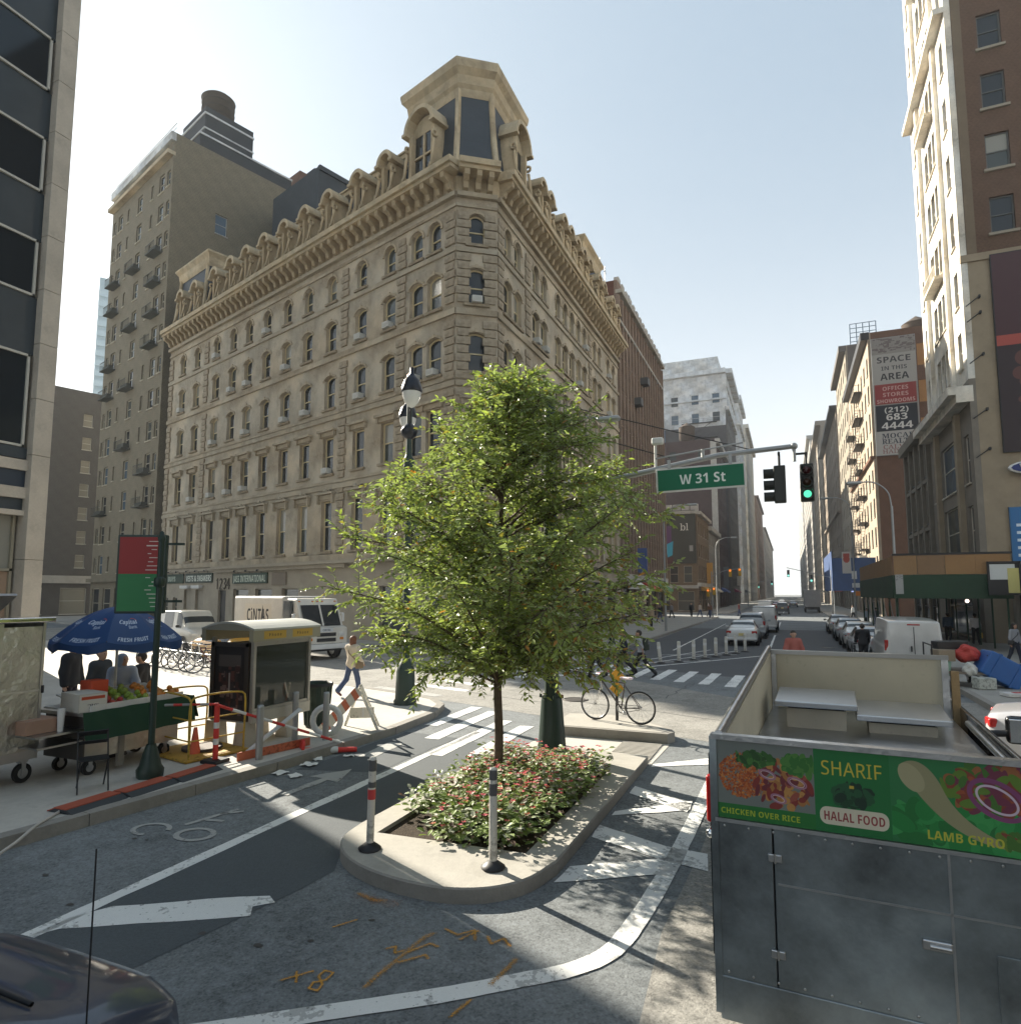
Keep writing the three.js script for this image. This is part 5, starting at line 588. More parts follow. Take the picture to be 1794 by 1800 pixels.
// body shell lofted through stations [z, bottom, belt, top, half width, half roof width]; front is +z
function shell(S, sub = 3) {
  const C = []; for (let i = 0; i < S.length - 1; i++) for (let k = 0; k < sub; k++) { const t = k / sub, a = S[Math.max(0, i - 1)], b = S[i], c = S[i + 1], d = S[Math.min(S.length - 1, i + 2)]; C.push({ i: i + t, s: b.map((_, q) => { const m1 = (c[q] - a[q]) * 0.32, m2 = (d[q] - b[q]) * 0.32, t2 = t * t, t3 = t2 * t; return (2 * t3 - 3 * t2 + 1) * b[q] + (t3 - 2 * t2 + t) * m1 + (-2 * t3 + 3 * t2) * c[q] + (t3 - t2) * m2; }) }); } C.push({ i: S.length - 1, s: S[S.length - 1] });
  const half = s => { const [z, yb, yl, yt, hw, hr] = s, e = Math.max(0.02, Math.min(0.07, (yt - yl) * 0.3)); return [[hw * 0.86, yb], [hw * 0.97, yb + 0.08], [hw, yb + (yl - yb) * 0.45], [hw * 0.985, yl - 0.1], [hw * 0.955, yl - 0.02], [hw * 0.93, yl], [hr + (hw * 0.93 - hr) * 0.5, (yl + yt) / 2 - e * 0.3], [hr, yt - e], [hr * 0.93, yt - e * 0.35], [hr * 0.6, yt - e * 0.06], [0, yt]]; };
  const rings = C.map(c => { const h = half(c.s).map(p => [p[0], p[1], c.s[0]]); return { i: c.i, p: [...h, ...h.slice(0, -1).reverse().map(q => [-q[0], q[1], q[2]])] }; });
  const m = rings[0].p.length;
  const surf = (i0, i1, j0, j1, off = 0, cap = false) => { // patch of the shell
    const R = rings.filter(r => r.i >= i0 - 1e-6 && r.i <= i1 + 1e-6), P = [], I = [], nj = j1 - j0 + 1;
    R.forEach(r => { for (let j = j0; j <= j1; j++) { const p = r.p[j], a = r.p[Math.max(0, j - 1)], b = r.p[Math.min(m - 1, j + 1)], tx = b[0] - a[0], ty = b[1] - a[1], l = Math.hypot(tx, ty) || 1; P.push(p[0] + ty / l * off, p[1] - tx / l * off, p[2]); } });
    for (let r = 0; r + 1 < R.length; r++) for (let j = 0; j + 1 < nj; j++) { const a = r * nj + j, b = a + 1, c = a + nj, d = c + 1; I.push(a, b, c, b, d, c); }
    if (cap) for (const [r, fl] of [[0, 1], [R.length - 1, 0]]) { const c = P.length / 3, s = R[r].p; P.push(0, s.reduce((q, p) => q + p[1], 0) / m, s[0][2]); for (let j = 0; j < nj; j++) { const a = r * nj + j, b = r * nj + (j + 1) % nj; fl ? I.push(c, b, a) : I.push(c, a, b); } }
    const g = new THREE.BufferGeometry(); g.setAttribute('position', new THREE.Float32BufferAttribute(P, 3)); g.setIndex(I); g.computeVertexNormals(); return off || cap ? g : g;
  };
  return { surf, m };
}
const carPaint = (c, rough = 0.28) => phys(c, rough, { clearcoat: 0.8, clearcoatRoughness: 0.08, map: T.grime });
const RED = phys([0.35, 0.015, 0.012], 0.2), LAMPW = phys([0.6, 0.6, 0.58], 0.12), AMBER = phys([0.6, 0.2, 0.02], 0.2);
const WHEEL = r => { const k = 'wh' + r; return gcache[k] ||= { tyre: join(lathe([[r * 0.62, -0.1], [r * 0.9, -0.105], [r, -0.07], [r, 0.07], [r * 0.9, 0.105], [r * 0.62, 0.1]], 22).rotateZ(PI / 2)), rim: join([...[...Array(6)].map((_, i) => box(0.03, r * 0.6, 0.05, 0.07, r * 0.3, 0).applyMatrix4(M4(0, 0, 0, i * PI / 3))), cyl(r * 0.64, r * 0.64, 0.1, 0, 0, 0, 18, 0, 0, PI / 2), cyl(0.06, 0.06, 0.17, 0.01, 0, 0, 10, 0, 0, PI / 2)]) }; };
function car(name, label, cat, pos, ry, o) {
  const root = thing(name, label, cat, pos, ry, o.group), sh = shell(o.S), n = o.S.length - 1, paint = o.paint;
  const bd = part('body', sh.surf(0, n, 0, sh.m - 1, 0, true), paint, root);
  const M = sh.m - 1, mid = M / 2;
  const win = (nm, i0, i1, j0, j1) => part(nm, sh.surf(i0, i1, j0, j1, 0.008), MT.glass, root);
  for (const [i0, i1] of o.side || []) { win('side_window', i0, i1, 5, 7); win('side_window', i0, i1, M - 7, M - 5); }
  if (o.wind) win('windscreen', o.wind[0], o.wind[1], 7, M - 7); if (o.rear) win('rear_window', o.rear[0], o.rear[1], 7, M - 7);
  const r = o.r || 0.32, W = WHEEL(r), hw = Math.max(...o.S.map(s => s[4]));
  for (const z of o.axles) for (const s of [-1, 1]) { const w = part('wheel', W.tyre, MT.rubber, root, { ready: true, pos: [s * (hw - 0.085), r, z], rot: [0, s < 0 ? PI : 0, 0] }); part('rim', W.rim, o.rim || MT.steelPlain, w, { ready: true }); part('wheel_arch', cyl(r * 1.16, r * 1.16, 0.02, s * (hw + 0.004), r * 1.06, z, 22, 0, 0, PI / 2), MT.black, root); w.position.x = s * (hw - 0.07); }
  const zf = o.S[n][0], zr = o.S[0][0], f = o.S[n], b = o.S[0];
  for (const s of [-1, 1]) { part('headlight', rbox(0.36, o.lampH || 0.15, 0.2, 0.05, s * (hw - 0.26), (o.lampY || 0.66), zf - 0.13, 0, s * 0.35), o.lampM || LAMPW, root); part('tail_light', rbox(o.tailW || 0.3, o.tailH || 0.16, 0.14, 0.04, s * (hw - (o.tailW || 0.3) / 2 - 0.06), o.tailY || 0.8, zr + 0.09, 0, -s * 0.3), RED, root); part('mirror', [rbox(0.2, 0.14, 0.1, 0.04, s * (hw + 0.12), o.mirY || 1.0, o.mirZ || 0.75), rod([s * (hw - 0.08), (o.mirY || 1.0) - 0.04, o.mirZ || 0.75], [s * (hw + 0.1), (o.mirY || 1.0) - 0.02, o.mirZ || 0.75], 0.02)], o.mirM || paint, root); }
  part('bumper', rbox(hw * 1.86, 0.16, 0.2, 0.06, 0, o.bumpY || 0.42, zf - 0.03), o.bumpM || paint, root); part('bumper', rbox(hw * 1.86, 0.16, 0.2, 0.06, 0, o.bumpY || 0.42, zr + 0.03), o.bumpM || paint, root);
  part('grille', rbox(hw * 0.95, 0.16, 0.06, 0.02, 0, o.grY || 0.6, zf - 0.0), MT.black, root); part('number_plate', box(0.32, 0.15, 0.02, 0, o.plY || 0.68, zr - 0.02), mat([0.6, 0.5, 0.2], 0.6), root);
  return root;
}
const SEDAN = [[-2.3, 0.36, 0.7, 0.76, 0.7, 0.6], [-2.22, 0.28, 0.86, 0.95, 0.82, 0.68], [-1.75, 0.24, 0.93, 1.04, 0.88, 0.72], [-1.25, 0.22, 0.94, 1.1, 0.89, 0.7], [-0.6, 0.22, 0.95, 1.42, 0.9, 0.6], [0.2, 0.22, 0.94, 1.46, 0.9, 0.6], [0.5, 0.22, 0.93, 1.41, 0.9, 0.6], [1.2, 0.22, 0.92, 1.02, 0.89, 0.72], [1.75, 0.23, 0.86, 0.93, 0.87, 0.7], [2.18, 0.27, 0.7, 0.78, 0.8, 0.6], [2.32, 0.35, 0.58, 0.64, 0.66, 0.5]];
const SEDO = { S: SEDAN, side: [[3.35, 5.0], [5.1, 6.75]], wind: [6.15, 6.9], rear: [3.1, 3.85], axles: [1.38, -1.36] };
const SUVS = [[-2.3, 0.4, 0.9, 1.0, 0.78, 0.7], [-2.25, 0.34, 1.0, 1.3, 0.86, 0.7], [-2.0, 0.3, 1.05, 1.7, 0.9, 0.66], [-1.2, 0.28, 1.06, 1.76, 0.92, 0.66], [0.2, 0.28, 1.05, 1.78, 0.92, 0.66], [0.55, 0.28, 1.05, 1.7, 0.92, 0.66], [1.2, 0.28, 1.04, 1.15, 0.92, 0.76], [1.8, 0.3, 1.0, 1.08, 0.9, 0.74], [2.2, 0.34, 0.85, 0.95, 0.85, 0.68], [2.32, 0.4, 0.7, 0.76, 0.74, 0.6]];
const SUVO = { S: SUVS, side: [[2.2, 3.4], [3.5, 5.6]], wind: [5.15, 5.9], rear: [1.15, 1.9], axles: [1.42, -1.4], r: 0.36, lampY: 0.82, tailY: 1.05, tailH: 0.3, tailW: 0.16, mirY: 1.15, bumpY: 0.5, grY: 0.74, plY: 0.95 };
const VANS = [[-2.55, 0.45, 1.1, 1.5, 0.86, 0.78], [-2.5, 0.4, 1.15, 1.95, 0.92, 0.8], [-2.35, 0.36, 1.18, 2.05, 0.97, 0.82], [-1, 0.34, 1.18, 2.1, 0.99, 0.83], [0.6, 0.34, 1.18, 2.1, 0.99, 0.83], [1.0, 0.34, 1.18, 2.0, 0.98, 0.8], [1.6, 0.34, 1.16, 1.26, 0.97, 0.8], [2.1, 0.36, 1.05, 1.14, 0.95, 0.78], [2.45, 0.4, 0.88, 0.98, 0.9, 0.72], [2.55, 0.45, 0.75, 0.82, 0.8, 0.66]];
const VANO = { S: VANS, wind: [5.1, 5.93], rear: null, axles: [1.6, -1.55], r: 0.36, lampY: 0.88, tailY: 1.15, tailH: 0.4, tailW: 0.14, mirY: 1.3, mirZ: 1.2, mirM: MT.black, bumpY: 0.52, grY: 0.8, plY: 0.75 };
const BIKEG = (() => { const R = 0.335, wz = [-0.52, 0.52], sp = []; for (let i = 0; i < 14; i++) sp.push(rod([0, 0, 0], [R * Math.cos(i * PI / 7), R * Math.sin(i * PI / 7), 0], 0.003, 3)); return { tyre: join(new THREE.TorusGeometry(R, 0.017, 6, 30)), rim: join([new THREE.TorusGeometry(R - 0.022, 0.009, 4, 30), ...sp, cyl(0.025, 0.025, 0.09, 0, 0, 0, 8, PI / 2)]) }; })();
function bicycle(label, pos, ry, o = {}) { // front wheel at -x
  const root = thing('bicycle', label, 'bicycle', pos, ry, o.group), y = 0.352, fm = o.frame || MT.black;
  const H = [-0.38, 0.88, 0], S = [0.17, 0.85, 0], B = [0.08, 0.3, 0], A = [0.52, y, 0], F = [-0.55, y, 0];
  for (const c of [F, A]) { const w = part('wheel', BIKEG.tyre, MT.rubber, root, { ready: true, pos: c }); part('rim', BIKEG.rim, MT.steelPlain, w, { ready: true }); }
  part('frame', [rod(H, S, 0.016), rod(H, B, 0.018), rod(S, B, 0.016), ...[-0.05, 0.05].flatMap(z => [rod([S[0], S[1] - 0.04, 0], [A[0], A[1], z], 0.008), rod(B, [A[0], A[1], z], 0.009)])], fm, root);
  part('fork', [rod([H[0] - 0.02, 0.96, 0], [H[0] + 0.01, 0.72, 0], 0.018), ...[-0.045, 0.045].map(z => rod([H[0] - 0.01, 0.72, z], [F[0], F[1], z], 0.01))], MT.chrome, root);
  part('handlebar', [rod([H[0] - 0.02, 0.95, 0], [H[0] - 0.04, 1.04, 0], 0.013), tube([[H[0] + 0.08, 1.05, -0.28], [H[0] - 0.04, 1.05, -0.2], [H[0] - 0.06, 1.04, 0], [H[0] - 0.04, 1.05, 0.2], [H[0] + 0.08, 1.05, 0.28]], 0.013, 20)], MT.chrome, root);
  for (const z of [-0.28, 0.28]) part('grip', rod([H[0] + 0.02, 1.05, z * 0.86], [H[0] + 0.1, 1.05, z], 0.019), o.grip || MT.black, root);
  part('saddle', put(ext([[-0.14, -0.03], [-0.05, -0.035], [0.1, -0.08], [0.14, -0.05], [0.14, 0.05], [0.1, 0.08], [-0.05, 0.035], [-0.14, 0.03]], 0.05, 0.015), 0.21, 0.95, 0, -PI / 2), o.saddle || MT.black, root); part('seat_post', rod(S, [0.2, 0.96, 0], 0.013), MT.chrome, root);
  part('crank', [put(new THREE.TorusGeometry(0.09, 0.012, 5, 18), ...B), rod(B, [0.2, 0.2, 0.05], 0.012), rod([B[0], B[1], 0], [-0.04, 0.42, -0.06], 0.012), box(0.09, 0.02, 0.06, 0.21, 0.2, 0.09), box(0.09, 0.02, 0.06, -0.04, 0.42, -0.1)], MT.steelPlain, root);
  part('chain', [rod([0.08, 0.39, 0.03], [0.52, y + 0.04, 0.03], 0.006), rod([0.08, 0.21, 0.03], [0.52, y - 0.04, 0.03], 0.006)], MT.black, root);
  return root;
}
// ---------- street tree on the island ----------
{
  const root = thing('street_tree', 'leafy young green street tree growing from the island flower bed', 'tree', [-4.33, 0.1, -9.72]);
  const bark = mat([0.16, 0.125, 0.1], 0.95, { map: T.bark, bumpMap: T.bark, bumpScale: 0.012 });
  const lead = [[0, 0, 0], [0.02, 0.7, 0.01], [-0.01, 1.5, 0], [0.05, 2.5, 0.03], [0.02, 3.6, -0.02], [0.1, 4.8, 0.03], [0.16, 5.8, 0], [0.2, 6.35, 0.02]];
  const crv = new THREE.CatmullRomCurve3(lead.map(p => V3(...p)));
  const taper = (curve, r0, r1, n, m) => { const g = new THREE.TubeGeometry(curve, n, 1, m, false), p = g.attributes.position; for (let i = 0; i <= n; i++) { const c = curve.getPointAt(i / n), r = r0 + (r1 - r0) * i / n; for (let j = 0; j <= m; j++) { const k = i * (m + 1) + j; p.setXYZ(k, c.x + (p.getX(k) - c.x) * r, c.y + (p.getY(k) - c.y) * r, c.z + (p.getZ(k) - c.z) * r); } } g.computeVertexNormals(); return g; };
  part('trunk', taper(crv, 0.078, 0.012, 40, 10), bark, root);
  const PR = [[1.2, 0.6], [1.6, 1.15], [2.1, 1.9], [2.7, 2.4], [3.4, 2.55], [4.2, 2.45], [5.0, 2.05], [5.5, 1.5], [6.1, 0.85], [6.7, 0.35]], prof = y => { for (let i = 1; i < PR.length; i++) if (y <= PR[i][0]) { const [a, b] = [PR[i - 1], PR[i]]; return a[1] + (b[1] - a[1]) * Math.max(0, (y - a[0]) / (b[0] - a[0])); } return 0.3; }; // crown radius by height
  const limbs = [], leafM = [], leafC = [], up = V3(0, 1, 0), col = new THREE.Color();
  const dummy = new THREE.Object3D();
  const addLeaf = (p, d, s) => { dummy.position.copy(p); const t = d.clone().add(V3(rr(-0.5, 0.5), rr(-0.75, 0.15), rr(-0.5, 0.5))).normalize(); dummy.quaternion.setFromUnitVectors(V3(0, 0, 1), t); dummy.rotateZ(rr(-1.1, 1.1)); const k = s * rr(0.75, 1.25); dummy.scale.set(k, k, k); dummy.updateMatrix(); leafM.push(dummy.matrix.clone()); const q = rnd(); const right = p.x > 1.0 && p.y < 3.4; if (q < (right ? 0.06 : 0.006)) col.setRGB(0.42, 0.2, 0.02); else if (q < (right ? 0.2 : 0.07)) col.setRGB(0.26, 0.24, 0.03); else { const b = rr(0.7, 1.3); col.setRGB(0.275 * b, 0.355 * b, 0.07 * b * rr(0.7, 1.5)); } leafC.push(col.clone()); };
  const twig = (a, dir, len) => { const d = dir.clone().normalize(), n = Math.max(4, Math.round(len / 0.036)); const pts = []; for (let i = 0; i <= 3; i++) { const t = i / 3; pts.push(a.clone().addScaledVector(d, len * t).add(V3(0, -0.16 * len * t * t, 0))); } limbs.push(taper(new THREE.CatmullRomCurve3(pts), 0.006, 0.002, 3, 3)); const side = d.clone().cross(up).normalize(); for (let i = 1; i <= n; i++) { const t = i / n, p = a.clone().addScaledVector(d, len * t).add(V3(0, -0.16 * len * t * t, 0)); addLeaf(p, d.clone().multiplyScalar(0.75).addScaledVector(side, i % 2 ? 0.9 : -0.9), 0.094); } };
  for (let i = 0; i < 120; i++) {
    const f = (i + 0.5) / 120, yE = 1.75 + 4.8 * Math.pow(f, 0.92), az = i * 2.399 + rr(-0.4, 0.4), len = prof(yE) * (i % 4 === 3 ? rr(0.35, 0.65) : i % 7 === 2 ? rr(1.05, 1.18) : rr(0.8, 1.08));
    const y0 = Math.max(1.45 + 0.3 * rnd(), yE - len * rr(0.35, 0.75)), base = crv.getPointAt(Math.min(0.97, y0 / 6.4)), end = V3(base.x + 0.2 + Math.cos(az) * len, yE - 0.1, base.z + Math.sin(az) * len);
    const midp = base.clone().lerp(end, 0.5).add(V3(rr(-0.12, 0.12), 0.1 * len, rr(-0.12, 0.12))), c = new THREE.CatmullRomCurve3([base, midp, end]);
    limbs.push(taper(c, 0.01 + 0.008 * len, 0.003, 10, 5));
    const nT = Math.round(8 + len * 16);
    for (let k = 0; k < nT; k++) { const t = 0.2 + 0.8 * (k + rnd()) / nT, p = c.getPointAt(Math.min(1, t)), tan = c.getTangentAt(Math.min(1, t)); const dir = tan.clone().multiplyScalar(rr(0.2, 0.9)).add(V3(rr(-1, 1), rr(-0.7, 0.9), rr(-1, 1))); twig(p, dir, rr(0.25, 0.6)); }
  }
  for (const [dx, dy, dz] of [[0.05, 0.35, 0], [-0.25, 0.3, 0.1], [0.3, 0.25, -0.1], [-0.1, 0.2, -0.25], [0.15, 0.3, 0.2]]) { twig(crv.getPointAt(0.99), V3(dx, dy, dz), 0.4); twig(crv.getPointAt(0.93), V3(dx * 3, dy, dz * 3), 0.5); }
  part('branches', limbs, bark, root);
  const lf = new THREE.BufferGeometry(); { const q = [[0, 0, 0], [0.2, 0.05, 0.32], [0, -0.03, 0.45], [-0.2, 0.05, 0.32], [0.17, 0.03, 0.68], [-0.17, 0.03, 0.68], [0, -0.06, 1.08]], id = [0, 2, 1, 0, 3, 2, 1, 2, 4, 3, 5, 2, 2, 6, 4, 2, 5, 6]; lf.setAttribute('position', new THREE.Float32BufferAttribute(id.flatMap(i => q[i]), 3)); lf.computeVertexNormals(); }
  const im = new THREE.InstancedMesh(lf, phys([1, 1, 1], 0.95, { transmission: 0.5, thickness: 0, side: THREE.DoubleSide, clearcoat: 0.5, clearcoatRoughness: 0.3 }), leafM.length);
  leafM.forEach((m, i) => { im.setMatrixAt(i, m); im.setColorAt(i, leafC[i]); });
  im.name = 'crown'; im.userData.kind = 'stuff'; im.castShadow = im.receiveShadow = true; root.add(im);
}
// ---------- bedding plants ----------
{
  const lf = new THREE.BufferGeometry(); { const q = [[0, 0, 0], [0.32, 0.06, 0.4], [0, -0.02, 0.5], [-0.32, 0.06, 0.4], [0.22, 0.04, 0.75], [-0.22, 0.04, 0.75], [0, -0.08, 1]], id = [0, 2, 1, 0, 3, 2, 1, 2, 4, 3, 5, 2, 2, 6, 4, 2, 5, 6]; lf.setAttribute('position', new THREE.Float32BufferAttribute(id.flatMap(i => q[i]), 3)); lf.computeVertexNormals(); }
  const M = [], C = [], BM = [], BC = [], SM = [], d = new THREE.Object3D(), inBed = (x, z) => { const t = (z + 6.95) / -3.7, xl = -4.64 - 0.1 * t, xr = -2.82; return x > xl && x < xr && t > 0.02 && t < 0.97; };
  for (let n = 0; n < 270; n++) {
    const x = rr(-4.7, -2.8), z = rr(-6.95, -10.7); if (!inBed(x, z)) continue; const t = (z + 6.95) / -3.7; if (t < 0.2 && x < -4.2 + t + 0.2 * rnd()) continue; if (Math.hypot(x + 4.33, z + 9.72) < 0.16) continue;
    const h = rr(0.2, 0.36) + 0.1 * t, nl = 32, variegated = rnd() < 0.3;
    for (let i = 0; i < nl; i++) { const a = rr(0, 6.283), r = rr(0.02, 0.2), y = 0.1 + h * Math.pow(rnd(), 0.6); d.position.set(x + Math.cos(a) * r, y, z + Math.sin(a) * r); d.rotation.set(rr(-0.5, 0.4), -a + PI / 2 + rr(-0.6, 0.6), rr(-0.5, 0.5), 'YXZ'); const s = rr(0.07, 0.12); d.scale.set(s, s, s); d.updateMatrix(); M.push(d.matrix.clone()); const b = rr(0.7, 1.3), c = new THREE.Color(); if (variegated && rnd() < 0.4) c.setRGB(0.45 * b, 0.47 * b, 0.36 * b); else if (rnd() < 0.1) c.setRGB(0.2 * b, 0.12 * b, 0.07 * b); else c.setRGB(0.2 * b, 0.28 * b, 0.055 * b); C.push(c); }
    const nf = t > 0.3 ? (rnd() * 4.4 | 0) : (rnd() < 0.35 ? 2 : 0);
    for (let i = 0; i < nf; i++) { const fx = x + rr(-0.16, 0.16), fy = 0.1 + h + rr(-0.02, 0.07), fz = z + rr(-0.16, 0.16), c = new THREE.Color(...(rnd() < 0.72 ? [0.62, rr(0.03, 0.08), rr(0.05, 0.1)] : rnd() < 0.5 ? [0.62, 0.3, 0.34] : [0.6, 0.16, 0.05])); for (let k = 0; k < 5; k++) { const a = k * 1.257 + rnd(); d.position.set(fx, fy, fz); d.rotation.set(-0.3, a, rr(-0.3, 0.3), 'YXZ'); const s = rr(0.035, 0.05); d.scale.set(s, s, s); d.updateMatrix(); BM.push(d.matrix.clone()); BC.push(c); } }
  }
  const mk2 = (nm, g, m, MM, CC, label) => { const im = new THREE.InstancedMesh(g, m, MM.length); MM.forEach((q, i) => { im.setMatrixAt(i, q); im.setColorAt(i, CC[i]); }); im.name = nm; im.castShadow = im.receiveShadow = true; im.userData = { kind: 'stuff', label, category: 'flowers' }; scene.add(im); };
  const soft = phys([1, 1, 1], 0.95, { side: THREE.DoubleSide, transmission: 0.35, thickness: 0, clearcoat: 0.4, clearcoatRoughness: 0.35 });
  mk2('bedding_foliage', lf, soft, M, C, 'green and white leaves of the bedding plants around the tree');
  mk2('red_blossoms', lf, soft, BM, BC, 'small red and pink blossoms over the flower bed');
}
// ---------- street lighting, signals, posts ----------
{
  const root = thing('street_lamp', 'ornate black twin-globe lamp post at the plaza corner', 'street lamp', [-9.3, 0.15, -14.94]), gm = (MT.green), bk = mat([0.02, 0.022, 0.03], 0.35, { metalness: 0.3 });
  part('base', lathe([[0.3, 0], [0.31, 0.1], [0.27, 0.16], [0.24, 0.9], [0.2, 1.05], [0.14, 1.15], [0.1, 1.25]], 8), gm, root);
  part('shaft', lathe([[0.1, 1.2], [0.085, 3], [0.075, 6.2], [0.14, 6.25], [0.17, 6.5], [0.13, 6.6], [0.16, 6.75], [0.1, 6.85], [0.075, 7.0], [0.07, 8.9]], 12), gm, root);
  root.scale.y = 0.955; part('finial', lathe([[0.12, 8.85], [0.07, 8.95], [0.05, 9.1], [0.09, 9.2], [0, 9.3]], 10), mat([0.35, 0.12, 0.05], 0.4, { metalness: 0.6 }), root);
  part('collar', [lathe([[0.07, 7.35], [0.2, 7.45], [0.24, 7.6], [0.16, 7.72], [0.07, 7.8]], 12)], bk, root);
  const dir = V3(0.56, 0, 0.83); for (const s of [1, -1]) { const ex = dir.x * 1.25 * s, ez = dir.z * 1.25 * s; part('arm', [tube([[0, 8.0, 0], [ex * 0.3, 8.5, ez * 0.3], [ex * 0.75, 9.0, ez * 0.75], [ex, 8.95, ez], [ex, 8.75, ez]], 0.035, 20), tube([[0, 7.7, 0], [ex * 0.5, 8.0, ez * 0.5], [ex * 0.6, 8.5, ez * 0.6]], 0.025, 14)], bk, root); const lm = part('lamp_cap', lathe([[0.05, 8.98], [0.06, 8.8], [0.12, 8.72], [0.2, 8.62], [0.26, 8.42], [0.27, 8.32], [0.24, 8.3]], 16), bk, root, { pos: [ex, 0, ez] }); part('globe', lathe([[0.24, 8.32], [0.235, 8.22], [0.18, 8.05], [0.08, 7.92], [0, 7.88]], 16), phys([0.85, 0.85, 0.82], 0.25, { transmission: 0.2 }), lm); }
}
{
  const root = thing('signal_pole', 'dark green signal pole with long mast arm rising behind the tree', 'traffic signal', [-4.01, 0.15, -11.37]);
  part('base', [put(lathe([[0.3, 0], [0.3, 0.06], [0.27, 0.1], [0.2, 0.95], [0.19, 1.0]], 8)), ...[...Array(6)].map((_, i) => cyl(0.025, 0.025, 0.06, 0.2 * Math.cos(i), 1.02, 0.2 * Math.sin(i), 6))], MT.green, root);
  part('pole', lathe([[0.13, 0.98], [0.12, 4], [0.1, 6.5], [0.11, 6.52], [0.05, 6.65], [0, 6.67]], 12), MT.green, root);
  part('mast_arm', [rod([0, 4.7, 0], [3.0, 5.18, 0], 0.06, 8, 0.045), rod([3.0, 5.18, 0], [4.15, 5.23, 0], 0.045, 8, 0.042), ball(0.06, 4.17, 5.23, 0, 8), rod([4.17, 5.23, 0], [4.17, 4.98, 0], 0.03)], MT.galv, root);
  for (const [a, b] of [[6.45, 3.6], [6.0, 2.2]]) part('guy_rod', rod([0, a, 0], [b, 5.2, 0], 0.009, 4), MT.black, root);
  part('lamp_arm', [tube([[0, 5.6, 0], [0.3, 5.95, 0.05], [0.7, 6.05, 0.1], [1.0, 5.98, 0.12]], 0.03, 14), rbox(0.42, 0.09, 0.16, 0.04, 1.15, 5.97, 0.12)], MT.galv, root);
  part('camera_box', [rod([1.95, 5.05, 0], [1.95, 5.5, 0], 0.025), rbox(0.2, 0.12, 0.12, 0.03, 2.0, 5.5, 0.05)], MT.white, root);
  const hs = (x, ry, lit) => { const h = part('signal_head', [rbox(0.2, 0.6, 0.18, 0.02, 0, 0, 0)], mat([0.02, 0.022, 0.02], 0.5), root, { pos: [x, 4.62, 0], rot: [0, ry, 0] }); [0.19, 0, -0.19].forEach((y, i) => { part('visor', put(new THREE.CylinderGeometry(0.085, 0.085, 0.16, 16, 1, true, -PI * 0.78, PI * 1.56), 0, y, 0.165, PI / 2, 0, 0), mat([0.02, 0.022, 0.02], 0.6, { side: THREE.DoubleSide }), h); const on = lit && i === 2; part('lens', put(new THREE.SphereGeometry(0.078, 16, 6, 0, 2 * PI, 0, 1.2), 0, y, 0.04, PI / 2), on ? new THREE.MeshStandardMaterial({ color: 0x224433, emissive: rgb([0.12, 0.85, 0.5]), emissiveIntensity: 0.45, roughness: 0.3 }) : mat(i === 2 ? [0.02, 0.05, 0.04] : i === 1 ? [0.08, 0.04, 0.02] : [0.08, 0.015, 0.015], 0.25), h); }); part('hanger', [rod([0, 0.28, 0], [0, 0.5, 0], 0.02), rod([0, 0.48, 0], [4.17 - x, 0.48, 0], 0.02)], MT.black, h); };
  hs(4.34, 0, true); hs(3.94, -PI / 2, false);
  part('sign_hanger', [rod([1.95, 5.2, 0.02], [3.4, 5.36, 0.02], 0.015), rod([2.75, 5.15, 0.02], [2.75, 5.3, 0.02], 0.03)], MT.galv, root);
}
{
  const s = thing('street_sign', 'green street name sign hanging from the mast arm', 'street sign', [-1.31, 4.95, -11.28], rad(1.5));
  s.rotation.z = rad(1.2);
  part('panel', rbox(1.46, 0.42, 0.03, 0.01), MT.white, s);
  print('lettering', 1.4, 0.36, canvasTex(560, 144, (g, W, H) => { g.fillStyle = '#006b4c'; g.fillRect(0, 0, W, H); g.fillStyle = '#e8ece8'; g.font = 'bold 92px sans-serif'; g.textAlign = 'center'; g.textBaseline = 'middle'; g.fillText('W 31 St', W * 0.53, H * 0.53, 300); }), s, [0, 0, 0.018]);
  part('clamp', [box(0.05, 0.16, 0.05, -0.5, 0.27, 0), box(0.05, 0.16, 0.05, 0.5, 0.27, 0)], MT.galv, s);
}
{ // tour stop sign post on the plaza
  const root = thing('sign_post', 'dark green post with octagonal foot beside the fruit cart', 'post', [-9.32, 0.15, -7.53]);
  part('base', lathe([[0.19, 0], [0.2, 0.12], [0.16, 0.18], [0.11, 0.38], [0.07, 0.5]], 8), MT.green, root); part('shaft', rod([0, 0.4, 0], [0, 3.75, 0], 0.05, 10, 0.045), MT.green, root);
  part('collar', [lathe([[0.04, 2.95], [0.085, 2.98], [0.085, 3.1], [0.04, 3.13]], 10), lathe([[0.05, 3.7], [0.06, 3.75], [0.03, 3.85], [0, 3.87]], 10)], MT.green, root);
  const b = thing('sign_board', 'two-part red and green timetable board hung on the post', 'sign', [-9.85, 2.68, -7.62], rad(29));
  part('frame', [rbox(0.78, 1.3, 0.09, 0.02, 0, 0.65, 0), box(0.5, 0.04, 0.04, 0.4, 1.15, 0), box(0.5, 0.04, 0.04, 0.4, 0.2, 0)], MT.green, b);
  print('print', 0.7, 1.22, canvasTex(280, 488, (g, W, H) => { g.fillStyle = '#96302f'; g.fillRect(0, 0, W, H / 2); g.fillStyle = '#2f7a49'; g.fillRect(0, H / 2, W, H / 2); g.fillStyle = '#d5cfc6'; for (const [y0, n] of [[26, 8], [H / 2 + 22, 8]]) for (let i = 0; i < n; i++) g.fillRect(W - 20 - (40 + rnd() * 80), y0 + i * 27, 40 + rnd() * 80 - 20, i === 1 ? 8 : 5); }), b, [0, 0.65, 0.047]);
}
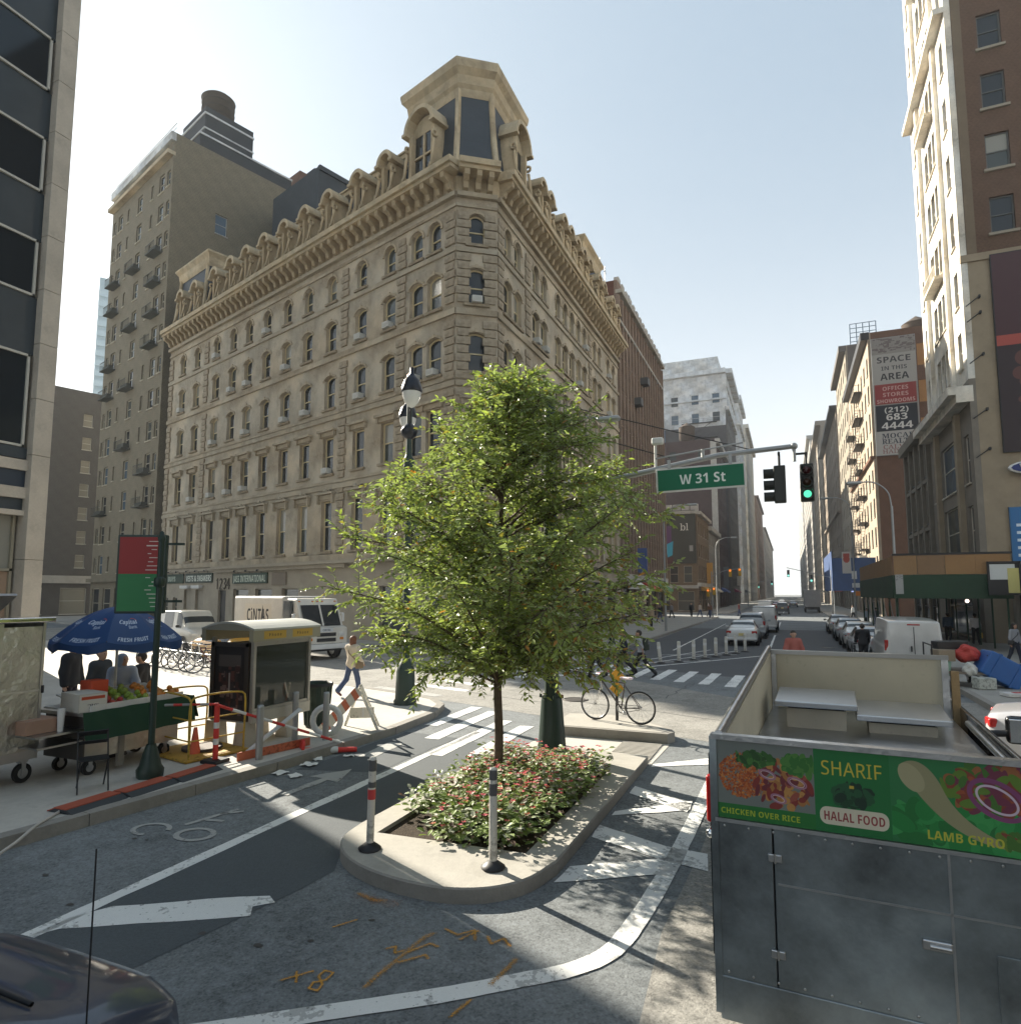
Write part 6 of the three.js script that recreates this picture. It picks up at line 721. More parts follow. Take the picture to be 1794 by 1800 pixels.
function delineator(label, x, z, h, bands, group, y = 0) { const r = thing('delineator_post', label, 'bollard', [x, y, z], 0, group); part('base', lathe([[0.12, 0], [0.13, 0.02], [0.09, 0.05], [0.05, 0.08], [0, 0.085]], 14), MT.black, r); part('tube', lathe([[0.042, 0.06], [0.042, h - 0.04], [0.035, h], [0, h]], 12), mat([0.62, 0.6, 0.55], 0.6, { map: T.wear }), r); for (const [a, b, m] of bands) part('band', cyl(0.0445, 0.0445, b - a, 0, (a + b) / 2, 0, 14), m, r); return r; }
const gband = mat([0.1, 0.1, 0.1], 0.4);
{ const a = delineator('white flexible post with red sticker at the island nose', -4.43, -6.42, 1.01, [[0.55, 0.66, mat([0.5, 0.05, 0.05], 0.5)], [0.68, 0.74, gband], [0.86, 0.98, gband]], null, 0.15); a.rotation.z = rad(-1.2); delineator('white flexible post in front of the blossoms, without any sticker', -2.95, -6.5, 1.02, [[0.74, 0.86, gband], [0.9, 1.0, gband]], null, 0.15); }
[[-5.24, -29.09], [-4.58, -29.88], [-4.08, -30.91], [-3.7, -31.93], [-3.32, -32.99], [-2.94, -34.1], [-2.58, -35.27], [-2.21, -36.49]].forEach(([x, z], i) => { const d = delineator(['first white road post, nearest the crosswalk walkers', 'second white road post from the crosswalk walkers', 'third white road post from the crosswalk walkers', 'fourth white road post from the crosswalk walkers', 'fifth white road post, midway to the white sedan', 'third last white road post before the sedan', 'second last white road post behind the sedan', 'last white road post, at the sedan bumper'][i], x, z, 0.92, [[0.62, 0.74, MT.white]], 'row of white posts past the crosswalk'); d.scale.x = d.scale.z = 1.8; d.rotation.z = i === 0 ? 0.1 : 0; });
// steel pipe bollards along the plaza kerb
for (const [x, z, l] of [[-8.54, -9.02, 'steel pipe bollard in front of the phone booth'], [-8.48, -10.72, 'steel pipe bollard beside the fallen white ring'], [-9.05, -10.5, 'steel pipe bollard close behind the phone booth corner']]) one('pipe_bollard', lathe([[0.06, 0], [0.06, 0.9], [0.055, 0.94], [0, 0.95]], 14), MT.galv, l, 'bollard', [x, 0.13, z]);
{ // ring leaning on the second bollard
  const r = one('plastic_ring', put(new THREE.TorusGeometry(0.27, 0.06, 8, 24), 0, 0.33, 0), MT.white, 'white plastic ring leaning against a steel bollard', 'ring', [-8.62, 0.15, -10.92], 0.5); }
{ // litter bin
  const r = thing('litter_bin', 'dark green mesh litter bin behind the phone booth', 'bin', [-9.55, 0.15, -11.75]); part('bin_body', new THREE.LatheGeometry([[0.24, 0.02], [0.3, 0.85], [0.33, 0.9], [0.31, 0.92], [0.28, 0.85], [0.22, 0.05], [0, 0.04]].map(p => new THREE.Vector2(...p)), 20), MT.green, r); for (let i = 0; i < 20; i++) part('slat', rod([0.25 * Math.cos(i * 0.314), 0.04, 0.25 * Math.sin(i * 0.314)], [0.315 * Math.cos(i * 0.314), 0.88, 0.315 * Math.sin(i * 0.314)], 0.012, 4), MT.green, r); part('liner', lathe([[0.31, 0.9], [0.335, 0.93], [0.34, 0.86]], 20), MT.black, r);
}
{ // collapsed folding barricade: striped board propped up by the white trestle
  const r = thing('barricade', 'white folding barricade with an orange striped board on the plaza', 'barricade', [-8.5, 0.15, -11.6], rad(32)); const wm = mat([0.66, 0.63, 0.56], 0.7, { map: T.wear });
  const bd = part('board', box(1.12, 0.2, 0.03, -0.25, 0.43, 0.05, 0, 0, 0.83), wm, r); for (let i = 0; i < 4; i++) { const t = -0.42 + i * 0.28; part('stripe', put(ext([[-0.07, -0.1], [0.05, -0.1], [0.11, 0.1], [-0.01, 0.1]], 0.008), -0.25 + t * Math.cos(0.83), 0.43 + t * Math.sin(0.83), 0.066, 0, 0, 0.83), MT.orange, r); }
  for (const z of [-0.08, -0.55]) part('leg', rod([0.12, 0.88, z], [0.52, 0.0, z + 0.04], 0.03, 6), wm, r); part('leg', rod([0.12, 0.86, -0.55], [-0.2, 0, -0.6], 0.03, 6), wm, r); part('cross_panel', [box(0.5, 0.22, 0.02, 0.18, 0.32, -0.3)], wm, r); part('number', [box(0.04, 0.2, 0.012, 0.2, 0.33, -0.28)], MT.white, r);
}
{ // phone booth
  const r = thing('phone_booth', 'double steel phone booth with curved pale roof on the plaza', 'phone booth', [-9.35, 0.15, -9.62]); // along -z, street side +x
  const al = mat([0.42, 0.4, 0.35], 0.4, { metalness: 0.5, map: T.grime }), L = 1.6, D = 1.0, roofM = mat([0.5, 0.51, 0.47], 0.6, { map: T.grime });
  r.scale.y = 0.94; for (const [x, z] of [[-0.12, -0.3], [-0.12, -L + 0.2], [-D + 0.15, -0.3], [-D + 0.15, -L + 0.2]]) part('leg', put(ext([[-0.16, 0], [0.16, 0], [0.1, 0.5], [-0.1, 0.5]], 0.3, 0.01), x, 0, z + 0.15), mat([0.5, 0.46, 0.38], 0.6, { map: T.grime }), r);
  part('shelf', [bx(-D, 0.05, 0.46, 0.68, -L, 0)], mat([0.5, 0.47, 0.4], 0.5, { map: T.grime }), r);
  for (const [x, z] of [[0, -0.03], [0, -L + 0.03], [-D, -0.03], [-D, -L + 0.03]]) part('post', rbox(0.09, 1.5, 0.07, 0.015, x, 1.4, z), al, r);
  const gl = part('advert_pane', bx(-0.03, -0.015, 0.72, 2.05, -L + 0.07, -0.07), phys([0.05, 0.055, 0.045], 0.04, { specularIntensity: 1 }), r); part('pane_frame', [bx(-0.02, 0.03, 1.98, 2.1, -L, 0), bx(-0.02, 0.03, 0.66, 0.74, -L, 0)], al, r);
  const ad = part('end_case', [bx(-D, -0.05, 0.5, 2.05, -0.05, 0.02), bx(-D, -0.9, 0.5, 2.05, 0.02, 0.05), bx(-0.14, -0.05, 0.5, 2.05, 0.02, 0.05), bx(-D, -0.05, 1.97, 2.05, 0.02, 0.05)], mat([0.06, 0.05, 0.045], 0.4, { metalness: 0.4 }), r); print('poster', 0.72, 1.36, canvasTex(180, 340, (g, W, H) => { g.fillStyle = '#1a1414'; g.fillRect(0, 0, W, H); g.fillStyle = '#4a4340'; g.fillRect(20, 40, W - 40, 60); for (let i = 0; i < 60; i++) { g.fillStyle = pick(['#3a1f1c', '#52302a', '#2b2426', '#6a5550']); g.fillRect(20 + rnd() * 130, 90 + rnd() * 220, 10 + rnd() * 25, 10 + rnd() * 50); } g.fillStyle = '#8f8884'; g.fillRect(86, 130, 10, 90); }), ad, [-0.53, 1.28, 0.028]);
  part('partition', bx(-0.6, -0.5, 0.7, 2.05, -L + 0.05, -0.07), mat([0.2, 0.18, 0.15], 0.5, { metalness: 0.6 }), r);
  const roof = []; for (let i = 0; i < 10; i++) { const t0 = i / 10 * 2 - 1, t1 = (i + 1) / 10 * 2 - 1, y0 = 0.14 * (1 - t0 * t0), y1 = 0.14 * (1 - t1 * t1), x0 = -D / 2 + t0 * (D / 2 + 0.16), x1 = -D / 2 + t1 * (D / 2 + 0.16); roof.push(put(ext([[x0, 2.3 + y0], [x1, 2.3 + y1], [x1, 2.34 + y1], [x0, 2.34 + y0]], L + 0.3), 0, 0, -L - 0.15)); }
  part('roof', roof, roofM, r); for (const z of [-L - 0.13, 0.13]) part('gable', put(ext([...Array(11)].map((_, i) => { const t = i / 5 - 1; return [-D / 2 + t * (D / 2 + 0.12), 2.3 + 0.14 * (1 - t * t)]; }), 0.03), 0, 0, z - 0.015), mat([0.25, 0.24, 0.19], 0.6), r);
  for (const x of [0.1, -D - 0.1]) { const fs = part('fascia', bx(x - 0.05, x + 0.05, 2.08, 2.33, -L - 0.15, 0.15), mat([0.3, 0.28, 0.2], 0.5), r); for (const z of [-0.42, -1.2]) print('phone_label', 0.6, 0.16, canvasTex(256, 68, (g, W, H) => { g.fillStyle = '#b8953c'; g.fillRect(0, 0, W, H); g.fillStyle = '#4a4028'; g.font = 'bold 36px sans-serif'; g.textAlign = 'center'; g.textBaseline = 'middle'; g.fillText('P h o n e', W / 2, H / 2); }), fs, [x > 0 ? 0.152 : -1.152, 2.2, z], [0, x > 0 ? PI / 2 : -PI / 2, 0]); }
}
{ // yellow guard rail on its platform round an open manhole
  const y = mat([0.55, 0.36, 0.05], 0.55, { map: T.wear }), r = thing('guard_rail', 'yellow tubular guard rail on a yellow base round the open manhole', 'guard rail', [-9.95, 0.15, -9.0], rad(-12));
  part('platform', rbox(1.35, 0.05, 1.2, 0.02, 0, 0.03, 0), mat([0.5, 0.3, 0.05], 0.7, { map: T.wear }), r);
  for (const [a, b] of [[[0.62, 0.52], [-0.62, 0.52]], [[0.62, 0.52], [0.62, -0.5]], [[-0.62, 0.52], [-0.62, -0.5]]]) { part('hoop', tube([[a[0], 0.05, a[1]], [a[0], 1.0, a[1]], [a[0] * 0.97 + b[0] * 0.03, 1.06, a[1] * 0.97 + b[1] * 0.03], [a[0] * 0.03 + b[0] * 0.97, 1.06, a[1] * 0.03 + b[1] * 0.97], [b[0], 1.0, b[1]], [b[0], 0.05, b[1]]], 0.018, 40), y, r); for (const h of [0.35, 0.7]) part('rail', rod([a[0], h, a[1]], [b[0], h, b[1]], 0.013), y, r); }
  one('manhole_lid', cyl(0.34, 0.34, 0.05, 0, 0.03, 0, 24), mat([0.12, 0.1, 0.09], 0.7, { metalness: 0.5, map: T.grime }), 'round iron manhole lid lying inside the yellow guard rail', 'manhole lid', [-9.9, 0.205, -9.05]);
}
{ // red and white barrier poles, one standing, one lying
  const rm = mat([0.6, 0.04, 0.03], 0.5), r = thing('barrier_post', 'upright red barrier post with striped bar at the kerb', 'barrier', [-9.08, 0.15, -8.58]); part('foot', rbox(0.34, 0.06, 0.34, 0.02, 0, 0.03, 0), MT.black, r); part('tube', rod([0, 0.05, 0], [0, 0.95, 0], 0.045, 10), rm, r); for (const h of [0.35, 0.62]) part('band', cyl(0.047, 0.047, 0.1, 0, h, 0, 12), MT.white, r); 
  const b = thing('striped_bar', 'long red and white striped bar sloping from the red post to the road', 'barrier', [-9.0, 0, -8.6]); const P0 = V3(-0.05, 1.1, 0.02), P1 = V3(0.95, 0.13, -2.1); for (let i = 0; i < 10; i++) part('segment', rod(P0.clone().lerp(P1, i / 10).toArray(), P0.clone().lerp(P1, (i + 1) / 10).toArray(), 0.026, 8), i % 2 ? MT.white : rm, b);
  const b2 = thing('striped_bar', 'red and white striped bar reaching back towards the green skirted cart', 'barrier', [-9.08, 0, -8.6]); const Q0 = V3(0, 1.12, 0), Q1 = V3(-0.85, 1.1, 0.35); for (let i = 0; i < 6; i++) part('segment', rod(Q0.clone().lerp(Q1, i / 6).toArray(), Q0.clone().lerp(Q1, (i + 1) / 6).toArray(), 0.022, 8), i % 2 ? mat([0.3, 0.3, 0.3], 0.6) : rm, b2);
  const f = thing('fallen_barrier', 'toppled red plastic barrier post lying at the kerb edge', 'barrier', [-8.1, 0.0, -10.35], rad(50)); part('tube', rod([-0.45, 0.1, 0], [0.5, 0.05, 0.1], 0.06, 10, 0.045), rm, f); part('foot', cyl(0.16, 0.16, 0.05, -0.5, 0.16, 0, 14, 0, 0, 1.4), rm, f); part('band', rod([0.0, 0.082, 0.05], [0.15, 0.075, 0.06], 0.06, 10), MT.white, f);
  one('striped_plank', [box(1.5, 0.14, 0.03)], MT.orange, 'worn orange and white plank lying along the kerb', 'plank', [-8.62, 0.225, -9.5], rad(78));
  one('white_plank', [box(1.3, 0.03, 0.12, 0, 0, 0, 0, 0, 0.55)], MT.white, 'white plank propped under the phone booth', 'plank', [-8.75, 0.5, -9.55], rad(70));
}
{ // cable ramp and cable, papers
  const om = mat([0.46, 0.1, 0.05], 0.75, { map: T.grime }); for (let i = 0; i < 3; i++) { const r = thing('cable_ramp', ['orange cable ramp section nearest the trailing white hose', 'middle orange cable ramp section along the kerb', 'orange cable ramp section next to the red post'][i], 'cable ramp', [-8.86 + i * 0.02, 0.15, -6.25 - i * 0.82], 0.03); part('base', put(ext([[-0.24, 0], [0.24, 0], [0.12, 0.05], [-0.12, 0.05]], 0.8, 0.005), 0, 0, -0.4), mat([0.04, 0.045, 0.05], 0.8), r); part('lid', bx(-0.14, 0.1, 0.05, 0.062, -0.39, 0.39), om, r); part('flap', box(0.14, 0.012, 0.79, -0.19, 0.03, 0, 0, 0, 0.35), om, r); }
  one('hose', tube([[-8.9, 0.17, -5.9], [-8.6, 0.17, -5.4], [-8.35, 0.12, -5.0], [-8.3, 0.02, -4.6], [-8.35, 0.02, -3.8], [-8.2, 0.02, -3]], 0.02, 40), mat([0.45, 0.42, 0.38], 0.7), 'pale hose trailing off the kerb from the orange cable ramp', 'hose');
  const pm = mat([0.75, 0.74, 0.7], 0.9); [['crumpled white paper in the cycle lane near the fallen barrier', -7.86, -9.5], ['torn white paper scrap beside the kerb', -7.95, -8.9], ['small white scrap in the road past the arrow', -7.6, -8.85], ['white litter by the kerb under the phone booth', -8.0, -9.9], ['white paper scrap on the road behind the toppled barrier', -7.6, -10.3]].forEach(([l, x, z], i) => { const g = new THREE.PlaneGeometry(0.26 - i * 0.03, 0.2, 4, 4); const p = g.attributes.position; for (let k = 0; k < p.count; k++) p.setZ(k, rr(0, 0.035)); g.rotateX(-PI / 2); g.computeVertexNormals(); one('paper_scrap', g, pm, l, 'litter', [x, 0.012, z], i * 1.3); });
}
{ // folding bistro chair
  const r = thing('folding_chair', 'small black folding chair by the fruit cart', 'chair', [-9.5, 0.15, -6.72], rad(60)), m = MT.black; for (const s of [-1, 1]) { part('leg', rod([s * 0.19, 0, 0.2], [s * 0.19, 0.82, -0.2], 0.012), m, r); part('leg', rod([s * 0.17, 0, -0.22], [s * 0.17, 0.44, 0.18], 0.012), m, r); } for (let i = 0; i < 4; i++) part('seat_slat', box(0.38, 0.015, 0.07, 0, 0.45, -0.1 + i * 0.085), m, r); part('back_slat', box(0.4, 0.07, 0.015, 0, 0.78, -0.19, 0.4), m, r); part('back_slat', box(0.4, 0.05, 0.015, 0, 0.66, -0.13, 0.4), m, r);
}
// ---------- food carts ----------
function caster(root, x, z, r, m) { const w = part('wheel', cyl(r, r, 0.06, x, r, z, 18, 0, 0, PI / 2), MT.rubber, root); part('hub', cyl(r * 0.55, r * 0.55, 0.07, x, r, z, 14, 0, 0, PI / 2), m || MT.steelPlain, w); part('fork', [box(0.09, 0.05, 0.12, x, r * 2 + 0.03, z), box(0.012, r * 1.3, 0.06, x + 0.042, r * 1.4, z), box(0.012, r * 1.3, 0.06, x - 0.042, r * 1.4, z)], MT.steelPlain, w); }
{
  const r = thing('steel_cart', 'tall dented stainless steel vending cart by the office tower', 'food cart', [-10.68, 0.15, -6.66]); // street face +x, runs to +z
  r.scale.y = 1.12; const st = mat([0.6, 0.58, 0.52], 0.34, { metalness: 0.9, map: T.grime, bumpMap: T.dent, bumpScale: 0.04 });
  part('floor', bx(-1.3, 0, 0.32, 0.44, 0, 2.2), MT.steelPlain, r); part('end_panel', [bx(-1.3, -0.03, 0.44, 2.15, 0, 0.03)], st, r);
  part('side_panel', [bx(-0.03, 0, 0.44, 1.22, 0.03, 0.62)], st, r); part('side_panel', [bx(-0.03, 0, 1.24, 2.1, 0.03, 0.62)], st, r); part('edge_bar', [bx(-0.04, 0.015, 0.4, 2.15, 0, 0.04), bx(-0.04, 0.015, 0.4, 2.15, 0.6, 0.66), bx(-0.02, 0.01, 1.215, 1.245, 0.04, 0.6)], MT.steelPlain, r);
  part('back_panel', bx(-1.3, -1.26, 0.44, 2.15, 0.03, 2.2), MT.black, r); part('roof', [rbox(1.5, 0.07, 2.4, 0.02, -0.65, 2.19, 1.1)], MT.chrome, r); for (const y of [0.75, 1.15, 1.55]) part('inner_shelf', bx(-1.2, -0.1, y, y + 0.03, 0.66, 2.2), MT.steelPlain, r);
  part('hatch', box(0.9, 0.03, 1.3, 0.3, 2.32, 1.5, 0, 0, 0.5), MT.steelPlain, r); part('hinge', [cyl(0.02, 0.02, 0.1, 0.02, 1.24, 0.0, 8)], MT.black, r);
  caster(r, -0.15, 0.12, 0.13); caster(r, -1.1, 0.12, 0.13); caster(r, -0.15, 2, 0.13); caster(r, -1.1, 2, 0.13);
  one('drinks_crate', rbox(0.36, 0.32, 0.5, 0.02), mat([0.06, 0.25, 0.4], 0.5), 'blue drinks crate on the floor of the steel cart', 'crate', [-10.9, 0.81, -5.95]); one('green_bottle_box', rbox(0.3, 0.3, 0.4, 0.03), mat([0.1, 0.3, 0.08], 0.4), 'green bottle box on the shelf of the steel cart', 'box', [-10.95, 1.64, -5.95]);
}
{
  const r = thing('fruit_cart', 'steel fruit cart with a dark green cloth skirt', 'food cart', [-10.22, 0.15, -7.08]); // runs to -z
  const st = mat([0.55, 0.52, 0.46], 0.4, { metalness: 0.9, map: T.grime, bumpMap: T.dent, bumpScale: 0.03 }), L = 1.7;
  part('cabinet', [bx(-0.95, 0, 0.26, 0.95, -L, 0)], st, r); part('cabinet_end', bx(-0.95, 0.0, 0.26, 0.95, 0, 0.02), mat([0.12, 0.11, 0.1], 0.5, { metalness: 0.8 }), r); part('counter', bx(-1.1, 0.12, 0.95, 1.0, -L - 0.15, 0.12), MT.steelPlain, r);
  { const g = new THREE.PlaneGeometry(L + 0.3, 0.44, 40, 6), p = g.attributes.position; for (let i = 0; i < p.count; i++) { const x = p.getX(i), y = p.getY(i); p.setZ(i, (0.22 - y) * 0.24 + 0.02 * Math.sin(x * 14 + y * 4)); } g.computeVertexNormals(); part('skirt', put(g, 0.14, 0.8, -L / 2, 0, PI / 2), mat([0.012, 0.05, 0.025], 0.85, { side: THREE.DoubleSide }), r); const e = new THREE.PlaneGeometry(1.2, 0.4, 20, 4), q = e.attributes.position; for (let i = 0; i < q.count; i++) q.setZ(i, (0.2 - q.getY(i)) * 0.3 + 0.02 * Math.sin(q.getX(i) * 15)); e.computeVertexNormals(); part('skirt', put(e, -0.4, 0.82, -L - 0.16, 0, PI), mat([0.012, 0.05, 0.025], 0.85, { side: THREE.DoubleSide }), r); }
  part('shelf', [bx(-0.9, 0.0, 0.72, 0.75, 0.02, 0.75), bx(-0.9, -0.02, 0.55, 0.58, 0.02, 0.7)], MT.steelPlain, r); part('drop_leg', [bx(-0.05, 0.02, 0.05, 0.95, -0.66, -0.56)], mat([0.25, 0.23, 0.2], 0.6), r);
  for (const [x, z] of [[-0.1, -0.15], [-0.8, -0.15], [-0.1, -1.5], [-0.8, -1.5]]) caster(r, x, z, 0.11);
  // tiered rack
  part('rack', [bx(-1.05, 0.05, 1.0, 1.02, -L - 0.1, 0.0), box(0.5, 0.02, L - 0.1, -0.6, 1.16, -L / 2, 0, 0, -0.2), box(0.03, 0.12, L, 0.08, 1.04, -L / 2)], MT.white, r);
  const fg = join(new THREE.IcosahedronGeometry(0.047, 2)), cols = { apple: [[0.32, 0.02, 0.02], [0.4, 0.06, 0.03]], lime: [[0.2, 0.3, 0.03], [0.28, 0.34, 0.06]], orange: [[0.6, 0.2, 0.02], [0.55, 0.24, 0.06]] };
  const mats = Object.fromEntries(Object.entries(cols).map(([k, v]) => [k, v.map(c => mat(c, 0.4))]));
  const lay = (nm, lab, z0, z1, n) => { for (let i = 0; i < n; i++) { const t = rnd(), row = i % 4, z = z0 + (z1 - z0) * ((i * 0.618) % 1), o = part(nm, fg, pick(mats[nm]), null, { ready: true }); o.position.set(-10.22 + 0.02 - row * 0.17 + rr(-0.02, 0.02), 1.21 + row * 0.045 + (i % 3) * 0.03, -7.08 - z); o.rotation.set(rnd() * 3, rnd() * 3, 0); tag(o, lab, 'fruit', lab); } };
  lay('apple', 'red apple piled on the fruit cart', 0.28, 0.55, 18); lay('lime', 'green fruit piled on the fruit cart', 0.58, 1.02, 30); lay('orange', 'orange fruit piled on the fruit cart', 1.05, 1.65, 34);
  const b = thing('fruit_box', 'white carton with an orange stripe lying on the fruit cart end', 'carton', [-10.2, 1.155, -7.15], rad(-10)); part('carton', [bx(-0.55, 0.04, 0, 0.28, -0.2, 0.22)], mat([0.6, 0.58, 0.52], 0.8, { map: T.grime }), b);
  print('lettering', 0.4, 0.26, canvasTex(200, 130, (g, W, H) => { g.fillStyle = '#c9c6bd'; g.fillRect(0, 0, W, H); g.fillStyle = '#b5482a'; g.fillRect(14, 14, W - 28, 24); g.translate(W / 2, 90); g.rotate(PI); g.fillStyle = '#3a3d48'; g.font = 'bold 44px serif'; g.textAlign = 'center'; g.fillText('.SK.', 0, 16); }), b, [0.044, 0.14, 0.01], [0, PI / 2, 0]);
  one('red_crate', [rbox(0.3, 0.4, 0.3, 0.02)], mat([0.6, 0.08, 0.03], 0.6), 'tall orange-red box standing behind the fruit carton', 'box', [-10.75, 1.37, -7.55]);
  one('cardboard_tray', [bx(-0.5, 0.1, 0, 0.2, -0.1, 0.4)], mat([0.45, 0.28, 0.2], 0.85, { map: T.grime }), 'brown fruit tray on the low shelf between the two carts', 'box', [-10.55, 0.905, -6.72]);
  one('cup_stack', lathe([[0.04, 0], [0.055, 0.34], [0, 0.34]], 12), MT.white, 'stack of white paper cups below the fruit carton', 'cups', [-10.4, 0.9, -6.8]);
  one('yellow_rope_cone', lathe([[0.12, 0], [0.1, 0.04], [0.03, 0.5], [0, 0.5]], 14), mat([0.6, 0.12, 0.06], 0.6), 'slim orange cone leaning on the fruit cart end', 'cone', [-9.75, 0.15, -8.75]);
}
{ // blue umbrella
  const r = thing('umbrella', 'big blue vendor umbrella with white lettering over the fruit cart', 'umbrella', [-11.2, 0.3, -8.25]), bl = mat('#194073', 0.55, { side: THREE.DoubleSide });
  part('pole', rod([0, -0.15, 0], [0, 2.5, 0], 0.022, 8), MT.white, r); part('foot', cyl(0.25, 0.22, 0.1, 0, -0.1, 0, 16), MT.black, r);
  const n = 8, R = 1.04, P = (a, t) => { const rr2 = R * t * (1 - 0.06 * (1 - Math.abs(Math.cos(a * n / 2)))); return [Math.cos(a) * rr2, 2.48 - 0.58 * Math.pow(t, 1.75), Math.sin(a) * rr2]; };
  for (let k = 0; k < n; k++) { const a0 = k * 2 * PI / n, a1 = (k + 1) * 2 * PI / n, V = [], I = [], U = []; for (let i = 0; i <= 8; i++) for (let j = 0; j <= 6; j++) { const t = i / 8, a = a0 + (a1 - a0) * j / 6, q = P(a, t), sag = 0.06 * t * Math.sin(PI * j / 6); V.push(q[0], q[1] - sag, q[2]); U.push(j / 6, 1 - t); } for (let i = 0; i < 8; i++) for (let j = 0; j < 6; j++) { const a = i * 7 + j; I.push(a, a + 1, a + 7, a + 1, a + 8, a + 7); } const g = new THREE.BufferGeometry(); g.setAttribute('position', new THREE.Float32BufferAttribute(V, 3)); g.setAttribute('uv', new THREE.Float32BufferAttribute(U, 2)); g.setIndex(I); g.computeVertexNormals();
    const lm = Math.cos((a0 + a1) / 2 - 0.9) > 0.2 ? mat('#ffffff', 0.55, { side: THREE.DoubleSide, map: canvasTex(320, 400, (c, W, H) => { c.fillStyle = '#194073'; c.fillRect(0, 0, W, H); c.textAlign = 'center'; c.fillStyle = '#d5dce8'; c.translate(W / 2, H * 0.64); c.scale(-1, 1); c.font = 'italic bold 50px serif'; c.fillText('Capital', -6, 0); c.font = '32px sans-serif'; c.fillText('Bank', 30, 36); c.strokeStyle = '#a8433f'; c.lineWidth = 7; c.beginPath(); c.arc(52, -6, 44, -1.9, -0.4); c.stroke(); c.fillStyle = '#c9d2e0'; c.font = 'italic bold 34px sans-serif'; c.fillText('FRESH FRUIT', 0, 126, 250); }) }) : bl; const pn = part('canopy_panel', g, lm, r, { uv: true }); const v2 = []; for (let j = 0; j <= 6; j++) { const q = P(a0 + (a1 - a0) * j / 6, 1), s = 0.06 * Math.sin(PI * j / 6); v2.push(q[0], q[1] - s, q[2], q[0] * 1.01, q[1] - s - 0.13 - 0.03 * Math.sin(PI * j / 3), q[2] * 1.01); } const h = new THREE.BufferGeometry(), I2 = []; for (let j = 0; j < 6; j++) I2.push(2 * j, 2 * j + 2, 2 * j + 1, 2 * j + 2, 2 * j + 3, 2 * j + 1); h.setAttribute('position', new THREE.Float32BufferAttribute(v2, 3)); h.setIndex(I2); h.computeVertexNormals(); part('valance', h, bl, r); part('rib', rod(P(a0, 0.02), P(a0, 1), 0.01, 4), MT.black, r);
  }
}
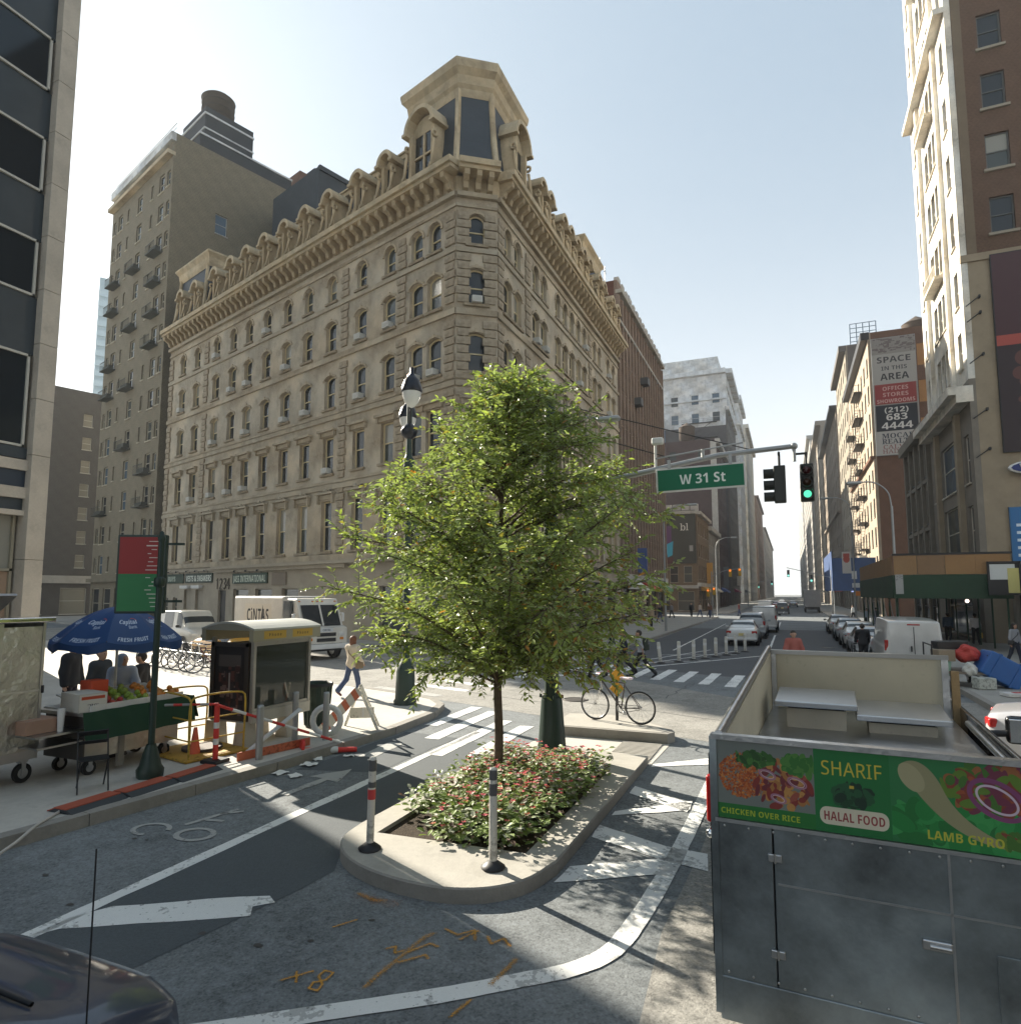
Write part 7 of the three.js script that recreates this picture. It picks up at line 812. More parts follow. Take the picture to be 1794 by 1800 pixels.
// ---------- food truck ----------
{
  const r = thing('food_truck', 'food truck with green menu panel and open steel roof bed', 'truck', [0.48, 0.02, -4.98], rad(-3)); // rear face at z=0, runs to -z; x -1.02..1.0
  const dk = mat([0.4, 0.45, 0.47], 0.36, { metalness: 0.5, map: T.blotch, bumpMap: T.metalBump, bumpScale: 0.03 }), cream = mat([0.56, 0.51, 0.38], 0.6, { map: T.grime }), alu = mat([0.55, 0.56, 0.57], 0.3, { metalness: 1, map: T.grime, bumpMap: T.dent, bumpScale: 0.008 }), blk = phys([0.012, 0.013, 0.015], 0.25, { clearcoat: 0.7 });
  const X0 = -1.02, X1 = 1.05, L = 4.4; r.scale.y = 1.035;
  part('rear_panel', rbox(0.36, 1.0, 0.05, 0.006, X0 + 0.19, 0.84, 0), dk, r); part('rear_panel', rbox(1.02, 1.0, 0.05, 0.006, X0 + 0.89, 0.84, 0), dk, r); part('rear_panel', rbox(0.68, 1.0, 0.05, 0.006, X1 - 0.34, 0.84, 0), dk, r); part('rear_skirt', rbox(X1 - X0, 0.28, 0.06, 0.01, (X0 + X1) / 2, 0.2, 0.0), dk, r); part('corner_post', bx(X0 - 0.03, X0 + 0.02, 0.1, 1.9, -0.06, 0.035), dk, r); part('corner_post', bx(X1 - 0.02, X1 + 0.03, 0.1, 1.9, -0.06, 0.035), dk, r);
  part('rear_backing', bx(X0, X1, 0.1, 1.9, -0.08, -0.035), MT.black, r); part('panel_trim', [bx(X0, X1, 1.335, 1.36, 0, 0.04), bx(X0 - 0.02, X1 + 0.02, 1.88, 1.915, -0.04, 0.04)], alu, r);
  const mp = part('menu_panel', bx(X0, X1, 1.36, 1.88, -0.03, 0.018), MT.black, r);
  print('menu_print', X1 - X0 - 0.01, 0.515, canvasTex(1536, 384, (g, W, H) => {
    const bl = (cx, cy, rx, ry, n, cs, s0, s1) => { for (let i = 0; i < n; i++) { const a = rnd() * 6.28, q = Math.sqrt(rnd()); g.fillStyle = pick(cs); g.beginPath(); g.ellipse(cx + rx * q * Math.cos(a), cy + ry * q * Math.sin(a), s0 + rnd() * s1, (s0 + rnd() * s1) * 0.6, rnd() * 3, 0, 7); g.fill(); } };
    g.fillStyle = '#6d7470'; g.fillRect(0, 0, 480, H); bl(140, 165, 120, 110, 900, ['#9b4a22', '#b0602c', '#8a3f1c', '#a85326', '#c07a3a'], 3, 7); bl(330, 190, 130, 110, 90, ['#7d2f28', '#8f4a3c', '#9c6a3a', '#6a2a30', '#b08045'], 12, 22); bl(200, 80, 90, 35, 70, ['#2d5a24', '#3f7030', '#234a1e'], 8, 20); bl(410, 90, 80, 45, 60, ['#2f6a2a', '#467a35'], 10, 22); g.lineWidth = 7; for (const [x, y, q] of [[260, 150, 40], [400, 175, 44], [310, 260, 36]]) { g.strokeStyle = '#9a6f86'; g.beginPath(); g.ellipse(x, y, q, q * 0.5, 0.3, 0, 7); g.stroke(); g.strokeStyle = '#c9b3bd'; g.lineWidth = 3; g.beginPath(); g.ellipse(x, y, q * 0.8, q * 0.36, 0.3, 0, 7); g.stroke(); g.lineWidth = 7; } g.fillStyle = '#1d6b2c'; g.fillRect(0, 312, 480, 72); g.fillStyle = '#9fae2c'; g.font = 'bold 40px sans-serif'; g.fillText('CHICKEN OVER RICE', 24, 362, 430);
    g.fillStyle = '#176a34'; g.fillRect(480, 0, 330, H); g.fillStyle = '#c3b13c'; g.font = '92px sans-serif'; g.textAlign = 'center'; g.fillText('SHARIF', 645, 118, 270); bl(645, 210, 80, 38, 80, ['#123d22', '#1d5130', '#0f3020'], 12, 26); g.fillStyle = '#b9a13a'; g.fillRect(636, 158, 20, 14); g.fillStyle = '#c9c3ae'; g.beginPath(); g.roundRect(500, 266, 300, 82, 34); g.fill(); g.fillStyle = '#8a3a3a'; g.font = 'bold 58px sans-serif'; g.fillText('HALAL FOOD', 650, 328, 270);
    g.fillStyle = '#27703f'; g.fillRect(810, 0, W - 810, H); g.save(); g.beginPath(); g.rect(812, 0, W - 812, H); g.clip(); bl(1150, 300, 340, 110, 240, ['#1d7a38', '#2c8a45', '#196b30', '#35904a'], 26, 50); bl(1250, 110, 220, 90, 220, ['#5a7a2a', '#7d3a2a', '#944a2e', '#6c2f45', '#3f6a28', '#8f5a35'], 16, 34); g.strokeStyle = '#7a3f6a'; g.lineWidth = 20; g.beginPath(); g.ellipse(1230, 150, 110, 70, 0.5, 0, 7); g.stroke(); g.strokeStyle = '#c4b4c4'; g.lineWidth = 10; g.beginPath(); g.ellipse(1230, 150, 82, 48, 0.5, 0, 7); g.stroke(); g.fillStyle = '#8e8a68'; g.beginPath(); g.moveTo(850, 40); g.bezierCurveTo(930, -30, 1000, 60, 1030, 140); g.bezierCurveTo(1080, 250, 1200, 330, 1340, 350); g.bezierCurveTo(1120, 380, 960, 250, 850, 40); g.fill(); g.fillStyle = '#a09a78'; g.beginPath(); g.ellipse(900, 90, 44, 70, -0.6, 0, 7); g.fill(); bl(1330, 320, 110, 30, 60, ['#5c7a30', '#7d4030', '#3f6a28'], 12, 24); g.restore(); g.fillStyle = '#b3b03a'; g.font = 'bold 54px sans-serif'; g.textAlign = 'left'; g.fillText('LAMB GYRO', 950, 352, 300);
  }), mp, [(X0 + X1) / 2, 1.62, 0.022]);
  for (let i = 0; i < 13; i++) for (const y of [1.31, 0.37]) part('rivet', ball(0.009, X0 + 0.06 + i * 0.16, y, 0.026, 6, 1, 1, 0.5), alu, r); for (const y of [0.55, 1.15]) part('hinge', [rbox(0.09, 0.05, 0.02, 0.006, X0 + 0.385, y, 0.034), rod([X0 + 0.385, y - 0.03, 0.046], [X0 + 0.385, y + 0.03, 0.046], 0.008)], MT.steelPlain, r); part('latch', [rbox(0.16, 0.06, 0.03, 0.01, X0 + 1.3, 0.8, 0.035), rod([X0 + 1.26, 0.8, 0.06], [X0 + 1.37, 0.8, 0.06], 0.012)], MT.steelPlain, r); part('seam_strip', [bx(X0 + 0.4, X1 - 0.02, 0.98, 0.992, 0.024, 0.03)], alu, r); part('seam_strip', [bx(X1 - 0.69, X1 - 0.675, 0.36, 1.33, 0.024, 0.03)], alu, r); part('patch_plate', rbox(0.34, 0.42, 0.012, 0.004, X1 - 0.3, 0.6, 0.03), dk, r);
  part('tail_light', rbox(0.05, 0.32, 0.07, 0.02, X0 - 0.05, 1.45, -0.08), RED, r); part('side_marker', ball(0.035, X0 - 0.05, 1.22, -0.05, 10), MT.chrome, r);
  // roof bed: floor, side walls, far wall
  part('roof_floor', bx(X0 + 0.06, X1 - 0.04, 1.42, 1.46, -L + 0.03, -0.04), alu, r);
  const sideWall = (x0, x1, yA, yB, m, nm) => part(nm, (() => { const g = bx(x0, x1, 0, 1, -L, -0.03), p = g.attributes.position; for (let i = 0; i < p.count; i++) { const t = -p.getZ(i) / L; p.setY(i, p.getY(i) > 0.5 ? yA + (yB - yA) * t : 1.44); } g.computeVertexNormals(); return g; })(), m, r);
  sideWall(X0 + 0.03, X0 + 0.055, 1.86, 2.14, cream, 'side_wall'); 
  part('top_rail', [rod([X0 + 0.03, 1.9, -0.02], [X0 + 0.03, 2.19, -L], 0.035, 8)], alu, r); part('top_rail', rod([X1 - 0.02, 1.52, -0.02], [X1 - 0.02, 1.56, -L + 0.9], 0.03, 8), alu, r);
  const far = part('far_wall', [bx(X0 + 0.05, X1 - 0.12, 1.44, 2.12, -L - 0.03, -L)], cream, r); part('wall_cap', bx(X0, X1 - 0.04, 2.12, 2.17, -L - 0.06, -L + 0.02), mat([0.3, 0.3, 0.29], 0.4, { metalness: 0.8 }), far); part('stud', bx(X1 - 0.12, X1 - 0.05, 1.4, 2.12, -L - 0.04, -L + 0.03), alu, far); part('stud', bx(X0 + 0.06, X0 + 0.12, 1.44, 2.12, -L + 0.002, -L + 0.06), alu, far); part('timber_post', bx(X1 - 0.03, X1 + 0.05, 1.3, 2.0, -L - 0.02, -L + 0.05), mat([0.4, 0.28, 0.15], 0.8, { map: T.ply }), r);
  const vent = (x, z, w, y) => { const v = part('roof_vent', bx(x - w * 0.36, x + w * 0.36, 1.46, y, z - 0.3, z + 0.3), mat([0.55, 0.5, 0.4], 0.5, { map: T.grime }), r); part('vent_gap', bx(x - w * 0.34, x + w * 0.34, y, y + 0.05, z - 0.28, z + 0.28), MT.black, v); part('vent_lid', rbox(w, 0.06, 0.85, 0.012, x, y + 0.08, z, 0.05), MT.steelPlain, v); };
  vent(-0.42, -L + 1.05, 0.82, 1.66); vent(0.4, -L + 1.0, 0.86, 1.56);
  // black vehicle body beneath, cab and mirror
  part('body_side', bx(X0 - 0.06, X0 - 0.02, 0.4, 1.75, -L - 1.6, -0.1), blk, r); part('body_side', rbox(0.05, 1.1, L + 1.2, 0.02, X1 + 0.06, 1.05, -L / 2 - 0.6), blk, r); part('cab', [rbox(1.98, 1.25, 1.7, 0.12, 0.02, 1.0, -L - 1.0), rbox(1.9, 0.6, 1.1, 0.12, 0.02, 0.75, -L - 2.3)], blk, r);
  const mi = part('wing_mirror', rbox(0.22, 0.28, 0.1, 0.05, X1 + 0.42, 1.52, -3.55), blk, r); part('mirror_arm', rod([X1 + 0.05, 1.45, -3.6], [X1 + 0.34, 1.48, -3.56], 0.035, 8), MT.black, mi); part('mirror_glass', rbox(0.18, 0.23, 0.02, 0.01, X1 + 0.42, 1.52, -3.49), MT.chrome, mi);
  part('sticker', box(0.02, 0.22, 0.3, X1 + 0.095, 1.2, -3.4), mat([0.7, 0.65, 0.5], 0.5, { map: T.wear }), r); part('side_lamp', rbox(0.05, 0.08, 0.1, 0.02, X1 + 0.1, 1.42, -3.3), RED, r);
  const W = WHEEL(0.36); for (const z of [-0.9, -L - 1.6]) for (const s of [-1, 1]) { const w = part('wheel', W.tyre, MT.rubber, r, { ready: true, pos: [s * 0.9, 0.36, z], rot: [0, s < 0 ? PI : 0, 0] }); part('rim', W.rim, MT.steelPlain, w, { ready: true }); }
}
// ---------- vehicles ----------
const A31 = Math.atan2(-D2.x, -D2.z); // heading out of the side street
{ // near car, only its bonnet in view
  const c = car('dark_blue_car', 'dark blue car with its bonnet in the lower corner', 'car', [-3.98, 0, -0.66], PI, { ...SEDO, S: SEDAN.map((q, i) => i === 6 ? [0.75, 0.22, 0.94, 1.43, 0.9, 0.6] : i === 7 ? [1.52, 0.22, 0.95, 1.04, 0.9, 0.74] : i === 8 ? [1.85, 0.23, 0.9, 0.98, 0.88, 0.72] : i === 9 ? [2.16, 0.27, 0.78, 0.86, 0.82, 0.62] : i === 10 ? [2.26, 0.35, 0.6, 0.66, 0.68, 0.5] : q), paint: carPaint([0.05, 0.066, 0.105], 0.3), lampM: carPaint([0.05, 0.066, 0.105], 0.3), lampY: 0.6 });
  part('wiper', [tube([[-0.6, 1.06, 1.5], [0, 1.1, 1.46], [0.6, 1.06, 1.46]], 0.012, 10), tube([[-0.1, 1.06, 1.53], [0.3, 1.14, 1.33]], 0.01, 8)], MT.black, c);
  part('antenna', rod([-0.82, 0.84, 1.62], [-0.82, 1.76, 1.62], 0.0045, 5), MT.black, c);
}
{ // step van with side lettering
  const fx = -19.47, fz = -24.49, [cx, cz] = along(fx, fz, 3.2);
  const r = thing('step_van', 'white delivery step van with black side lettering on the side street', 'van', [cx, 0, cz], A31), wm = mat([0.7, 0.67, 0.6], 0.45, { map: T.grime });
  part('cargo_box', rbox(2.25, 2.25, 4.5, 0.05, 0, 1.72, -0.95), wm, r); part('roof', rbox(2.2, 0.06, 4.6, 0.03, 0, 2.86, -0.9), MT.white, r);
  part('cab', put(ext([[1.25, 0.75], [3.2, 0.75], [3.2, 1.45], [2.85, 1.55], [2.45, 2.5], [2.3, 2.78], [1.25, 2.8]], 2.2, 0.05), 1.1, 0, 0, 0, -PI / 2), wm, r);
  const ws = part('windscreen', box(1.9, 1.02, 0.03, 0, 2.02, 2.72, -0.4), MT.glass, r); part('pillar', box(0.08, 1.02, 0.05, 0, 2.02, 2.73, -0.4), wm, ws);
  part('grille', [box(1.0, 0.16, 0.05, 0, 1.16, 3.2), box(1.0, 0.16, 0.05, 0, 0.92, 3.2)], MT.black, r); for (const s of [-1, 1]) { part('headlight', rbox(0.24, 0.17, 0.06, 0.03, s * 0.82, 1.16, 3.2), LAMPW, r); part('indicator', rbox(0.2, 0.12, 0.05, 0.02, s * 0.82, 0.96, 3.2), AMBER, r); part('side_door', box(0.03, 1.35, 0.75, s * 1.11, 2.0, 1.75), MT.glass, r); part('mirror', [rbox(0.12, 0.4, 0.1, 0.02, s * 1.32, 1.9, 2.55), rod([s * 1.1, 2.1, 2.4], [s * 1.32, 2.1, 2.55], 0.02)], MT.white, r); }
  part('bumper', rbox(2.25, 0.22, 0.2, 0.03, 0, 0.62, 3.2), MT.white, r); for (let i = 0; i < 5; i++) part('marker_lamp', rbox(0.1, 0.05, 0.04, 0.01, [-0.95, -0.25, 0, 0.25, 0.95][i], 2.66, 2.4), AMBER, r);
  const tx = canvasTex(512, 220, (g, W, H) => { g.fillStyle = '#cfc9bb'; g.fillRect(0, 0, W, H); g.fillStyle = '#15161a'; g.font = 'bold 150px sans-serif'; g.textAlign = 'center'; g.save(); g.scale(0.82, 1.1); g.fillText('CiNTAS', W / 2 / 0.82, 150); g.restore(); g.beginPath(); g.moveTo(318, 160); g.lineTo(348, 8); g.lineTo(378, 160); g.lineTo(360, 160); g.lineTo(348, 70); g.lineTo(336, 160); g.fill(); });
  print('lettering', 2.5, 1.1, tx, r, [-1.132, 1.98, -0.9], [0, -PI / 2, 0]);
  print('lettering', 0.7, 0.16, canvasTex(256, 58, (g, W, H) => { g.fillStyle = '#c2c6c8'; g.fillRect(0, 0, W, H); g.fillStyle = '#20242c'; g.font = 'bold 44px sans-serif'; g.textAlign = 'center'; g.fillText('CiNTAS', W / 2, 44); }), r, [0, 1.36, 3.212]);
  const W = WHEEL(0.4); for (const z of [2.3, -1.9]) for (const s of [-1, 1]) { const w = part('wheel', W.tyre, MT.rubber, r, { ready: true, pos: [s * 1.0, 0.4, z], rot: [0, s < 0 ? PI : 0, 0] }); part('rim', W.rim, MT.steelPlain, w, { ready: true }); part('wheel_arch', cyl(0.46, 0.46, 0.02, s * 1.13, 0.44, z, 20, 0, 0, PI / 2), MT.black, r); }
  part('chassis', bx(-1.0, 1.0, 0.4, 0.75, -3.0, 3.0), MT.black, r);
}
{ const [x, z] = along(-28.4, -26.1, 2.5); car('white_van', 'white passenger van parked behind the blue umbrella on the side street', 'van', [x, 0, z], A31, { ...VANO, paint: carPaint([0.6, 0.58, 0.52]), side: [[1.4, 2.6], [2.7, 3.9], [4.0, 5.6]] }); }
{ const [x, z] = along(-20.26, -21.28, 2.35); car('yellow_taxi', 'yellow taxi mostly hidden behind the phone booth', 'taxi', [x, 0, z], A31, { ...SEDO, paint: carPaint([0.62, 0.3, 0.01]) }); }
const silver = carPaint([0.42, 0.43, 0.44]), whiteP = carPaint([0.66, 0.66, 0.64]);
car('white_sedan', 'white sedan waiting nearest past the row of white posts', 'car', [-2.62, 0, -42.6], PI, { ...SEDO, paint: whiteP });
car('silver_car', 'silver car directly in front of the white sedan', 'car', [-2.4, 0, -49.2], PI, { ...SUVO, paint: silver });
car('white_van', 'white van in the traffic queue ahead of the silver car', 'van', [-1.9, 0, -57.5], PI, { ...VANO, paint: whiteP, rear: [0.9, 1.6], side: [[4.0, 5.6]] });
car('white_van', 'white van far along the avenue in the queue, near the sunlit strip', 'van', [-3.2, 0, -100], PI, { ...VANO, paint: whiteP, rear: [0.9, 1.6] });
car('dark_suv', 'dark sport utility car just ahead of the far white van', 'car', [-1.0, 0, -108], PI, { ...SUVO, paint: carPaint([0.03, 0.035, 0.04]) });
[['silver sedan parked at the west kerb behind the white cargo van', -36.6, silver], ['white sedan parked second from the white cargo van', -42.4, whiteP], ['pale silver sedan parked third from the white cargo van', -48.6, silver], ['beige silver sedan parked farthest in the row at the west kerb', -57, carPaint([0.4, 0.38, 0.33])]].forEach(([l, z, p]) => car('parked_sedan', l, 'car', [3.55, 0, z], PI, { ...SEDO, paint: p, group: 'cars parked along the west kerb' }));
{ const cv = car('cargo_van', 'white cargo van parked at the west kerb behind the loaded junk', 'van', [4.05, 0, -29.9], PI, { ...VANO, paint: whiteP, side: [[4.3, 5.6]] }); part('door_seam', [box(0.018, 1.35, 0.02, 0, 1.15, -2.56), box(1.5, 0.015, 0.02, 0, 1.82, -2.5)], MT.black, cv); part('door_handle', rbox(0.05, 0.2, 0.04, 0.01, 0.1, 1.05, -2.58), MT.black, cv); part('rear_step', rbox(1.7, 0.1, 0.2, 0.02, 0, 0.45, -2.6), MT.black, cv); part('brake_light', rbox(0.4, 0.05, 0.03, 0.01, 0, 1.9, -2.5), RED, cv); }
car('silver_sedan', 'silver sedan passing at the edge beside the food truck', 'car', [5.45, 0, -13.9], A31, { ...SEDO, paint: carPaint([0.5, 0.5, 0.52]) });
{ const r = thing('box_truck', 'grey box truck far along the avenue at the west side', 'truck', [3.4, 0, -120], PI); part('cargo_box', rbox(2.4, 2.7, 6, 0.04, 0, 2.3, -1), mat([0.3, 0.31, 0.32], 0.6, { map: T.grime }), r); part('cab', rbox(2.2, 1.9, 1.8, 0.1, 0, 1.5, 3), MT.white, r); part('chassis', bx(-1, 1, 0.5, 0.95, -3.9, 3), MT.black, r); const W = WHEEL(0.45); for (const z of [2.8, -2.6]) for (const s of [-1, 1]) { const w = part('wheel', W.tyre, MT.rubber, r, { ready: true, pos: [s, 0.45, z], rot: [0, s < 0 ? PI : 0, 0] }); part('rim', W.rim, MT.steelPlain, w, { ready: true }); } }
[['small dark car beyond the box truck', 0.8, -165, [0.05, 0.05, 0.06]], ['red car in the distance at mid avenue', -2.6, -150, [0.3, 0.03, 0.02]], ['yellow cab in the distance beyond the dark sport utility car', -4.5, -135, [0.6, 0.32, 0.02]], ['pale car farthest down the avenue', -2.0, -210, [0.5, 0.5, 0.5]]].forEach(([l, x, z, c]) => car('distant_car', l, 'car', [x, 0, z], PI, { ...SEDO, paint: carPaint(c), group: 'distant cars on the avenue' }));
// ---------- bicycles ----------
bicycle('old road bicycle with pink grips leaning on the yellow marker post', [-3.55, 0.206, -14.42], rad(-10), { frame: mat([0.1, 0.09, 0.09], 0.4, { metalness: 0.6 }), saddle: mat([0.7, 0.6, 0.66], 0.6), grip: mat([0.6, 0.08, 0.2], 0.6) }).rotation.z = 0;
{ const r = thing('marker_post', 'dark post with two yellow diamond markers behind the bicycle', 'sign', [-3.62, 0.206, -14.62]); part('post', rod([0, 0, 0], [0, 1.0, 0], 0.035, 8), MT.black, r); for (const y of [0.98, 0.7]) part('diamond_plate', put(new THREE.BoxGeometry(0.24, 0.24, 0.012), 0.02, y, 0.05, 0, rad(22), rad(45)), mat([0.6, 0.3, 0.02], 0.5), r); }
for (let i = 0; i < 7; i++) { const [x, z] = along(-19.6, -18.1, i * 0.72); const b = bicycle(['parked bicycle at the phone booth end of the row', 'second parked bicycle from the phone booth end', 'third parked bicycle from the phone booth end', 'middle bicycle of the tight parked row', 'third parked bicycle from the umbrella end', 'second parked bicycle from the umbrella end', 'parked bicycle at the umbrella end of the row'][i], [x, 0.15, z], a31 + PI / 2 + rr(-0.15, 0.15), { frame: pick([MT.black, MT.chrome, mat([0.1, 0.02, 0.02], 0.4)]), group: 'bicycles parked in a row on the plaza edge' }); }
{ const r = thing('bicycle_rack', 'low steel rail holding the row of parked bicycles', 'bicycle rack', [0, 0, 0]); const a = along(-19.0, -18.0, 0), b = along(-19.0, -18.0, 5.6); part('rail', rod([a[0], 0.75, a[1]], [b[0], 0.75, b[1]], 0.03), MT.galv, r); for (const p of [a, b]) part('leg', rod([p[0], 0.14, p[1]], [p[0], 0.75, p[1]], 0.03), MT.galv, r); }
// ---------- people ----------
const jeans = mat([0.06, 0.085, 0.16], 0.85), blackC = mat([0.014, 0.014, 0.017], 0.85), darkHair = mat([0.02, 0.014, 0.01], 0.6), navy = mat([0.02, 0.025, 0.045], 0.85);
person('woman in cream jacket and jeans walking away with a shoulder bag', [-11.4, 0.15, -15.5], rad(170), { h: 1.68, legs: [[-0.3, 0.55], [0.3, 0.1]], arms: [[0.5, 0.25, 1.7, 0.5], [-0.1, 0.3, 0.9, 0.2]], top: mat([0.55, 0.47, 0.36], 0.85), bulk: 0.035, topName: 'jacket', bottom: jeans, flare: 0.03, hair: mat([0.14, 0.05, 0.02], 0.6), longHair: true, bag: mat([0.2, 0.14, 0.08], 0.7), bagSide: -0.27, shoes: mat([0.1, 0.02, 0.03], 0.6) });
person('man in grey shirt with dark backpack striding over the crosswalk', [-5.0, 0.01, -23.9], rad(-88), { legs: [[0.5, 0.12], [-0.45, 0.35]], arms: [[-0.35, 0.1, 0.3, 0], [0.35, 0.1, 0.5, 0]], lean: 0.08, top: mat([0.34, 0.35, 0.38], 0.85), bottom: blackC, hair: darkHair, pack: mat([0.03, 0.04, 0.03], 0.8), longSleeves: false });
person('man in navy just ahead of the backpack walker', [-5.75, 0.01, -24.3], rad(-85), { legs: [[-0.4, 0.4], [0.4, 0.1]], arms: [[0.3, 0.1, 0.3, 0], [-0.3, 0.1, 0.3, 0]], top: navy, topName: 'jacket', bottom: blackC, hair: darkHair });
person('person in black half hidden by the tree leaves on the crosswalk', [-6.5, 0.01, -23.2], rad(-80), { legs: [[0.3, 0.1], [-0.3, 0.3]], arms: [[0.2, 0.12, 0.6, 0], [-0.2, 0.1, 0.2, 0]], top: blackC, topName: 'coat', bulk: 0.03, bottom: blackC, hair: darkHair });
person('man in red jacket standing in the avenue beyond the food truck', [0.07, 0, -24.4], rad(15), { top: mat([0.34, 0.1, 0.08], 0.8), topName: 'jacket', bulk: 0.03, bottom: blackC, hair: darkHair, arms: [[0.1, 0.3, 0.3, 0.1], [0.1, 0.3, 0.3, 0.1]] });
person('fruit vendor in grey hooded sweatshirt under the umbrella', [-12.1, 0.15, -9.05], rad(60), { h: 1.66, top: mat([0.3, 0.34, 0.42], 0.9), topName: 'sweatshirt', bulk: 0.03, hood: mat([0.26, 0.32, 0.42], 0.9), bottom: navy, arms: [[0.5, 0.2, 0.6, 0.2], [0.4, 0.2, 0.6, 0.2]], turn: 0.5 });
person('customer in black jacket beside the hooded vendor', [-12.45, 0.15, -9.75], rad(-60), { h: 1.62, top: blackC, topName: 'jacket', bulk: 0.03, bottom: blackC, hair: darkHair });
person('person in long black coat behind the umbrella, head hidden', [-14.6, 0.15, -9.7], rad(120), { h: 1.78, top: blackC, topName: 'coat', bulk: 0.05, bottom: mat([0.02, 0.012, 0.02], 0.9), hair: darkHair });
person('person in dark grey jacket standing near the umbrella pole', [-13.3, 0.15, -9.45], rad(100), { h: 1.7, top: mat([0.04, 0.045, 0.05], 0.9), topName: 'jacket', bulk: 0.03, bottom: jeans, hair: darkHair });
{ person('cyclist in black standing over a bicycle beside the white cargo van', [2.75, 0.02, -31.0], rad(180), { h: 1.74, top: blackC, topName: 'jacket', bulk: 0.03, bottom: blackC, hair: darkHair, arms: [[0.6, 0.15, 0.3, 0], [0.6, 0.15, 0.3, 0]], lean: 0.1 }); bicycle('black bicycle under the cyclist beside the white cargo van', [2.45, 0, -31.2], rad(-90), {}); }
person('man in white shirt walking away with a yellow bag under the scaffold', [9.7, 0.15, -45.0], rad(175), { top: mat([0.6, 0.58, 0.58], 0.85), bottom: blackC, hair: darkHair, legs: [[0.3, 0.1], [-0.3, 0.3]], carry: mat([0.55, 0.38, 0.1], 0.8), skin: SKIN2 });
person('person in blue jacket under the green scaffold', [8.6, 0.15, -46.2], rad(170), { top: mat([0.05, 0.08, 0.13], 0.85), bottom: blackC, hair: darkHair, legs: [[0.25, 0.1], [-0.25, 0.2]] });
person('woman in grey top and dark trousers on the west sidewalk', [8.45, 0.15, -33.1], rad(40), { h: 1.66, top: mat([0.32, 0.33, 0.36], 0.85), bottom: navy, hair: darkHair, longHair: true, legs: [[0.25, 0.1], [-0.25, 0.2]], bag: MT.black, shoes: MT.white });
[['pedestrian in black by the poster building corner', -11.5, -86, blackC], ['pedestrian in white and tan at the far corner', -10.2, -84, mat([0.5, 0.42, 0.35], 0.8)], ['pedestrian in navy at the far corner kerb', -9.4, -86.5, navy], ['pedestrian in brown near the far signals', -8.9, -83, mat([0.2, 0.1, 0.06], 0.8)], ['pedestrian in grey close to the hotel shopfront', -13, -80, mat([0.15, 0.15, 0.16], 0.8)], ['pedestrian in maroon crossing far ahead', -6.5, -97, mat([0.2, 0.04, 0.04], 0.8)], ['pedestrian in tan walking along the hotel side', -11.2, -58, mat([0.4, 0.3, 0.2], 0.8)], ['pedestrian in black near the loft building awning', -12.4, -69, blackC], ['pedestrian in pale blue past the west parked cars', 6.2, -66, mat([0.3, 0.36, 0.45], 0.8)], ['pedestrian in charcoal near the banner street light', 7.4, -70, mat([0.06, 0.06, 0.07], 0.8)], ['pedestrian in white farther down the west pavement', 6.6, -84, mat([0.6, 0.6, 0.58], 0.8)]].forEach(([l, x, z, m], i) => person(l, [x, x > -8.4 ? 0 : 0.15, z], rad(60 * i), { far: true, top: m, bottom: i % 2 ? jeans : blackC, hair: darkHair, legs: [[0.3, 0.1], [-0.3, 0.2]], group: 'pedestrians at the far corner' }));
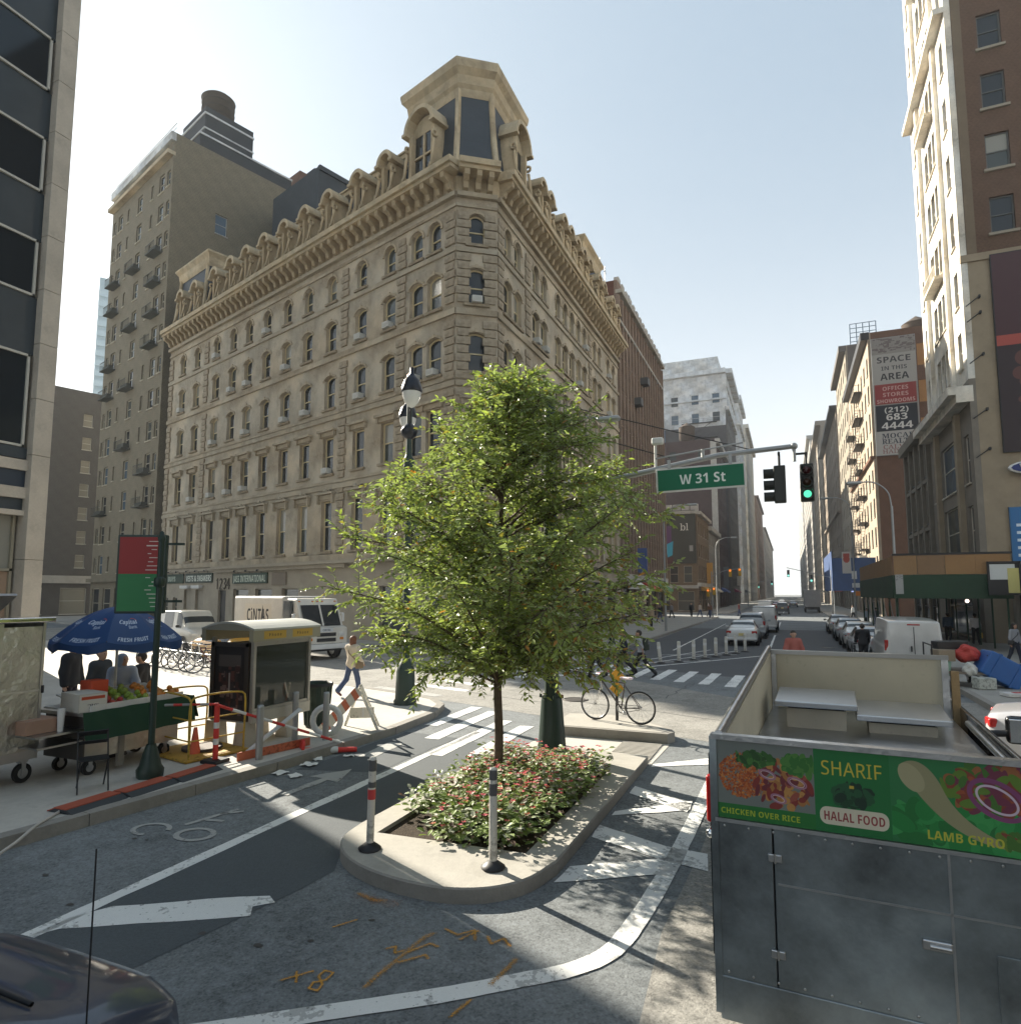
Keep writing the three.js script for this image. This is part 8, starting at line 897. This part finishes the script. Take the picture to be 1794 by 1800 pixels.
// ---------- west side street furniture ----------
{ const r = thing('sidewalk_shed', 'green sidewalk scaffold shed with plywood panels on the west side', 'scaffold', [5.0, 0.15, -39]), gm = mat([0.02, 0.06, 0.028], 0.7, { map: T.grime });
  for (let k = 0; k < 4; k++) part('plywood_panel', rbox([1.05, 1.2, 1.3, 1.45][k] - 0.02, 0.98, 0.03, 0.004, [0.55, 1.68, 2.94, 4.3][k], 4.33, 0.02), mat(pick([[0.36, 0.22, 0.11], [0.29, 0.18, 0.1], [0.38, 0.22, 0.1]]), 0.8, { map: T.ply }), r);
  part('fascia', bx(0, 5.05, 2.62, 3.82, -0.05, 0.04), gm, r); part('fascia', bx(-0.05, 0.0, 2.62, 3.82, -17, -0.05), gm, r); for (let k = 0; k < 12; k++) part('plywood_panel', bx(-0.03, 0.0, 3.84, 4.8, -16.9 + k * 1.4, -15.55 + k * 1.4), mat([0.33, 0.2, 0.1], 0.8, { map: T.ply }), r); part('deck', bx(0.02, 5.1, 2.7, 2.9, -17, -0.06), mat([0.12, 0.09, 0.06], 0.9), r);
  for (let k = 0; k < 7; k++) for (const x of [0.12, 4.85]) part('post', rod([x, 0, -0.2 - k * 2.75], [x, 2.72, -0.2 - k * 2.75], 0.045, 8), gm, r); for (let k = 0; k < 6; k++) part('brace', rod([0.12, 0.4, -0.2 - k * 2.75], [0.12, 2.6, -2.95 - k * 2.75], 0.025, 5), MT.galv, r);
  part('top_beam', bx(-0.02, 5.1, 4.83, 4.93, -0.1, 0.06), MT.black, r); part('notice', box(0.35, 1.0, 0.02, 0.25, 3.35, 0.055), MT.paintOld, r); part('work_lamp', ball(0.09, 3.2, 2.5, -0.3, 10), new THREE.MeshStandardMaterial({ color: 0xffffff, emissive: rgb([1, 0.8, 0.7]), emissiveIntensity: 1.2 }), r);
  const mr = thing('notice_frame', 'black framed notice board standing at the scaffold end', 'sign', [9.0, 2.95, -38.8], rad(-4)); part('frame', [bx(0, 1.35, 0, 0.08, 0, 0.08), bx(0, 1.35, 1.55, 1.64, 0, 0.08), bx(0, 0.08, 0, 1.64, 0, 0.08), bx(1.27, 1.35, 0, 1.64, 0, 0.08), bx(0, 1.35, 0, 1.64, -0.05, 0), bx(1.3, 1.35, -2.8, 0, 0, 0.06)], MT.black, mr); part('sheet', [bx(0.1, 1.1, 0.75, 1.5, 0.01, 0.03)], mat([0.6, 0.62, 0.6], 0.6), mr); part('sheet', [bx(0.8, 1.25, 0.1, 1.3, 0.03, 0.04)], mat([0.55, 0.5, 0.18], 0.6), mr);
  const tr = thing('blue_tarp', 'blue tarpaulin draped below the painted sign building', 'tarpaulin', [5.2, 0, -80]); part('sheet', bx(0, 5, 3.4, 7.6, -14, -13.8), mat([0.035, 0.075, 0.19], 0.75, { map: T.grime }), tr); part('sheet', bx(0, 0.1, 3.4, 8.5, -34, -14), mat([0.035, 0.075, 0.19], 0.75, { map: T.grime }), tr); part('post', [rod([0.1, 0, -13.9], [0.1, 3.4, -13.9], 0.06), rod([4.9, 0, -13.9], [4.9, 3.4, -13.9], 0.06)], MT.galv, tr);
}
function cobra(label, x, z, h, dx, dz) { const r = thing('street_light', label, 'street light', [x, 0.15, z]); part('pole', rod([0, 0, 0], [0, h, 0], 0.09, 10, 0.06), MT.galv, r); part('arm', tube([[0, h - 0.1, 0], [dx * 0.1, h + 0.8, dz * 0.1], [dx * 0.5, h + 1.35, dz * 0.5], [dx, h + 1.4, dz]], 0.04, 16), MT.galv, r); part('lamp_head', rbox(0.75, 0.16, 0.3, 0.06, dx * 1.1, h + 1.38, dz * 1.1), MT.galv, r); return r; }
cobra('grey curved street light by the west scaffold', 5.3, -40.5, 7.6, -1.6, 0); { const r = cobra('pale street light carrying a red and white banner', 5.3, -64.5, 10, -1.9, 0); part('banner', box(0.7, 1.9, 0.03, -0.55, 5.6, 0), mat([0.62, 0.58, 0.54], 0.8), r); part('banner_print', [ball(0.28, -0.55, 5.9, 0.01, 10, 1, 1.2, 0.1), box(0.5, 0.3, 0.02, -0.55, 6.25, 0.02)], mat([0.5, 0.12, 0.09], 0.8), r); part('sign', [box(1.0, 0.4, 0.03, 0.3, 3.6, 0.05), box(0.4, 0.7, 0.03, 0, 4.5, 0.05)], MT.white, r); part('orange_sign', box(0.9, 0.4, 0.03, 0.5, 2.9, 0.05), mat([0.6, 0.2, 0.04], 0.7), r); }
cobra('distant street light on the east kerb down the avenue', -8.9, -92, 9, 2.2, 0);
cobra('street light on the east kerb in front of the hotel', -8.9, -52, 8.4, 2.0, 0);
function corner(label, x, z, arm, hh) { const r = thing('signal_post', label, 'traffic signal', [x, 0.15, z]); part('pole', rod([0, 0, 0], [0, 5.6, 0], 0.09, 8, 0.07), MT.galv, r); part('mast_arm', tube([[0, 5.0, 0], [arm * 0.5, 5.7, 0], [arm, 5.9, 0]], 0.05, 10), MT.galv, r); for (const [px, py] of hh) { const h = part('signal_head', rbox(0.34, 0.95, 0.3, 0.04, px, py, 0.15), mat([0.5, 0.3, 0.03], 0.6), r); part('lens', ball(0.12, px, py + 0.28, 0.31, 10, 1, 1, 0.4), new THREE.MeshStandardMaterial({ color: 0x552200, emissive: rgb([1, 0.22, 0.04]), emissiveIntensity: 0.5 }), h); } return r; }
corner('far corner signal post with orange lit heads', -8.7, -84, 3.2, [[-0.45, 3.0], [0.25, 3.2], [2.2, 5.4], [3.3, 5.5]]);
{ const r = thing('far_signal', 'signal mast with green lights far ahead on the west side', 'traffic signal', [5.2, 0.15, -96]); part('pole', rod([0, 0, 0], [0, 6, 0], 0.09, 8), MT.galv, r); part('mast_arm', rod([0, 5, 0], [-5.4, 6.4, 0], 0.05, 6), MT.galv, r); for (const [x, y] of [[-2.4, 5.3], [-5.2, 6.0]]) { const h = part('signal_head', rbox(0.34, 0.95, 0.3, 0.04, x, y - 0.4, 0), MT.black, r); part('lens', ball(0.13, x, y - 0.68, 0.16, 10, 1, 1, 0.4), new THREE.MeshStandardMaterial({ color: 0x113322, emissive: rgb([0.3, 1, 0.8]), emissiveIntensity: 0.5 }), h); } }
{ const r = thing('far_signal', 'signal mast with green lights far ahead on the east side', 'traffic signal', [-8.7, 0.15, -160]); part('pole', rod([0, 0, 0], [0, 6, 0], 0.09, 8), MT.galv, r); part('mast_arm', rod([0, 5, 0], [5.4, 6.2, 0], 0.05, 6), MT.galv, r); for (const [x, y] of [[2.4, 5.1], [5.2, 5.8]]) { const h = part('signal_head', rbox(0.34, 0.95, 0.3, 0.04, x, y - 0.4, 0), MT.black, r); part('lens', ball(0.15, x, y - 0.68, 0.16, 10, 1, 1, 0.4), new THREE.MeshStandardMaterial({ color: 0x113322, emissive: rgb([0.3, 1, 0.8]), emissiveIntensity: 0.5 }), h); } }
for (const [l, x, z, h] of [['dark slim post on the east corner pavement', -9.4, -37, 1.1], ['short green post by the east kerb', -12.6, -22.4 - 6, 1.3]]) one('pavement_post', lathe([[0.22, 0], [0.22, 0.1], [0.16, 0.14], [0.16, h], [0, h]], 14), MT.green, l, 'bollard', [x, 0.15, z]);
{ const r = thing('newspaper_box', 'dark green newspaper box at the crossing corner behind the tree', 'newspaper box', [-14.7, 0.15, -28.9], a31); part('cabinet', rbox(0.5, 1.3, 0.5, 0.03, 0, 0.66, 0), MT.green, r); part('door', box(0.4, 0.6, 0.02, 0, 0.95, 0.26), MT.glass, r); }
{ // junk piled on a hand cart at the west kerb
  const r = thing('hand_cart', 'flat hand cart loaded with junk at the west kerb', 'cart', [4.75, 0.15, -25.0]); part('deck', bx(-0.7, 0.75, 0.4, 0.46, -0.8, 0.8), mat([0.2, 0.17, 0.14], 0.8), r); part('rail', [rod([-0.7, 0.45, -0.7], [-0.7, 1.25, -0.7], 0.025), rod([-0.7, 0.45, 0.7], [-0.7, 1.25, 0.7], 0.025), rod([-0.7, 1.25, -0.7], [-0.7, 1.25, 0.7], 0.025), rod([0.75, 0.45, 0.7], [0.75, 1.0, 0.7], 0.025)], MT.black, r); for (const [x, z] of [[-0.5, 0.6], [0.5, 0.6], [-0.5, -0.6], [0.5, -0.6]]) caster(r, x, z, 0.17);
  const o = (n, g, m, l, c, p, rot) => { const e = one(n, g, m, l, c, p); if (rot) { e.rotation.order = 'YXZ'; e.rotation.set(...rot); } return e; };
  o('blue_crate', [rbox(0.75, 1.15, 0.7, 0.06), box(0.79, 0.05, 0.74, 0, 0.3, 0), box(0.79, 0.05, 0.74, 0, -0.3, 0)], mat([0.02, 0.13, 0.42], 0.45, { map: T.grime }), 'blue plastic bin tipped on its side against the junk cart', 'bin', [5.85, 0.69, -24.6], [0, 0.2, 1.05]);
  const lump = (rx, ry, rz) => { const g = new THREE.IcosahedronGeometry(1, 4), p = g.attributes.position; for (let i = 0; i < p.count; i++) { const x = p.getX(i), y = p.getY(i), z = p.getZ(i), k = 1 + 0.13 * Math.sin(x * 5 + y * 3) + 0.1 * Math.sin(z * 7 - y * 4); p.setXYZ(i, x * k * rx, y * k * ry, z * k * rz); } g.computeVertexNormals(); return g; };
  o('red_bag', lump(0.34, 0.26, 0.3), mat([0.45, 0.04, 0.03], 0.6), 'red bag bulging on top of the junk cart', 'bag', [5.1, 1.13, -24.75]); o('white_bag', lump(0.2, 0.2, 0.2), mat([0.6, 0.6, 0.56], 0.6), 'white plastic bag hanging at the junk cart front', 'bag', [5.05, 0.68, -24.35]); o('green_pail', lathe([[0.15, -0.2], [0.19, 0.2], [0.2, 0.22], [0, 0.2]], 16), mat([0.25, 0.4, 0.3], 0.6), 'pale green pail on the junk cart', 'pail', [4.4, 0.67, -24.5]); o('cardboard_box', rbox(0.5, 0.35, 0.5, 0.02), mat([0.33, 0.26, 0.18], 0.9, { map: T.grime }), 'tan cardboard box above the pale green pail', 'box', [4.42, 1.07, -24.75], [0, 0.3, 0]); o('black_case', rbox(0.9, 0.25, 0.5, 0.03), MT.black, 'long dark case lying across the top of the junk', 'case', [4.7, 1.37, -25.2], [0, 0.2, 0.03]); o('white_tub', [rbox(0.5, 0.34, 0.4, 0.03)], mat([0.5, 0.52, 0.48], 0.6, { map: T.wear }), 'scuffed white tub on the ground below the red bag', 'tub', [5.3, 0.33, -24.0], [0, 0.3, 0]);
  const bx2 = o('flat_parcel', rbox(0.7, 0.1, 0.45, 0.02), MT.white, 'flat white parcel with a red mark on the west sidewalk', 'parcel', [5.75, 0.21, -22.6], [0, 0.3, 0]); part('red_mark', box(0.24, 0.012, 0.16, 0, 0.054, 0), mat([0.5, 0.04, 0.03], 0.7), bx2);
  o('planter_box', rbox(0.5, 0.7, 0.5, 0.03), MT.green, 'dark green box standing on the west corner pavement', 'box', [6.5, 0.5, -22.2]);
}
{ // building on the north-west side, beside and behind the viewer, that the truck and windows mirror
  bldg('north_west_block', 'stone office block on the west side beside the viewpoint', [10.8, 0, 60], 0, { x0: 0, x1: 20, z0: 0, z1: -62, h: 32, m: LIMESTONE }, { nx: { holes: l => [...gridHoles(l, 14, 7, 5, 3.9, 1.8, 2.4), ...shopRow(l, 9, 4)], belts: [[4.3, 4.8, 0.4], [31, 32, 0.9]] }, pz: {} });
}
// thin morning haze in the air
scene.fog = new THREE.FogExp2(0xe3e8ec, 0.0005);
renderer.render(scene, camera);
